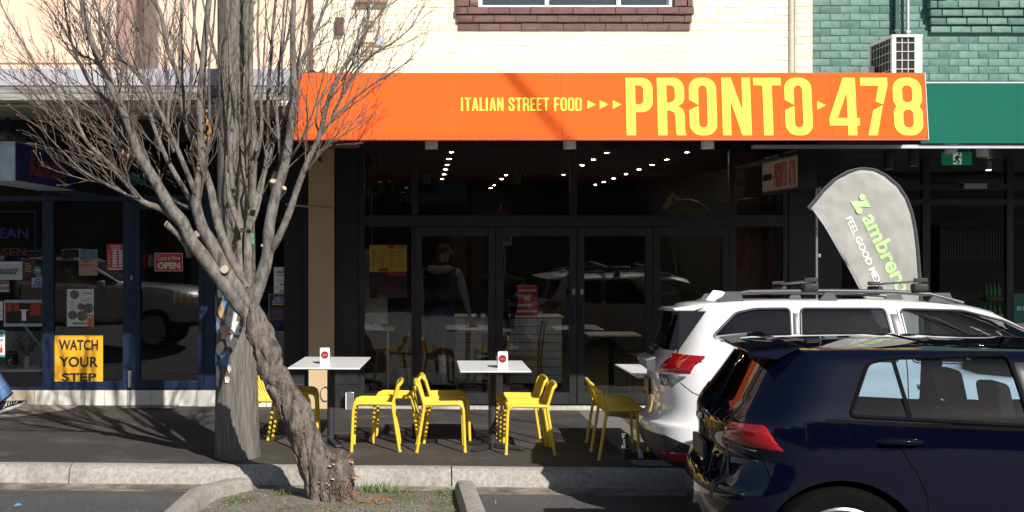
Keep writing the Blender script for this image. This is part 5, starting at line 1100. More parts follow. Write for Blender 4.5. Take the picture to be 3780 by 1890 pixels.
for pxs, r0, r1, dz in LM:
    if r0 == 0: continue
    r0 *= .84 if r0 > .03 else .95
    k = len(pxs); pts = [TP(a, b_, dz * (i / (k - 1)) ** .8) for i, (a, b_) in enumerate(pxs)]
    pr_ = resample(pts, .045); m_ = len(pr_)
    rad = [r0 + (r1 - r0) * (i / (m_ - 1)) ** (.62 if r0 > .04 else .85) for i in range(m_)]
    pr_ = [p + Vector((mnoise.noise(p * 3) * .008, mnoise.noise(p * 3 + Vector((9, 0, 0))) * .02, 0)) for p in pr_]
    rad = [max(r_ * (1 + .10 * mnoise.noise(p * 11)), .002) for r_, p in zip(rad, pr_)]
    b = MB().tube(pr_, rad, 14 if r0 > .03 else 8).build('branch', m_bark, tree, smooth=True)
    L = sum((pr_[i + 1] - pr_[i]).length for i in range(m_ - 1)); acc = 0; nxt = L * (.30 if r0 > .03 else .16)
    if len(pxs) <= 4: continue
    thin = r0 < .03; seq = 0
    for i in range(m_ - 1):
        acc += (pr_[i + 1] - pr_[i]).length
        if acc < nxt: continue
        u = acc / L; nxt += rt.uniform(.075, .13) if thin else rt.uniform(.11, .2)
        t_ = (pr_[i + 1] - pr_[i]).normalized(); seq += 1; sgn = 1 if seq % 2 else -1
        if pr_[i].z > 4.75 and rt.random() < .45: continue
        px_ = XV + pr_[i].x / pr_[i].y * F
        side = Vector((sgn * rt.uniform(.3, 1), rt.uniform(-.8, .8), 0)); side = (side - t_ * side.dot(t_)).normalized()
        central = 640 < px_ < 1090
        if central and rt.random() < .55: continue
        out = Vector((-.5 if px_ < 800 else .5, 0, .35))
        d = (t_ + side * rt.uniform(.35, .75) + Vector((0, 0, .18))).normalized()
        L_ = (rt.uniform(.30, .72) if thin else rt.uniform(.25, .75)) * (1.05 - .55 * u) * (.7 if central else 1.0)
        twig(pr_[i], d, L_, max(.0036, min(.0072, rad[i] * .5)), 0, out * .7)
    twig(pr_[-1], (pr_[-1] - pr_[-3]), .28, max(rad[-1] * .9, .003), 0, Vector((0, 0, .3)))
twg.build('twigs', m_twig, tree)['kind'] = 'stuff'; bud.build('buds', m_bud, tree)['kind'] = 'stuff'
# sawn stubs with pale cut faces
for (a, b_, c, d, r_, dy) in ((700, 880, 617, 828, .0, 0), (840, 1010, 829, 994, .036, -.12), (752, 868, 726, 863, .03, -.1), (1012, 700, 1008, 668, .026, -.08), (1030, 715, 1049, 694, .022, -.06), (985, 930, 971, 905, .02, -.06)):
    if r_ == 0: continue
    p, q = TP(a, b_, dy * .2), TP(c, d, dy); s_ = MB().tube([p, (p + q) / 2, q], [r_ * 1.15, r_, r_ * 1.02], 14).build('stub', m_bark, tree, smooth=True); dn = (q - p).normalized()
    MB().tube([q + dn * .0005, q + dn * .004], [r_ * .93, r_ * .9], 14).build('cut_face', MATS['cut_wood'], s_)
e_ = TP(617, 828, -.12); MB().tube([e_ + Vector((-.004, 0, .003)), e_ + Vector((-.012, 0, .008))], [.026, .024], 12).build('cut_face', MATS['cut_wood'], tree)
# a few dead leaves still hanging
dl = MB(); rdl = random.Random(6)
for (a, b_, n_) in ((765, 470, 16), (760, 430, 10), (460, 548, 4)):
    for _ in range(n_):
        p = TP(a + rdl.uniform(-8, 12), b_ + rdl.uniform(-30, 30), rdl.uniform(-.3, -.15)); v = Vector((rdl.uniform(-.02, .02), rdl.uniform(-.02, .02), rdl.uniform(-.05, -.015))); o = Vector((rdl.uniform(.004, .012), .004, .004)); dl.add([p, p + v * .5 + o, p + v, p + v * .5 - o], [(0, 1, 2, 3)])
dl.build('dead_leaves', M('dead_leaf_orange', (.36, .17, .05), .8, var=.3), tree)['kind'] = 'stuff'
# ================================================================== YELLOW CHAIRS
m_chair = M('yellow_powder_coat', (.82, .57, .055), .38, var=.06, scale=5, bump=.05, bscale=80)
def round_path(pts, r, n=5):
    """polyline with rounded corners"""
    pts = [Vector(p) for p in pts]; out = [pts[0]]
    for a, b, c in zip(pts[:-2], pts[1:-1], pts[2:]):
        d1 = (a - b); d2 = (c - b); rr = min(r, d1.length * .48, d2.length * .48); p, q = b + d1.normalized() * rr, b + d2.normalized() * rr
        for i in range(n + 1):
            u = i / n; out.append((1 - u) ** 2 * p + 2 * u * (1 - u) * b + u * u * q)
    return out + [pts[-1]]
def make_chair():
    """front faces +x; width along y"""
    t = thing('outdoor_chair', '', 'chair'); hw, T = .215, .0165
    for s in (-1, 1):
        y = s * hw
        MB().tube(round_path([(.235, y, 0), (.215, y, .452), (-.18, y, .446)], .075), T, 10).build('front_leg', m_chair, t, smooth=True, world=False)
        MB().tube(round_path([(-.262, y * 1.03, 0), (-.185, y, .43), (-.205, y, .50), (-.245, y * .98, .615)], .08), T, 10).build('rear_leg', m_chair, t, smooth=True, world=False)
    # top rail sweeping between the two uprights, curled backwards
    MB().tube(round_path([(-.241, -hw * .98, .607), (-.268, -hw * .93, .630), (-.280, -hw * .6, .637), (-.283, 0, .639), (-.280, hw * .6, .637), (-.268, hw * .93, .630), (-.241, hw * .98, .607)], .04), T * 1.05, 10).build('top_rail', m_chair, t, smooth=True, world=False)
    for i in range(7):
        y = -hw + 2 * hw * (i + 1) / 8
        MB().tube(round_path([(.212, y, .395), (.214, y, .450), (-.188, y, .438), (-.215, y, .50), (-.27, y, .632)], .06), .0105, 8).build('slat', m_chair, t, smooth=True, world=False)
    MB().tube([(.212, -hw, .40), (.212, hw, .40)], .011, 8).build('front_bar', m_chair, t, smooth=True, world=False)
    MB().tube([(-.178, -hw, .428), (-.178, hw, .428)], .011, 8).build('seat_bar', m_chair, t, smooth=True, world=False)
    for x_, y_ in ((.235, -hw), (.235, hw), (-.262, -hw * 1.03), (-.262, hw * 1.03)):
        MB().lathe([(.016, .0), (.019, .002), (.019, .014)], 10, (x_, y_, 0)).build('foot_cap', m_chair, t, smooth=True, world=False)
    for c in t.children: c.data.transform(Matrix.Diagonal((.90, 1, 1, 1)))
    return t
ch0 = None
def place_chair(x, y, rz, label):
    global ch0
    if ch0 is None: ch0 = make_chair(); c = ch0
    else: c = copy_tree(ch0)
    c.location = (x, y, gz(x) + .002); c.rotation_euler = (0, 0, R(rz)); c['label'] = label; c['group'] = 'yellow chairs around the footpath tables'
place_chair(-.415, 11.14, 180, 'yellow slatted chair right of the trunk-side table, nearer the kerb')
place_chair(-.225, 11.62, 177, 'yellow slatted chair right of the trunk-side table, nearer the shop glass')
place_chair(.215, 11.14, 0, 'yellow slatted chair backing onto the trunk-side table\'s chairs, nearer the kerb')
place_chair(.275, 11.66, 2, 'yellow slatted chair backing onto the trunk-side table\'s chairs, nearer the glass')
place_chair(1.015, 11.05, 179, 'yellow slatted chair on the car side of the middle table, nearer the kerb')
place_chair(.98, 11.53, 182, 'yellow slatted chair on the car side of the middle table, nearer the glass')
place_chair(1.85, 10.82, 1, 'yellow slatted chair beside the tow ball, nearer the kerb')
place_chair(1.87, 11.34, -2, 'yellow slatted chair beside the tow ball, further from the kerb')
place_chair(-1.305, 11.26, -14, 'yellow slatted chair between power pole and leaning trunk, nearer the kerb')
place_chair(-1.225, 11.86, 3, 'yellow slatted chair between power pole and leaning trunk, nearer the deli glass')
# ================================================================== WHITE TABLES
m_ttop = M('white_laminate', (.82, .83, .85), .3, var=.04, scale=3)
m_ped = M('charcoal_steel', (.035, .035, .038), .45, var=.15, scale=8)
def make_table(x, y, rz, hw, hd, label, feet):
    t = thing('cafe_table', label, 'table', (x, y, gz(x)), R(rz), 'white pedestal tables on the footpath'); h = .78
    MB().box(-hw, -hd, h - .014, hw, hd, h).build('tabletop', m_ttop, t, bevel=.003, world=False)
    MB().box(-hw + .004, -hd + .004, h - .019, hw - .004, hd - .004, h - .0145).build('edge_core', m_black, t, world=False)
    MB().tube([(0, 0, .03), (0, 0, h - .035)], .038, 20).build('pedestal', m_ped, t, smooth=True, world=False)
    MB().box(-.17, -.17, h - .034, .17, .17, h - .0195).build('top_plate', m_ped, t, world=False)
    MB().lathe([(.052, .0), (.052, .055), (.042, .065)], 20).build('base_collar', m_ped, t, smooth=True, world=False)
    for a in feet:
        c, s = math.cos(R(a)), math.sin(R(a)); mb = MB(); L_ = .34
        for d, w_, z in ((.045, .042, .05), (L_ * .6, .038, .036), (L_, .034, .022)):
            for o, zz_ in ((-w_, .0), (-w_, z), (w_, z), (w_, .0)): mb.v.append(Vector((c * d - s * o, s * d + c * o, zz_ + .004)))
        for k in (0, 4):
            for j in range(4): mb.f.append([k + j, k + (j + 1) % 4, k + 4 + (j + 1) % 4, k + 4 + j])
        mb.f += [[3, 2, 1, 0], [8, 9, 10, 11]]; mb.build('foot', m_ped, t, bevel=.005, world=False)
    return t
make_table(-.855, 11.45, -3, .335, .55, 'white topped pedestal table beside the leaning tree trunk', (20, 110, 200, 290))
make_table(.70, 11.25, 0, .325, .50, 'white topped pedestal table between the two pairs of facing chairs', (-35, 55, 145, 235))
make_table(2.26, 10.98, 1, .335, .56, 'white topped pedestal table half hidden behind the white car', (10, 100, 190, 280))
def dispenser(px, py, Y, label, rz, napside):
    x, y = X(px, Y), Y; z = .78 + gz(x) + .001
    t = thing('napkin_dispenser', label, 'dispenser', (x, y, z), R(rz), 'napkin dispensers on the tables')
    MB().box(-.048, -.055, 0, .048, .055, .152).build('case', m_white, t, bevel=.012, world=False)
    MB().box(-.05, -.057, 0, .05, .057, .01).build('base', m_zinc, t, world=False)
    MB().lathe([(.001, -.0575), (.036, -.0575), (.036, -.0555)], 24, (0, 0, .088), 'y').build('logo_disc', M('logo_maroon', (.22, .01, .02), .5), t, world=False)
    me = fit(text_mesh('PRONTO', bold=.03), -.024, .078, .024, .098); me.transform(facing(-.0585)); me.materials.append(M('logo_red', (.9, .12, .08), .5)); o = bpy.data.objects.new('lettering', me); COL.objects.link(o); o.parent = t
    MB().add([(napside * .0485, -.045, .02), (napside * .062, -.048, .115), (napside * .060, .03, .13), (napside * .0485, .04, .02)], [(0, 1, 2, 3)]).build('napkin', M('brown_napkin', (.5, .38, .25), .8), t, world=False)
dispenser(1199, 1345, 11.28, 'white napkin dispenser with round red logo on the trunk-side table', 4, 1)
dispenser(1856, 1350, 11.05, 'white napkin dispenser with round red logo on the middle table', -6, -1)

# ================================================================== FEATHER FLAG
YFl = 10.55
m_flag = M('flag_grey_fabric', (.33, .325, .308), .6, var=.05, scale=3, bump=.12, bscale=9, bdist=.02)
ft = thing('feather_flag', 'grey teardrop feather flag with green and white lettering', 'flag', (X(3390, YFl), YFl, 0))
def fl_(px, py, dy=0): return P(px, py, YFl + dy)
outer = [(2985, 772), (3010, 742), (3040, 705), (3080, 668), (3130, 638), (3180, 627), (3225, 632), (3270, 655), (3310, 690), (3340, 735), (3360, 790), (3372, 850), (3380, 920), (3386, 1000), (3392, 1080), (3398, 1250), (3402, 1480)]
inner = [(3004, 778), (3045, 835), (3085, 905), (3120, 965), (3150, 1020), (3180, 1080), (3230, 1180), (3300, 1260), (3385, 1300)]
# sheet: rows between inner edge and outer edge by parameter
def samp(poly, u):
    d = [0]
    for (a, b_), (c, e_) in zip(poly[:-1], poly[1:]): d.append(d[-1] + math.hypot(c - a, e_ - b_))
    s_ = u * d[-1]
    for i in range(len(d) - 1):
        if s_ <= d[i + 1] + 1e-9:
            k = (s_ - d[i]) / max(d[i + 1] - d[i], 1e-9); return (poly[i][0] + (poly[i + 1][0] - poly[i][0]) * k, poly[i][1] + (poly[i + 1][1] - poly[i][1]) * k)
    return poly[-1]
def ripple(px, py): return .012 * math.sin((px - py * .55) / 52.0) * max(0, min(1, (px - 3040) / 250)) + .012 * mnoise.noise(Vector((px / 90, py / 90, 0))) + .008 * mnoise.noise(Vector((px / 30, py / 40, 4)))
out2 = outer[:-1]; out2[-1] = (3396, 1300)
mb = MB(); nu, nv = 70, 26
for i in range(nu + 1):
    a = samp(out2, i / nu); b_ = samp(inner, i / nu)
    for j in range(nv + 1):
        u = j / nv; px, py = a[0] + (b_[0] - a[0]) * u, a[1] + (b_[1] - a[1]) * u
        mb.v.append(fl_(px, py, -.012 + ripple(px, py)))
for i in range(nu):
    for j in range(nv): q = i * (nv + 1) + j; mb.f.append([q, q + 1, q + nv + 2, q + nv + 1])
o = mb.build('banner', m_flag, ft, smooth=True); md = o.modifiers.new('thick', 'SOLIDIFY'); md.thickness = .002
# black sleeve along the curved edge, with the rod in it
sl_ = MB(); pp_ = [fl_(*samp(outer, i / 60)) for i in range(61)]
sl_.tube(pp_, [.033] * 52 + [.033 - .0025 * i for i in range(9)], 8, squash=.45).build('pole_sleeve', M('sleeve_charcoal', (.045, .045, .055), .6), ft, smooth=True)
MB().tube([fl_(3402, 1400), P(3402, 914 + HC / YFl * F * 1.0, YFl)], .012, 10).build('rod', m_black, ft, smooth=True)
bx('base_plate', X(3402, YFl) - .25, YFl - .25, gz(4.9), X(3402, YFl) + .25, YFl + .25, gz(4.9) + .02, m_black, ft, bevel=.006)
hem = MB().tube([fl_(*samp(inner, i / 24), -.012) for i in range(25)], .006, 6).build('hem_cord', m_zinc, ft, smooth=True)
# lettering runs down the banner, warped on to its ripples
def flag_text(me, p0, p1, hpx, mat, name='lettering'):
    xs = [v.co.x for v in me.vertices]; ys_ = [v.co.y for v in me.vertices]; ax, bx_, ay, by = min(xs), max(xs), min(ys_), max(ys_)
    d = Vector((p1[0] - p0[0], p1[1] - p0[1])); n_ = Vector((d.y, -d.x)).normalized()
    for v in me.vertices:
        u = (v.co.x - ax) / (bx_ - ax); h = (v.co.y - ay) / (by - ay) * hpx; px, py = p0[0] + d.x * u + n_.x * h, p0[1] + d.y * u + n_.y * h
        v.co = fl_(px, py, -.016 + ripple(px, py)) - ft.location
    me.materials.clear(); me.materials.append(mat); o = bpy.data.objects.new(name, me); COL.objects.link(o); o.parent = ft
m_lime = M('flag_lime', (.50, .76, .33), .5, var=.05); m_fwhite = M('flag_white', (.8, .8, .8), .5)
flag_text(text_mesh('ambrero', bold=.032, depth=.0), (3178, 806), (3314, 1090), 62, m_lime); flag_text(text_mesh('FEEL GOOD MEX', bold=.028, depth=.0), (3121, 806), (3236, 1060), 25, m_fwhite)
# the Z mark: a bar, a slant and two round ends
for pts in ([(3138, 743), (3203, 741), (3214, 764), (3150, 762)], [(3188, 737), (3200, 735), (3212, 760), (3196, 762)], [(3150, 762), (3168, 764), (3182, 790), (3166, 790)], circle(3184, 728, 12, 18), circle(3172, 777, 12, 18)):
    me = bpy.data.meshes.new('mark'); me.from_pydata([tuple(fl_(a, b_, -.017 - .0003 * len(pts) + ripple(a, b_)) - ft.location) for a, b_ in pts], [], [list(range(len(pts)))]); me.materials.append(m_lime); o = bpy.data.objects.new('logo_mark', me); COL.objects.link(o); o.parent = ft
# thin steel post next to it
YQ = 12.4
t = thing('steel_post', 'thin grey steel post with clips left of the feather flag', 'post', (X(3014, YQ), YQ, gz(4.2)))
MB().tube([(X(3014, YQ), YQ, gz(4.2)), (X(3014, YQ), YQ, Z(694, YQ))], .014, 12).build('tube', m_steel, t, smooth=True); MB().lathe([(.12, 0), (.12, .012), (.02, .03)], 18, (X(3014, YQ), YQ, gz(4.2))).build('foot', m_steel, t, smooth=True)
for py in (697, 944): bx('clip', X(3014, YQ) + .01, YQ - .02, Z(py + 6, YQ), X(3014, YQ) + .04, YQ + .0, Z(py - 6, YQ), m_steel, t, bevel=.003)
# ================================================================== PEOPLE
def skin_body(name, J, E, root, parent, matfn, mats, sub=2):
    """J: {joint: ((x,y,z), rx, ry)}; E: pairs of joints. Grows one continuous surface."""
    keys = list(J); me = bpy.data.meshes.new(name); me.from_pydata([J[k][0] for k in keys], [(keys.index(a), keys.index(b)) for a, b in E], [])
    ob = bpy.data.objects.new(name, me); COL.objects.link(ob); md = ob.modifiers.new('skin', 'SKIN'); md.branch_smoothing = .6
    for i, k in enumerate(keys):
        sv = me.skin_vertices[0].data[i]; sv.radius = (J[k][1], J[k][2]); sv.use_root = (k == root)
    sb = ob.modifiers.new('sub', 'SUBSURF'); sb.levels = sub; sb.render_levels = sub
    m2 = bpy.data.meshes.new_from_object(ob.evaluated_get(bpy.context.evaluated_depsgraph_get())); bpy.data.objects.remove(ob)
    m2.materials.clear()
    for m_ in mats: m2.materials.append(m_)
    for p in m2.polygons: p.use_smooth = True; p.material_index = matfn(p.center)
    o = bpy.data.objects.new(name, m2); COL.objects.link(o); o.parent = parent; return o
def stand(armR=None, lean=0, hd=(0.03, .06), legs=None, H=1.0, build=1.0):
    b = build
    J = {'pel': ((0, 0, .96), .155 * b, .125 * b), 'wai': ((0, 0, 1.10), .15 * b, .12 * b), 'che': ((0, -.01 + lean, 1.32), .17 * b, .13 * b), 'upc': ((0, -.01 + lean, 1.46), .13 * b, .10 * b), 'nek': ((hd[0] * .4, .01 + lean, 1.555), .058, .058),
         'jaw': ((hd[0] * .8, hd[1] * .6 + lean, 1.625), .068, .075), 'hed': ((hd[0], hd[1] * .5 + lean, 1.70), .082, .098), 'top': ((hd[0], hd[1] * .4 + lean, 1.765), .066, .08)}
    E = [('pel', 'wai'), ('wai', 'che'), ('che', 'upc'), ('upc', 'nek'), ('nek', 'jaw'), ('jaw', 'hed'), ('hed', 'top')]
    for s, n in ((-1, 'l'), (1, 'r')):
        J['sh' + n] = ((s * .18 * b, lean, 1.455), .075 * b, .075 * b); J['hp' + n] = ((s * .095, 0, .90), .105 * b, .105 * b)
        A = (armR if n == 'r' and armR else [(s * .235 * b, .0 + lean, 1.17), (s * .235 * b, .05 + lean, .92), (s * .235 * b, .07 + lean, .83)])
        J['el' + n] = (A[0], .052, .052); J['wr' + n] = (A[1], .036, .036); J['pa' + n] = (A[2], .034, .022)
        E += [('upc', 'sh' + n), ('sh' + n, 'el' + n), ('el' + n, 'wr' + n), ('wr' + n, 'pa' + n)]
        L = (legs or {}).get(n) or [(s * .105, .02, .50), (s * .11, -.02, .10), (s * .12, .10, .035), (s * .125, .17, .03)]
        J['kn' + n] = (L[0], .068, .068); J['an' + n] = (L[1], .048, .05); J['ba' + n] = (L[2], .044, .034); J['to' + n] = (L[3], .036, .026)
        E += [('pel', 'hp' + n), ('hp' + n, 'kn' + n), ('kn' + n, 'an' + n), ('an' + n, 'ba' + n), ('ba' + n, 'to' + n)]
        pa, wr = Vector(A[2]), Vector(A[1]); d = (pa - wr).normalized(); o = Vector((0, 1, 0)); o = (o - d * o.dot(d)).normalized()
        for i, (off, ln) in enumerate(((-.024, .062), (-.008, .075), (.008, .07), (.024, .055))):
            a = pa + o * off + d * .02; J['f%s%d' % (n, i)] = (tuple(a), .0095, .0095); J['g%s%d' % (n, i)] = (tuple(a + d * ln * .6 + Vector((-s * .006, 0, 0))), .0085, .0085); J['h%s%d' % (n, i)] = (tuple(a + d * ln + Vector((-s * .02, .0, .004))), .0075, .0075)
            E += [('pa' + n, 'f%s%d' % (n, i)), ('f%s%d' % (n, i), 'g%s%d' % (n, i)), ('g%s%d' % (n, i), 'h%s%d' % (n, i))]
        a = wr.lerp(pa, .4) + o * .028; J['t' + n] = (tuple(a), .011, .011); J['u' + n] = (tuple(a + o * .02 + d * .035), .009, .009); E += [('wr' + n, 't' + n), ('t' + n, 'u' + n)]
    return J, E
m_skin = M('skin', (.42, .24, .16), .5, var=.1); m_jean = M('blue_denim', (.035, .055, .14), .85, var=.3, scale=30, bump=.3); m_jean2 = M('pale_blue_denim', (.10, .19, .38), .85, var=.35, scale=24, bump=.4, bscale=60)
m_vest = M('black_vest', (.01, .01, .012), .7); m_hood = M('grey_marle', (.32, .32, .33), .85, var=.15, scale=40); m_hair = M('short_brown_hair', (.10, .06, .04), .8, var=.3, scale=50); m_shoe = M('black_shoe', (.015, .015, .017), .5)
def head_bits(parent, c, hair, facing_):
    """ears, nose, eyes and hair on a head centred at c, looking along facing_ (unit xy)"""
    f = Vector((facing_[0], facing_[1], 0)).normalized(); s = Vector((-f.y, f.x, 0)); c = Vector(c)
    for k in (-1, 1):
        MB().lathe([(.001, -.008), (.018, -.004), (.022, .0), (.012, .008), (.001, .008)], 12, c + s * (.082 * k) + Vector((0, 0, -.01)) - f * .008, 'x').build('ear', m_skin, parent, smooth=True, world=False)
        MB().lathe([(.001, -.008), (.009, 0), (.001, .008)], 10, c + s * (.032 * k) + f * .088 + Vector((0, 0, .005))).build('eye', m_ink, parent, smooth=True, world=False)
    q = c + f * .094; MB().tube([q + Vector((0, 0, .02)), q + f * .012 + Vector((0, 0, -.015)), q + f * .018 + Vector((0, 0, -.03))], [.008, .012, .013], 8).build('nose', m_skin, parent, smooth=True, world=False)
    MB().tube([c + f * .088 + s * -.022 + Vector((0, 0, -.062)), c + f * .094 + Vector((0, 0, -.064)), c + f * .088 + s * .022 + Vector((0, 0, -.062))], .005, 6).build('mouth', m_red, parent, smooth=True, world=False)
    mb = MB(); nu, nv = 24, 10
    for i in range(nv + 1):
        ph = math.pi * .56 * i / nv
        for j in range(nu):
            a = 2 * math.pi * j / nu; d = s * (math.cos(a) * math.sin(ph)) + f * (math.sin(a) * math.sin(ph)); front = max(0, math.sin(a))
            z = math.cos(ph) if not (front > .3 and ph > 1.0) else max(math.cos(ph), math.cos(1.0))
            mb.v.append(c + d * .093 + Vector((0, 0, .0 + z * .098)) + d * (.006 * mnoise.noise(d * 9)) - f * .006)
    for i in range(nv):
        for j in range(nu): mb.f.append([i * nu + j, i * nu + (j + 1) % nu, (i + 1) * nu + (j + 1) % nu, (i + 1) * nu + j])
    mb.build('hair', hair, parent, smooth=True, world=False)
# man at the table, back to the street, looking to his right-hand side
J, E = stand(armR=[(.26, .10, 1.20), (.31, .16, .95), (.325, .18, .87)], hd=(.03, .05), build=1.08)
t = thing('person', 'standing person in black vest, grey hoodie and jeans inside the cafe, back turned', 'person', (X(1628, 14.95), 14.95, IZ), R(-14)); t.scale = (1.06,) * 3
def mf1(c):
    if c.z < .12: return 3
    if abs(c.x) < .22 and c.z < 1.0: return 2
    if c.z > 1.57: return 0
    if abs(c.x) > .17 * (1.15 if c.z > 1.38 else 1.2) and c.z > .93: return 4
    if c.z < .935 and abs(c.x) > .2: return 0
    return 1
skin_body('body', J, E, 'pel', t, mf1, [m_skin, m_vest, m_jean, m_shoe, m_hood])
head_bits(t, (.03, .03, 1.70), m_hair, (.75, .66))
MB().tube([(-.12, -.03, 1.50), (-.10, -.12, 1.49), (0, -.15, 1.475), (.10, -.12, 1.49), (.12, -.03, 1.50)], [.03, .05, .055, .05, .03], 10).build('hood', m_hood, t, smooth=True, world=False)
# second customer, all in black
J, E = stand(hd=(-.02, .05), build=1.05)
t = thing('person', 'standing person dressed all in black between the cafe door frames', 'person', (X(1835, 15.05), 15.05, IZ), R(22))
skin_body('body', J, E, 'pel', t, lambda c: 3 if c.z < .12 else (0 if (c.z > 1.57 or (c.z < .93 and abs(c.x) > .2)) else 1), [m_skin, m_vest, m_jean, m_shoe])
head_bits(t, (-.02, .03, 1.70), m_hair, (-.3, .95))
# walker entering from the left: only the leading shoe and jeans hem are in frame; walks along +x
wk = thing('person', 'walking person in pale blue jeans and black sneakers, leading foot landing', 'person', (-5.13, 13.2, gz(-5.2)))
legs = {'l': [(-.28, .10, .52), (-.62, .10, .24), (-.60, .10, .12), (-.55, .10, .04)], 'r': [(.30, -.09, .56), (.545, -.09, .185), (.66, -.09, .145), (.74, -.09, .155)]}
J, E = stand(legs=legs)
for k in list(J):      # turn the upper body so that shoulders are across the walking direction
    (x, y, z), a, b = J[k]
    if k[:2] in ('kn', 'an', 'ba', 'to'): continue
    J[k] = ((y, -x, z), b, a)
J['anr'] = (J['anr'][0], .082, .078); J['knr'] = (J['knr'][0], .09, .088); J['bar'] = (J['bar'][0], .05, .03); J['tor'] = (J['tor'][0], .04, .02)
def mfw(c):
    if c.z > 1.57: return 0
    if c.x > .60 or c.z < .12: return 1
    if c.z < 1.0: return 2
    return 3
for k in ('bar', 'tor'): J.pop(k)
E = [e for e in E if 'bar' not in e and 'tor' not in e]; J['anr'] = ((.56, -.09, .185), .088, .085)
skin_body('body', J, E, 'pel', wk, mfw, [m_skin, m_shoe, m_jean2, m_vest]); head_bits(wk, (.03, 0, 1.70), m_hair, (1, 0))
# the sneaker itself: heel down, toe raised
def shoe(parent, heel, ang, L=.315):
    sh_ = MB(); n = 16; Rm = Matrix.Rotation(-ang, 4, 'Y')
    prof_ = []
    def place(p): return Vector(heel) + Rm @ Vector(p)
    def ring(x, z0_, z1_, w_): return [(x, w_ * math.cos(a), z0_ + (z1_ - z0_) * max(0, math.sin(a)) if math.sin(a) > 0 else z0_) for a in [math.pi * i / (n - 1) for i in range(n)]]
    st = [(0, .028, .085, .03), (.02, .028, .105, .036), (.08, .028, .11, .04), (.14, .028, .095, .043), (.2, .028, .075, .048), (.26, .028, .058, .046), (.295, .028, .045, .036), (.312, .028, .034, .018)]
    for x, a, b, c in st: sh_.v += [place(p) for p in ring(x, a, b, c)]
    for i in range(len(st) - 1):
        for j in range(n - 1): sh_.f.append([i * n + j, i * n + j + 1, (i + 1) * n + j + 1, (i + 1) * n + j])
        sh_.f.append([i * n + n - 1, i * n, (i + 1) * n, (i + 1) * n + n - 1])
    sh_.f.append(list(range(n))); sh_.f.append(list(range((len(st) - 1) * n, len(st) * n)))
    up = sh_.build('shoe', m_shoe, parent, smooth=True, world=False)
    so_ = MB(); ol = [(-.008, 0), (0, .03), (.06, .04), (.14, .043), (.21, .05), (.27, .048), (.31, .03), (.322, 0)]; ol = ol + [(x, -y) for x, y in ol[-2:0:-1]]
    for z in (0, .03): so_.v += [place((x, y, z + (.012 if x > .27 else 0))) for x, y in ol]
    k = len(ol); so_.f = [list(range(k)), list(range(k, 2 * k))] + [[i, (i + 1) % k, k + (i + 1) % k, k + i] for i in range(k)]
    so_.build('sole', M('sole_white', (.7, .7, .68), .6), up, smooth=True, world=False)
    st_ = MB()
    for x in (.10, .13, .16, .19): st_.tube([place((x, -.046, .05)), place((x + .012, -.036, .085)), place((x + .018, 0, .10 - (x - .1) * .25))], .004, 5)
    for x in (.06, .2): st_.tube([place((x, -.044, .035)), place((x + .03, -.046, .06)), place((x + .05, -.044, .075))], .004, 5)
    st_.build('lace', m_paper, up, world=False)
shoe(wk, (.475, -.09, .015), R(19))
MB().tube([(.40, -.09, .335), (.475, -.09, .25), (.535, -.09, .175)], [.083, .09, .098], 16).build('jeans_hem', m_jean2, wk, smooth=True, world=False)
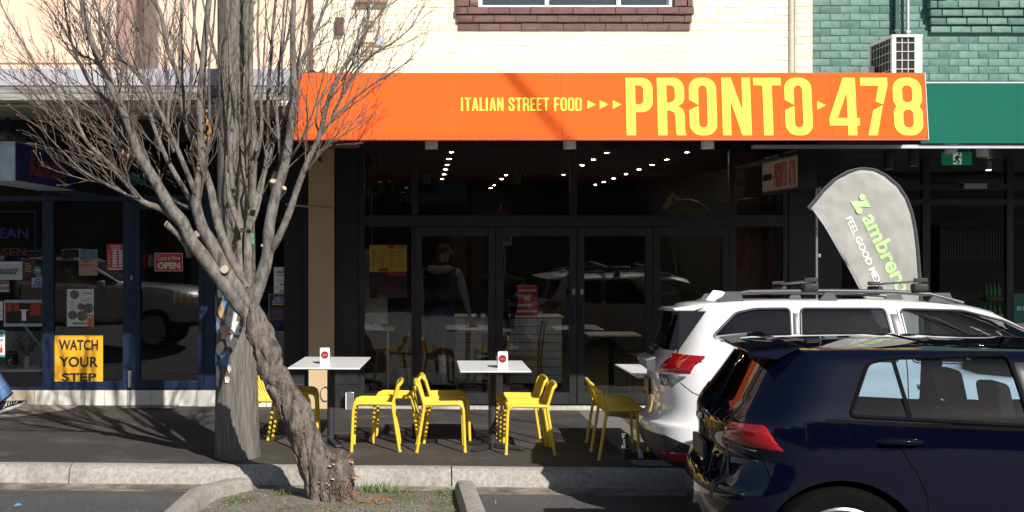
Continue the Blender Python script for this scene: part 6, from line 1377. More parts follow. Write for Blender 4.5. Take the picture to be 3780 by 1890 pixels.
# ================================================================== CARS
class CarBody:
    """Body lofted from waterlines: each level (z, rear x, front x, half width, rear corner length, front corner length, squareness)."""
    def __init__(s, levels, nr=14, ns=44, nf=12, fine=4):
        s.nr, s.ns, s.nf = nr, ns, nf; L = []
        q = [levels[0]] + levels + [levels[-1]]
        for i in range(1, len(q) - 2):
            for j in range(fine):
                u = j / fine; row = []
                for k in range(7):
                    p0, p1, p2, p3 = q[i - 1][k], q[i][k], q[i + 1][k], q[i + 2][k]
                    m1 = (p2 - p0) / 2; m2 = (p3 - p1) / 2
                    if (p2 - p1) == 0: m1 = m2 = 0
                    else:
                        if m1 / (p2 - p1) < 0: m1 = 0
                        if m2 / (p2 - p1) < 0: m2 = 0
                        m1 = max(-3 * abs(p2 - p1), min(3 * abs(p2 - p1), m1)); m2 = max(-3 * abs(p2 - p1), min(3 * abs(p2 - p1), m2))
                    row.append((2 * u ** 3 - 3 * u * u + 1) * p1 + (u ** 3 - 2 * u * u + u) * m1 + (-2 * u ** 3 + 3 * u * u) * p2 + (u ** 3 - u * u) * m2)
                L.append(row)
        L.append(list(levels[-1])); s.L = L
    def outline(s, lv):
        z, xr, xf, hw, rr, rf, n = lv; out = []
        for i in range(s.nr + 1):
            th = math.pi / 2 * i / s.nr; out.append((xr + rr * (1 - math.cos(th) ** (2 / n)), hw * .985 * math.sin(th) ** (2 / n)))
        x0, x1 = xr + rr, xf - rf
        for i in range(1, s.ns):
            u = i / s.ns; out.append((x0 + (x1 - x0) * u, hw * (.985 + .015 * math.sin(math.pi * u))))
        for i in range(s.nf + 1):
            th = math.pi / 2 * (1 - i / s.nf); out.append((xf - rf * (1 - math.cos(th) ** (2 / 2.6)), hw * .985 * math.sin(th) ** (2 / 2.6)))
        return out
    def at(s, z):
        for a, b in zip(s.L[:-1], s.L[1:]):
            if a[0] <= z <= b[0] and b[0] > a[0]:
                u = (z - a[0]) / (b[0] - a[0]); return s.outline([p + (q - p) * u for p, q in zip(a, b)])
        return s.outline(s.L[-1])
    def side(s, x, z, lift=0, sy=-1):
        o = s.at(z)
        for (xa, ya), (xb, yb) in zip(o[s.nr:-s.nf], o[s.nr + 1:-s.nf + 1]):
            if xa <= x <= xb: y = ya + (yb - ya) * (x - xa) / max(xb - xa, 1e-6); return Vector((x, sy * (y + lift), z))
        for (xa, ya), (xb, yb) in zip(o[:s.nr], o[1:s.nr + 1]):
            if xa <= x <= xb: y = ya + (yb - ya) * (x - xa) / max(xb - xa, 1e-6); return Vector((x, sy * (y + lift), z))
        return Vector((x, sy * (o[s.nr][1] + lift), z))
    def arc_len(s, z, key, val):
        o = s.at(z); d = 0
        for (xa, ya), (xb, yb) in zip(o[:-1], o[1:]):
            if (key == 'y' and ya <= val <= yb) or (key == 'x' and ya > .3 and xa <= val <= xb):
                u = (val - (ya if key == 'y' else xa)) / max((yb - ya) if key == 'y' else (xb - xa), 1e-6); return d + u * math.hypot(xb - xa, yb - ya)
            d += math.hypot(xb - xa, yb - ya)
        return d
    def arc_pt(s, a, z, lift=0, sy=-1):
        o = s.at(z); d = 0
        for (xa, ya), (xb, yb) in zip(o[:-1], o[1:]):
            l = math.hypot(xb - xa, yb - ya)
            if d + l >= a and l > 0: u = (a - d) / l; nx, ny = -(yb - ya) / l, (xb - xa) / l; return Vector((xa + (xb - xa) * u + nx * lift, sy * (ya + (yb - ya) * u + ny * lift), z))
            d += l
        return Vector((o[-1][0], 0, z))
    def bm(s):
        bm = bmesh.new(); rings = []
        for lv in s.L:
            o = s.outline(lv); r = [bm.verts.new((x, -y, lv[0])) for x, y in o] + [bm.verts.new((x, y, lv[0])) for x, y in o[-2:0:-1]]; rings.append(r)
        k = len(rings[0])
        for a, b in zip(rings[:-1], rings[1:]):
            for i in range(k): bm.faces.new((a[i], a[(i + 1) % k], b[(i + 1) % k], b[i]))
        bm.faces.new(rings[0][::-1]); bm.faces.new(rings[-1])
        bmesh.ops.remove_doubles(bm, verts=bm.verts, dist=1e-5); bmesh.ops.recalc_face_normals(bm, faces=bm.faces); return bm
def in_poly(p, poly):
    c = False; j = len(poly) - 1
    for i in range(len(poly)):
        if (poly[i][1] > p[1]) != (poly[j][1] > p[1]) and p[0] < (poly[j][0] - poly[i][0]) * (p[1] - poly[i][1]) / (poly[j][1] - poly[i][1]) + poly[i][0]: c = not c
        j = i
    return c
def round_poly(poly, r, n=4):
    out = []; k = len(poly)
    for i in range(k):
        a, b, c = Vector(poly[i - 1]), Vector(poly[i]), Vector(poly[(i + 1) % k]); d1, d2 = a - b, c - b; rr = min(r, d1.length * .45, d2.length * .45); p, q = b + d1.normalized() * rr, b + d2.normalized() * rr
        for j in range(n + 1): u = j / n; v = (1 - u) ** 2 * p + 2 * u * (1 - u) * b + u * u * q; out.append((v.x, v.y))
    return out
def cut_poly(bm, poly, axis, sel):
    """cut the shell exactly along a polygon drawn in (x,z) for axis y or (y,z) for axis x, and lift that piece off as a new bmesh"""
    x0, x1 = min(p[0] for p in poly) - .03, max(p[0] for p in poly) + .03; z0, z1 = min(p[1] for p in poly) - .03, max(p[1] for p in poly) + .03
    ai = 0 if axis == 'y' else 1; k = len(poly)
    for i in range(k):
        (ax, az), (bx_, bz) = poly[i], poly[(i + 1) % k]; d = math.hypot(bx_ - ax, bz - az)
        if d < 1e-5: continue
        mx0, mx1, mz0, mz1 = min(ax, bx_) - .06, max(ax, bx_) + .06, min(az, bz) - .06, max(az, bz) + .06
        fs = []
        for f in bm.faces:
            if not sel(f.calc_center_median()): continue
            us = [v.co[ai] for v in f.verts]; ws = [v.co.z for v in f.verts]
            if max(us) < mx0 or min(us) > mx1 or max(ws) < mz0 or min(ws) > mz1: continue
            fs.append(f)
        if not fs: continue
        es = list({e for f in fs for e in f.edges}); vs = list({v for f in fs for v in f.verts})
        co = Vector((ax, 0, az)) if axis == 'y' else Vector((0, ax, az)); no = Vector((bz - az, 0, -(bx_ - ax))) if axis == 'y' else Vector((0, bz - az, -(bx_ - ax)))
        bmesh.ops.bisect_plane(bm, geom=fs + es + vs, plane_co=co, plane_no=no, dist=1e-6)
    take = []
    for f in bm.faces:
        c = f.calc_center_median()
        if sel(c) and x0 < c[ai] < x1 and z0 < c.z < z1 and in_poly((c[ai], c.z), poly): take.append(f)
    return lift(bm, take)
def lift(bm, faces):
    nb = bmesh.new(); mp = {}
    for f in faces:
        for v in f.verts:
            if v not in mp: mp[v] = nb.verts.new(v.co)
        try: nb.faces.new([mp[v] for v in f.verts])
        except ValueError: pass
    bmesh.ops.delete(bm, geom=faces, context='FACES'); return nb
def bm_obj(bm, name, mat, parent, inset=0, ang=32, thick=0):
    bmesh.ops.recalc_face_normals(bm, faces=bm.faces) if not inset else None
    if inset:
        bm.normal_update()
        for v in bm.verts: v.co -= v.normal * inset
    me = bpy.data.meshes.new(name); bm.to_mesh(me); bm.free(); me.materials.append(mat); smooth_mesh(me, ang)
    o = bpy.data.objects.new(name, me); COL.objects.link(o); o.parent = parent
    if thick: md = o.modifiers.new('t', 'SOLIDIFY'); md.thickness = thick; md.offset = -1
    return o
m_rub = M('black_rubber', (.004, .004, .0045), .8, var=.2, spec=.1); m_clad = M('black_bumper_plastic', (.022, .022, .024), .55, var=.15, scale=20)
m_seat = M('dark_seat_fabric', (.007, .007, .009), .85); m_lred = M('lamp_red', (.33, .004, .008), .08, var=.05, coat=1); m_lred2 = M('lamp_red_dark', (.09, .002, .004), .15, coat=1); m_lclear = M('lamp_clear', (.22, .225, .24), .1, .3, var=.3, scale=30, coat=1)
m_alloy = M('alloy', (.30, .31, .32), .25, .9, var=.05)
def wheel(parent, x, y, z, r, rim, sy):
    w_ = bpy.data.objects.new('wheel', None); COL.objects.link(w_); w_.parent = parent; w_.location = (x, y, z); d = sy
    MB().lathe([(rim - .01, -.10), (rim + .03, -.11), (r - .02, -.105), (r, -.08), (r, .08), (r - .02, .105), (rim + .03, .11), (rim - .01, .10)], 48, axis='y').build('tyre', m_rub, w_, smooth=True, world=False)
    mb = MB().lathe([(rim, .105 * d), (rim - .012, .112 * d), (rim - .025, .1 * d), (rim - .03, -.09 * d)], 48, axis='y')
    for i in range(10):
        a = 2 * math.pi * i / 10; da = .085 if i % 2 else .085; c, s_ = math.cos(a), math.sin(a)
        for k in (0,):
            p = [Vector((c * .05 - s_ * .02, .085 * d, s_ * .05 + c * .02)), Vector((c * .05 + s_ * .02, .085 * d, s_ * .05 - c * .02)), Vector((math.cos(a - da) * (rim - .015), .098 * d, math.sin(a - da) * (rim - .015))), Vector((math.cos(a + da) * (rim - .015), .098 * d, math.sin(a + da) * (rim - .015)))]
            q = [v + Vector((0, -.03 * d, 0)) for v in p]; mb.add(p + q, [(0, 1, 2, 3), (4, 7, 6, 5), (0, 4, 5, 1), (1, 5, 6, 2), (2, 6, 7, 3), (3, 7, 4, 0)])
    mb.lathe([(.001, .108 * d), (.045, .105 * d), (.06, .09 * d), (.06, .02 * d)], 24, axis='y'); mb.build('rim', m_alloy, w_, smooth=True, world=False)
    MB().lathe([(.001, .01 * d), (rim - .04, .01 * d), (rim - .04, -.01 * d)], 32, axis='y').build('brake_disc', m_ped, w_, world=False)
def strip(cb, pts, wd, mat, parent, name, lift_=.0012, sy=-1, arc=False):
    """thin ribbon along a line on the body side (x,z) or on the wrap (a,z)"""
    q = []
    for (a, b_), (c, d) in zip(pts[:-1], pts[1:]):
        k = max(2, int(math.hypot(c - a, d - b_) / .025))
        for j in range(k): q.append((a + (c - a) * j / k, b_ + (d - b_) * j / k))
    q.append(pts[-1]); mb = MB(); n = len(q)
    for i, (a, b_) in enumerate(q):
        e0, e1 = Vector(q[max(i - 1, 0)]), Vector(q[min(i + 1, n - 1)]); t_ = (e1 - e0).normalized(); nn = Vector((-t_.y, t_.x)) * (wd / 2); f = cb.arc_pt if arc else cb.side
        mb.v += [f(a + nn.x, b_ + nn.y, lift_, sy), f(a - nn.x, b_ - nn.y, lift_, sy)]
    for i in range(n - 1): mb.f.append([2 * i, 2 * i + 1, 2 * i + 3, 2 * i + 2])
    return mb.build(name, mat, parent, smooth=True, world=False)
def wrap_quad(cb, corners, mat, parent, name, lift_=.006, sy=-1, nu=16, nv=6, smooth=True):
    """corners: 4 x ((key,val), z) in order; a patch wrapped on the body with a rim"""
    A = [(cb.arc_len(z, k[0], k[1]), z) for k, z in corners]; mb = MB()
    for j in range(nv + 1):
        v = j / nv
        for i in range(nu + 1):
            u = i / nu; a = (1 - v) * ((1 - u) * A[0][0] + u * A[1][0]) + v * ((1 - u) * A[3][0] + u * A[2][0]); z = (1 - v) * ((1 - u) * A[0][1] + u * A[1][1]) + v * ((1 - u) * A[3][1] + u * A[2][1])
            ed = min(u, 1 - u) * nu, min(v, 1 - v) * nv; l = lift_ if min(ed) > .5 else -.004
            mb.v.append(cb.arc_pt(a, z, l, sy))
    for j in range(nv):
        for i in range(nu): q = j * (nu + 1) + i; mb.f.append([q, q + 1, q + nu + 2, q + nu + 1])
    return mb.build(name, mat, parent, smooth=smooth, world=False)
def seal(cb, poly, parent, sy, mat, r=.007, lift_=.001):
    pts = [cb.side(a, b_, lift_, sy) for a, b_ in poly]; pts.append(pts[0]); return MB().tube(pts, r, 6, cap=False).build('window_seal', mat, parent, smooth=True, world=False)
def car_seat(parent, x, y, z, w_=.5, head=True, name='seat'):
    mb = MB(); mb.prism(rrect(x - .05, z, x + .45, z + .14, .05), 'y', y - w_ / 2, y + w_ / 2)
    o = mb.build(name, m_seat, parent, bevel=.03, world=False)
    bk = MB(); bk.add([(x + dx + sx, y + sy_ * w_ / 2 * k, z + zz_) for zz_, k, dx in ((.10, 1, .02), (.45, .98, -.08), (.62, .8, -.13)) for sx, sy_ in ((-.06, -1), (.07, -1), (.07, 1), (-.06, 1))], [(r_ + i, r_ + (i + 1) % 4, r_ + 4 + (i + 1) % 4, r_ + 4 + i) for r_ in (0, 4) for i in range(4)] + [(3, 2, 1, 0), (8, 9, 10, 11)]); bk.build('backrest', m_seat, o, bevel=.035, world=False)
    if head: hr = MB(); hr.add([(x - .15 + sx + dx, y + sy_ * .135 * k, z + zz_) for zz_, k, dx in ((.665, .85, .02), (.70, 1, .015), (.83, .95, -.01), (.86, .75, -.015)) for sx, sy_ in ((-.045, -1), (.05, -1), (.05, 1), (-.045, 1))], [(r_ + i, r_ + (i + 1) % 4, r_ + 4 + (i + 1) % 4, r_ + 4 + i) for r_ in (0, 4, 8) for i in range(4)] + [(3, 2, 1, 0), (12, 13, 14, 15)]); hr.build('headrest', m_seat, o, bevel=.02, world=False)
def car_common(t, cb, bm, paint, windows, wheels, R_t, R_r, hw, tint, trim, rear_win, front_win, roofz, seal_r=.007, far_drop=0):
    panes = []
    for poly, gm_ in windows:
        pl_ = round_poly(poly, .035)
        for sy in (-1, 1):
            pq = [(a, b_ - far_drop if b_ < 1.15 else b_) for a, b_ in pl_] if sy > 0 else pl_
            nb = cut_poly(bm, pq, 'y', (lambda c, s_=sy: c.y * s_ > .25)); panes.append((nb, 'side_window', gm_)); seal(cb, pq, t, sy, trim, seal_r)
    if rear_win:
        nb = cut_poly(bm, round_poly(rear_win, .05), 'x', lambda c: c.x < 1.0 and c.z > .9); panes.append((nb, 'rear_window', tint))
    if front_win:
        nb = cut_poly(bm, round_poly(front_win, .05), 'x', lambda c: c.x > 1.6 and c.z > .95); panes.append((nb, 'windscreen', tint))
    for x in wheels:
        for sy in (-1, 1):
            nb = cut_poly(bm, circle(x, R_t - .01, R_t * 1.13, 36), 'y', (lambda c, s_=sy: c.y * s_ > .35)); nb.free()
            wheel(t, x, sy * (hw - .125), R_t, R_t, R_r, sy)
            arch = MB(); n = 20; r_ = R_t * 1.135
            for i in range(n + 1):
                a = math.pi * i / n
                for yy in (hw - .01, hw - .38): arch.v.append(Vector((x + math.cos(a) * r_, sy * yy, R_t - .01 + math.sin(a) * r_)))
            for i in range(n): arch.f.append([2 * i, 2 * i + 1, 2 * i + 3, 2 * i + 2])
            arch.build('wheel_arch', m_clad, t, world=False)
    body = bm_obj(bm, 'body', paint, t)
    for nb, nm, g_ in panes: bm_obj(nb, nm, g_, t, inset=.006)
    return body

# ---------------------------------------------------------------- white wagon parked at the kerb
m_wpaint = M('white_car_paint', (.84, .84, .85), .5, var=.015, coat=1, scale=2); m_gtint = glass('privacy_glass', (.10, .13, .17), 1.75); m_gclear = glass('car_glass', (.62, .68, .70), 1.5)
m_trimgrey = M('satin_trim', (.10, .105, .115), .4, .5, var=.06)
WY = 9.14; WX = 1.72
wz = road_z(WY) + gz(WX + 2) 
t = thing('parked_car', 'white station wagon with roof rails parked at the kerb', 'car', (WX, WY, wz)); roll = math.atan((road_z(8.3) - road_z(9.8)) / 1.5); t.rotation_euler = (-roll, 0, R(-6.2))
lv = [(.42, .16, 4.36, .79, .40, .35, 3.0), (.48, .07, 4.46, .84, .45, .5, 3.0), (.56, .015, 4.52, .868, .46, .6, 2.9), (.66, 0, 4.54, .875, .46, .62, 2.9), (.735, .005, 4.54, .875, .44, .62, 2.9), (.765, .045, 4.53, .875, .42, .62, 2.8), (.85, .075, 4.50, .875, .42, .62, 2.8), (1.00, .06, 4.40, .872, .44, .7, 2.7), (1.10, .06, 4.1, .866, .44, .8, 2.6), (1.16, .075, 3.5, .858, .42, .8, 2.6), (1.20, .11, 3.22, .848, .40, .6, 2.6), (1.24, .14, 3.14, .835, .38, .55, 2.6), (1.40, .20, 2.86, .772, .36, .5, 2.6), (1.54, .25, 2.58, .715, .34, .45, 2.6), (1.585, .265, 2.46, .69, .33, .45, 2.6), (1.615, .30, 2.33, .655, .36, .45, 2.6), (1.635, .42, 2.15, .60, .5, .45, 2.6), (1.648, .65, 1.9, .50, .5, .45, 2.5), (1.653, .9, 1.6, .32, .3, .3, 2.5)]
wb = CarBody(lv); bm = wb.bm()
# black lower bumper, lifted off as its own part
cl = cut_poly(bm, [(-.2, .3), (.9, .3), (.9, .50), (.55, .56), (.30, .60), (.12, .665), (-.2, .685)], 'y', lambda c: c.x < .95)
sk_ = cut_poly(bm, [(.9, .3), (4.7, .3), (4.7, .5), (.9, .5)], 'y', lambda c: True)
Q = [(.45, 1.375), (.62, 1.545), (.76, 1.575), (1.00, 1.578), (.985, 1.235), (.70, 1.262)]
D1 = [(1.075, 1.58), (1.655, 1.582), (1.705, 1.215), (1.05, 1.232)]; D2 = [(1.76, 1.58), (2.18, 1.572), (2.45, 1.50), (2.98, 1.235), (2.96, 1.20), (1.80, 1.212)]
car_common(t, wb, bm, m_wpaint, [(Q, m_gtint), (D1, m_gtint), (D2, m_gclear)], (.98, 3.62), .345, .235, .875, m_gtint, m_trimgrey, [(-.58, 1.265), (.58, 1.265), (.50, 1.555), (-.50, 1.555)], [(-.66, 1.235), (.66, 1.235), (.56, 1.555), (-.56, 1.555)], 1.65, .009)
bm_obj(cl, 'rear_bumper', m_clad, t); bm_obj(sk_, 'sill_cladding', m_clad, t)
for sy in (-1, 1):
    wrap_quad(wb, [(('y', .52), 1.255), (('x', .42), 1.245), (('x', .29), 1.10), (('y', .46), 1.105)], m_lred, t, 'tail_lamp', .010, sy)
    lo = wrap_quad(wb, [(('y', .46), 1.102), (('x', .288), 1.096), (('x', .17), 1.0), (('y', .50), 1.01)], m_lclear, t, 'reversing_lamp', .009, sy)
    lo2 = wrap_quad(wb, [(('x', .20), 1.195), (('x', .385), 1.205), (('x', .372), 1.19), (('x', .21), 1.18)], m_lred2, t, 'lamp_bar', .0125, sy, 10, 2); wrap_quad(wb, [(('x', .215), 1.178), (('x', .225), 1.178), (('x', .195), 1.140), (('x', .18), 1.140)], m_lred2, t, 'lamp_bar', .0125, sy, 3, 3)
    wrap_quad(wb, [(('y', .60), .545), (('x', .34), .56), (('x', .36), .475), (('y', .68), .47)], m_lred, t, 'reflector', .012, sy)
    strip(wb, [(.38, 1.60), (.33, 1.50), (.27, 1.38), (.215, 1.24)], .008, m_joint, t, 'tailgate_gap', .0015, sy)
    strip(wb, [(.22, 1.045), (.30, .98), (.42, .93), (.62, .90)], .006, m_joint, t, 'bumper_gap', .0015, sy)
    for gap in ([(1.03, 1.22), (1.05, .95), (1.20, .74), (1.26, .52)], [(1.735, 1.59), (1.755, 1.2), (1.76, .52)], [(2.76, 1.15), (2.80, .9), (2.82, .52)]): strip(wb, gap, .007, m_joint, t, 'door_gap', .0012, sy)
    for a in (1.12, 1.84):
        p0 = wb.side(a, 1.055, .02, sy); p1 = wb.side(a + .2, 1.06, .02, sy); MB().tube([wb.side(a - .02, 1.054, -.005, sy), p0, p1, wb.side(a + .22, 1.06, -.005, sy)], [.012, .014, .014, .012], 8).build('door_handle', m_wpaint, t, smooth=True, world=False)
    wrap_quad(wb, [(('x', 1.008), 1.572), (('x', 1.068), 1.574), (('x', 1.048), 1.235), (('x', .99), 1.238)], m_trimgrey, t, 'pillar_trim', .003, sy, 4, 8); wrap_quad(wb, [(('x', 1.665), 1.576), (('x', 1.752), 1.574), (('x', 1.792), 1.218), (('x', 1.712), 1.222)], m_trimgrey, t, 'pillar_trim', .003, sy, 4, 8)
    # roof rail on three feet
    yr = sy * .585
    MB().tube([(.50, yr * 1.01, 1.628), (.60, yr, 1.672), (.74, yr * .985, 1.698), (1.3, yr * .975, 1.706), (1.75, yr * .98, 1.702), (2.0, yr * 1.0, 1.685), (2.22, yr * 1.04, 1.625)], [.012, .0155, .0155, .0155, .0155, .0155, .011], 10).build('roof_rail', m_trimgrey, t, smooth=True, world=False)
    for a, b_ in ((.52, .70), (1.22, 1.36), (1.98, 2.16)): MB().add([(a, yr - .018, 1.625), (b_, yr - .018, 1.625), (b_ - .03, yr - .014, 1.695), (a + .05, yr - .014, 1.695), (a, yr + .018, 1.625), (b_, yr + .018, 1.625), (b_ - .03, yr + .014, 1.695), (a + .05, yr + .014, 1.695)], [(0, 1, 2, 3), (7, 6, 5, 4), (0, 3, 7, 4), (1, 5, 6, 2), (3, 2, 6, 7), (0, 4, 5, 1)]).build('rail_foot', m_trimgrey, t, world=False)
    mx = wb.side(2.72, 1.2, .09, sy); MB().box(mx.x - .05, mx.y - .09, mx.z - .06, mx.x + .06, mx.y + .09, mx.z + .08).build('wing_mirror', m_wpaint, t, bevel=.03, world=False)
    wrap_quad(wb, [(('x', 4.14), .93), (('x', 4.42), .92), (('x', 4.40), .82), (('x', 4.16), .84)], m_lclear, t, 'head_lamp', .008, sy, 8, 4)
for k, a in enumerate((1.17, 1.93)):      # roof rack bars
    r_ = MB(); pr_f = [(-.04, 0), (-.03, .007), (0, .011), (.03, .007), (.04, 0), (.03, -.006), (-.03, -.006)]
    r_.prism([(a + x, 1.775 + z) for x, z in pr_f], 'y', -.60, .60); o = r_.build('roof_bar', m_trimgrey, t, smooth=True, world=False)
    for sy in (-1, 1):
        MB().box(a - .055, sy * .535, 1.705, a + .055, sy * .62, 1.762).build('bar_foot', m_clad, o, bevel=.015, world=False); MB().box(a - .05, sy * .60, 1.768, a + .05, sy * .615, 1.80).build('end_cap', m_clad, o, bevel=.006, world=False)
# spoiler, fin aerial, wiper, badge plinth, plate, tow ball
sp_ = MB(); sp_.add([(.185, -.60, 1.575), (.185, .60, 1.575), (.50, .64, 1.618), (.50, -.64, 1.618), (.205, -.60, 1.552), (.205, .60, 1.552), (.34, .62, 1.555), (.34, -.62, 1.555), (.16, 0, 1.585), (.18, 0, 1.558)], [(0, 8, 1, 2, 3), (4, 7, 6, 5, 9), (0, 4, 9, 8), (8, 9, 5, 1), (0, 3, 7, 4), (1, 5, 6, 2), (3, 2, 6, 7)]); sp_.build('spoiler', m_wpaint, t, bevel=.008, world=False)
for sy in (-1, 1): MB().add([(.235, sy * .60, 1.55), (.42, sy * .655, 1.555), (.22, sy * .70, 1.275), (.155, sy * .64, 1.275), (.235, sy * .585, 1.55), (.21, sy * .60, 1.40), (.16, sy * .62, 1.275)], [(0, 1, 2, 3), (0, 3, 6, 5, 4)]).build('window_flank', m_black, t, world=False)
MB().add([(.50, -.035, 1.64), (.50, .035, 1.64), (.78, .02, 1.655), (.78, -.02, 1.655), (.56, -.008, 1.715), (.56, .008, 1.715), (.62, 0, 1.71)], [(0, 1, 5, 4), (0, 4, 6, 3), (1, 2, 6, 5), (4, 5, 6), (3, 6, 2), (0, 3, 2, 1)]).build('fin_aerial', m_wpaint, t, smooth=True, world=False)
MB().tube([(.10, -.30, 1.275), (.075, -.25, 1.285), (.08, -.1, 1.275), (.10, .12, 1.28)], [.02, .03, .016, .008], 8).build('rear_wiper', m_black, t, smooth=True, world=False)
pl2 = MB(); pl2.add([(.005, -.46, 1.19), (.005, .46, 1.19), (.07, .52, 1.215), (.07, -.52, 1.215), (.03, -.40, 1.11), (.03, .40, 1.11), (.07, -.46, 1.10), (.07, .46, 1.10)], [(0, 1, 2, 3), (0, 4, 5, 1), (4, 6, 7, 5), (0, 3, 6, 4), (1, 5, 7, 2)]); pl2.build('tailgate_handle_bar', m_wpaint, t, bevel=.008, world=False)
MB().box(.045, -.2, .92, .062, .2, 1.04).build('number_plate', m_black, t, bevel=.004, world=False)
me = fit(text_mesh('FORESTER', bold=.02), 0, 0, .20, .024); me.transform(Matrix(((0, 0, -1, .058), (-1, 0, 0, -.30), (0, 1, 0, .93), (0, 0, 0, 1)))); me.materials.append(m_chrome); o = bpy.data.objects.new('lettering', me); COL.objects.link(o); o.parent = t
tb = MB().box(-.13, -.03, .40, .35, .03, .46).box(-.13, -.035, .46, -.07, .035, .485).build('tow_bar', m_black, t, bevel=.005, world=False)
MB().lathe([(.03, .485), (.03, .51), (.014, .515), (.014, .555), (.022, .56), (.028, .58), (.022, .602), (.001, .61)], 18, (-.19 + .07, 0, 0)).build('tow_ball', m_chrome, tb, smooth=True, world=False); MB().box(-.02, -.05, .41, .02, .05, .475).build('tow_pin', m_steel, tb, bevel=.006, world=False)
for x_, y_ in ((1.9, -.36), (1.9, .36)): car_seat(t, x_, y_, .58)
car_seat(t, 1.05, 0, .58, 1.2, False); bx_o = MB().box(2.62, -.7, .9, 3.1, .7, 1.12).build('dashboard', m_seat, t, bevel=.05, world=False); MB().box(.2, -.74, .5, 3.4, .74, .57).build('cabin_floor', m_seat, t, world=False); MB().lathe([(.17, -.012), (.19, 0), (.17, .012)], 24, (2.45, .36, 1.08), 'x').build('steering_wheel', m_seat, t, smooth=True, world=False)

# ---------------------------------------------------------------- navy hatchback passing in the lane
m_npaint = M('navy_car_paint', (.0014, .0021, .0105), .6, var=.03, coat=1, scale=2, spec=0); m_gapdark = M('shut_line', (.001, .001, .0015), .9, spec=.1); m_gnavy = glass('blue_tint_glass', (.56, .68, .76), 1.6)
GY = 6.75; GX = 1.44; gzr = road_z(GY) + gz(GX + 1.5)
t = thing('moving_car', 'dark navy hatchback driving past in front of the white wagon', 'car', (GX + .055, GY, gzr), R(-5.2))
lv = [(0.2, 0.16, 4.05, 0.7182, 0.35, 0.4, 2.8), (0.28, 0.115, 4.12, 0.7749, 0.42, 0.5, 2.8), (0.4, 0.07, 4.18, 0.8032, 0.45, 0.6, 2.7), (0.56, 0.055, 4.2, 0.8127, 0.46, 0.65, 2.7), (0.68, 0.065, 4.2, 0.8146, 0.46, 0.65, 2.7), (0.75, 0.105, 4.18, 0.8146, 0.44, 0.65, 2.7), (0.85, 0.1313, 4.08, 0.8146, 0.44, 0.7, 2.6), (0.96, 0.121, 3.8, 0.8108, 0.44, 0.8, 2.6), (1.02, 0.125, 3.35, 0.8032, 0.43, 0.7, 2.6), (1.07, 0.15, 3.1, 0.7919, 0.42, 0.55, 2.6), (1.12, 0.185, 2.98, 0.773, 0.42, 0.5, 2.6), (1.25, 0.27, 2.68, 0.704, 0.4, 0.5, 2.6), (1.35, 0.335, 2.42, 0.6502, 0.38, 0.45, 2.6), (1.385, 0.355, 2.25, 0.619, 0.38, 0.45, 2.6), (1.402, 0.39, 2.1, 0.5859, 0.45, 0.45, 2.6), (1.411, 0.55, 1.85, 0.5198, 0.5, 0.45, 2.5), (1.421, 0.8, 1.6, 0.3969, 0.45, 0.4, 2.5), (1.427, 1.0, 1.4, 0.2457, 0.25, 0.2, 2.5)]
nb_ = CarBody(lv); bm = nb_.bm()
W1 = [(.735, 1.085), (.86, 1.34), (.96, 1.365), (1.555, 1.385), (1.60, 1.05)]; W2 = [(1.70, 1.045), (1.665, 1.388), (1.95, 1.38), (2.30, 1.27), (2.62, 1.10), (2.60, 1.07)]
car_common(t, nb_, bm, m_npaint, [(W1, m_gnavy), (W2, m_gnavy)], (.70, 3.30), .365, .265, .815, m_gtint, m_rub, [(-.55, 1.115), (.55, 1.115), (.47, 1.345), (-.47, 1.345)], [(-.66, 1.10), (.66, 1.10), (.55, 1.37), (-.55, 1.37)], 1.45, .011, .085)
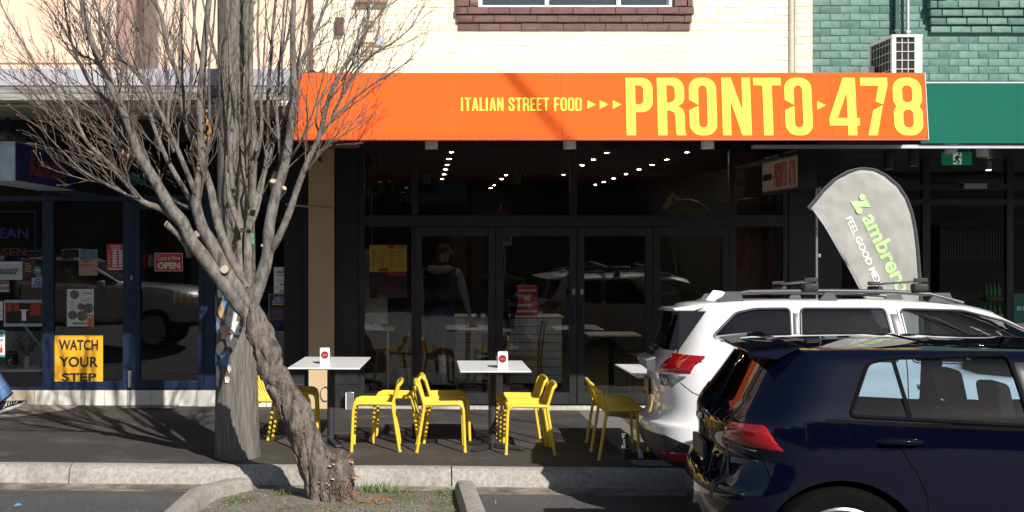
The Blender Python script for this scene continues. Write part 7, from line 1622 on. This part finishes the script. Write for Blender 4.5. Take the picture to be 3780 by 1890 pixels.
for sy in (-1, 1):
    wrap_quad(nb_, [(('y', .50), 1.02), (('x', .34), 1.035), (('x', .43), .895), (('y', .46), .91)], m_lred, t, 'tail_lamp', .009, sy); wrap_quad(nb_, [(('y', .62), 1.0), (('x', .20), 1.005), (('x', .24), .935), (('y', .58), .93)], m_lred2, t, 'lamp_bar', .0105, sy, 10, 2)
    wrap_quad(nb_, [(('y', .45), .905), (('x', .30), .893), (('x', .31), .885), (('y', .46), .895)], m_lclear, t, 'lamp_strip', .009, sy, 10, 2)
    wrap_quad(nb_, [(('x', 1.10), 1.38), (('x', 1.12), 1.38), (('x', 1.10), 1.06), (('x', 1.075), 1.06)][::1], m_rub, t, 'window_divider', .004, sy, 2, 10) if False else None
    strip(nb_, [(.985, 1.37), (1.03, 1.07)], .022, m_rub, t, 'window_divider', .003, sy)
    wrap_quad(nb_, [(('x', 1.57), 1.385), (('x', 1.655), 1.385), (('x', 1.69), 1.05), (('x', 1.615), 1.052)], m_black, t, 'pillar_trim', .003, sy, 4, 8)
    for gap in ([(.87, 1.045), (.98, .93), (1.06, .80), (1.10, .70), (1.16, .28)], [(1.655, 1.04), (1.68, .7), (1.68, .28)], [(2.60, 1.0), (2.66, .6), (2.66, .28)], [(.30, .89), (.34, .80), (.36, .70)]): strip(nb_, gap, .006, m_gapdark, t, 'door_gap', .0012, sy)
    fd = .085 if sy > 0 else 0; strip(nb_, [(.62, 1.062 - fd), (1.0, 1.048 - fd), (1.7, 1.03 - fd), (2.6, 1.045 - fd)], .018, m_rub, t, 'belt_moulding', .003, sy)
    fp = round_poly([(.50, 1.055), (.72, 1.05), (.74, .935), (.56, .93)], .04); strip(nb_, fp + [fp[0]], .005, m_gapdark, t, 'fuel_flap_gap', .0014, sy)
    MB().tube([nb_.side(.86, .965, -.008, sy), nb_.side(.89, .968, .022, sy), nb_.side(1.05, .966, .024, sy), nb_.side(1.08, .962, -.006, sy)], [.012, .016, .016, .012], 10, squash=1).build('door_handle', m_npaint, t, smooth=True, world=False); strip(nb_, [(.875, .958), (1.07, .958)], .05, m_gapdark, t, 'handle_recess', .0012, sy)
    MB().tube([nb_.side(1.74, .96, -.008, sy), nb_.side(1.77, .963, .022, sy), nb_.side(1.93, .961, .024, sy), nb_.side(1.96, .957, -.006, sy)], [.012, .016, .016, .012], 10).build('door_handle', m_npaint, t, smooth=True, world=False)
    wrap_quad(nb_, [(('x', 3.85), .80), (('x', 4.12), .77), (('x', 4.10), .66), (('x', 3.88), .68)], m_lclear, t, 'head_lamp', .008, sy, 8, 4)
    mx = nb_.side(2.42, 1.08, .09, sy); MB().box(mx.x - .05, mx.y - .09, mx.z - .05, mx.x + .06, mx.y + .09, mx.z + .07).build('wing_mirror', m_npaint, t, bevel=.03, world=False)
MB().add([(.275, -.56, 1.384), (.275, .56, 1.384), (.56, .58, 1.416), (.56, -.58, 1.416), (.30, -.57, 1.354), (.30, .57, 1.354), (.42, .60, 1.346), (.42, -.60, 1.346), (.26, 0, 1.392), (.29, 0, 1.361)], [(0, 8, 1, 2, 3), (4, 7, 6, 5, 9), (0, 4, 9, 8), (8, 9, 5, 1), (0, 3, 7, 4), (1, 5, 6, 2), (3, 2, 6, 7)]).build('spoiler', m_npaint, t, bevel=.01, world=False)
MB().box(.098, -.2, .76, .125, .2, .85).build('number_plate', M('plate_dark', (.05, .05, .055), .5), t, bevel=.004, world=False)
MB().box(.095, -.05, .955, .125, .05, .995).build('badge', m_chrome, t, bevel=.01, world=False)
MB().tube([(.2, -.45, .27), (.07, -.45, .27)], .035, 14).build('exhaust_tip', m_chrome, t, smooth=True, world=False)
for x_, y_ in ((1.75, -.34), (1.75, .34)): car_seat(t, x_, y_, .36)
car_seat(t, .95, 0, .30, 1.2, False)
for y_ in (-.34, .34): car_seat(t, .93, y_, .415, .3, True, 'rear_headrest_seat') if False else None
MB().box(2.4, -.66, .75, 2.95, .66, 1.0).build('dashboard', m_seat, t, bevel=.05, world=False); MB().box(.25, -.72, .34, 3.2, .72, .41).build('cabin_floor', m_seat, t, world=False); MB().lathe([(.16, -.012), (.18, 0), (.16, .012)], 24, (2.25, .34, .97), 'x').build('steering_wheel', m_seat, t, smooth=True, world=False)

# ---------------------------------------------------------------- silver wagon waiting further back in the lane: outside the frame, seen mirrored in the deli glass
m_spaint = M('silver_car_paint', (.62, .63, .65), .4, .4, var=.02, coat=1, scale=2)
src = [o for o in COL.objects if o.name.startswith('parked_car')][0]; sc_ = copy_tree(src)
sc_.name = 'waiting_car'; sc_.location = (-3.85 - 4.54, 6.1, road_z(6.1) + gz(-6)); sc_.rotation_euler = (0, 0, 0)
tag(sc_, 'silver station wagon waiting in the lane, mirrored in the deli glass', 'car')
cachem = {}
for ch in sc_.children:
    if ch.type == 'MESH' and ch.data.materials and ch.data.materials[0] == m_wpaint:
        me = ch.data.copy(); me.materials[0] = m_spaint; ch.data = me
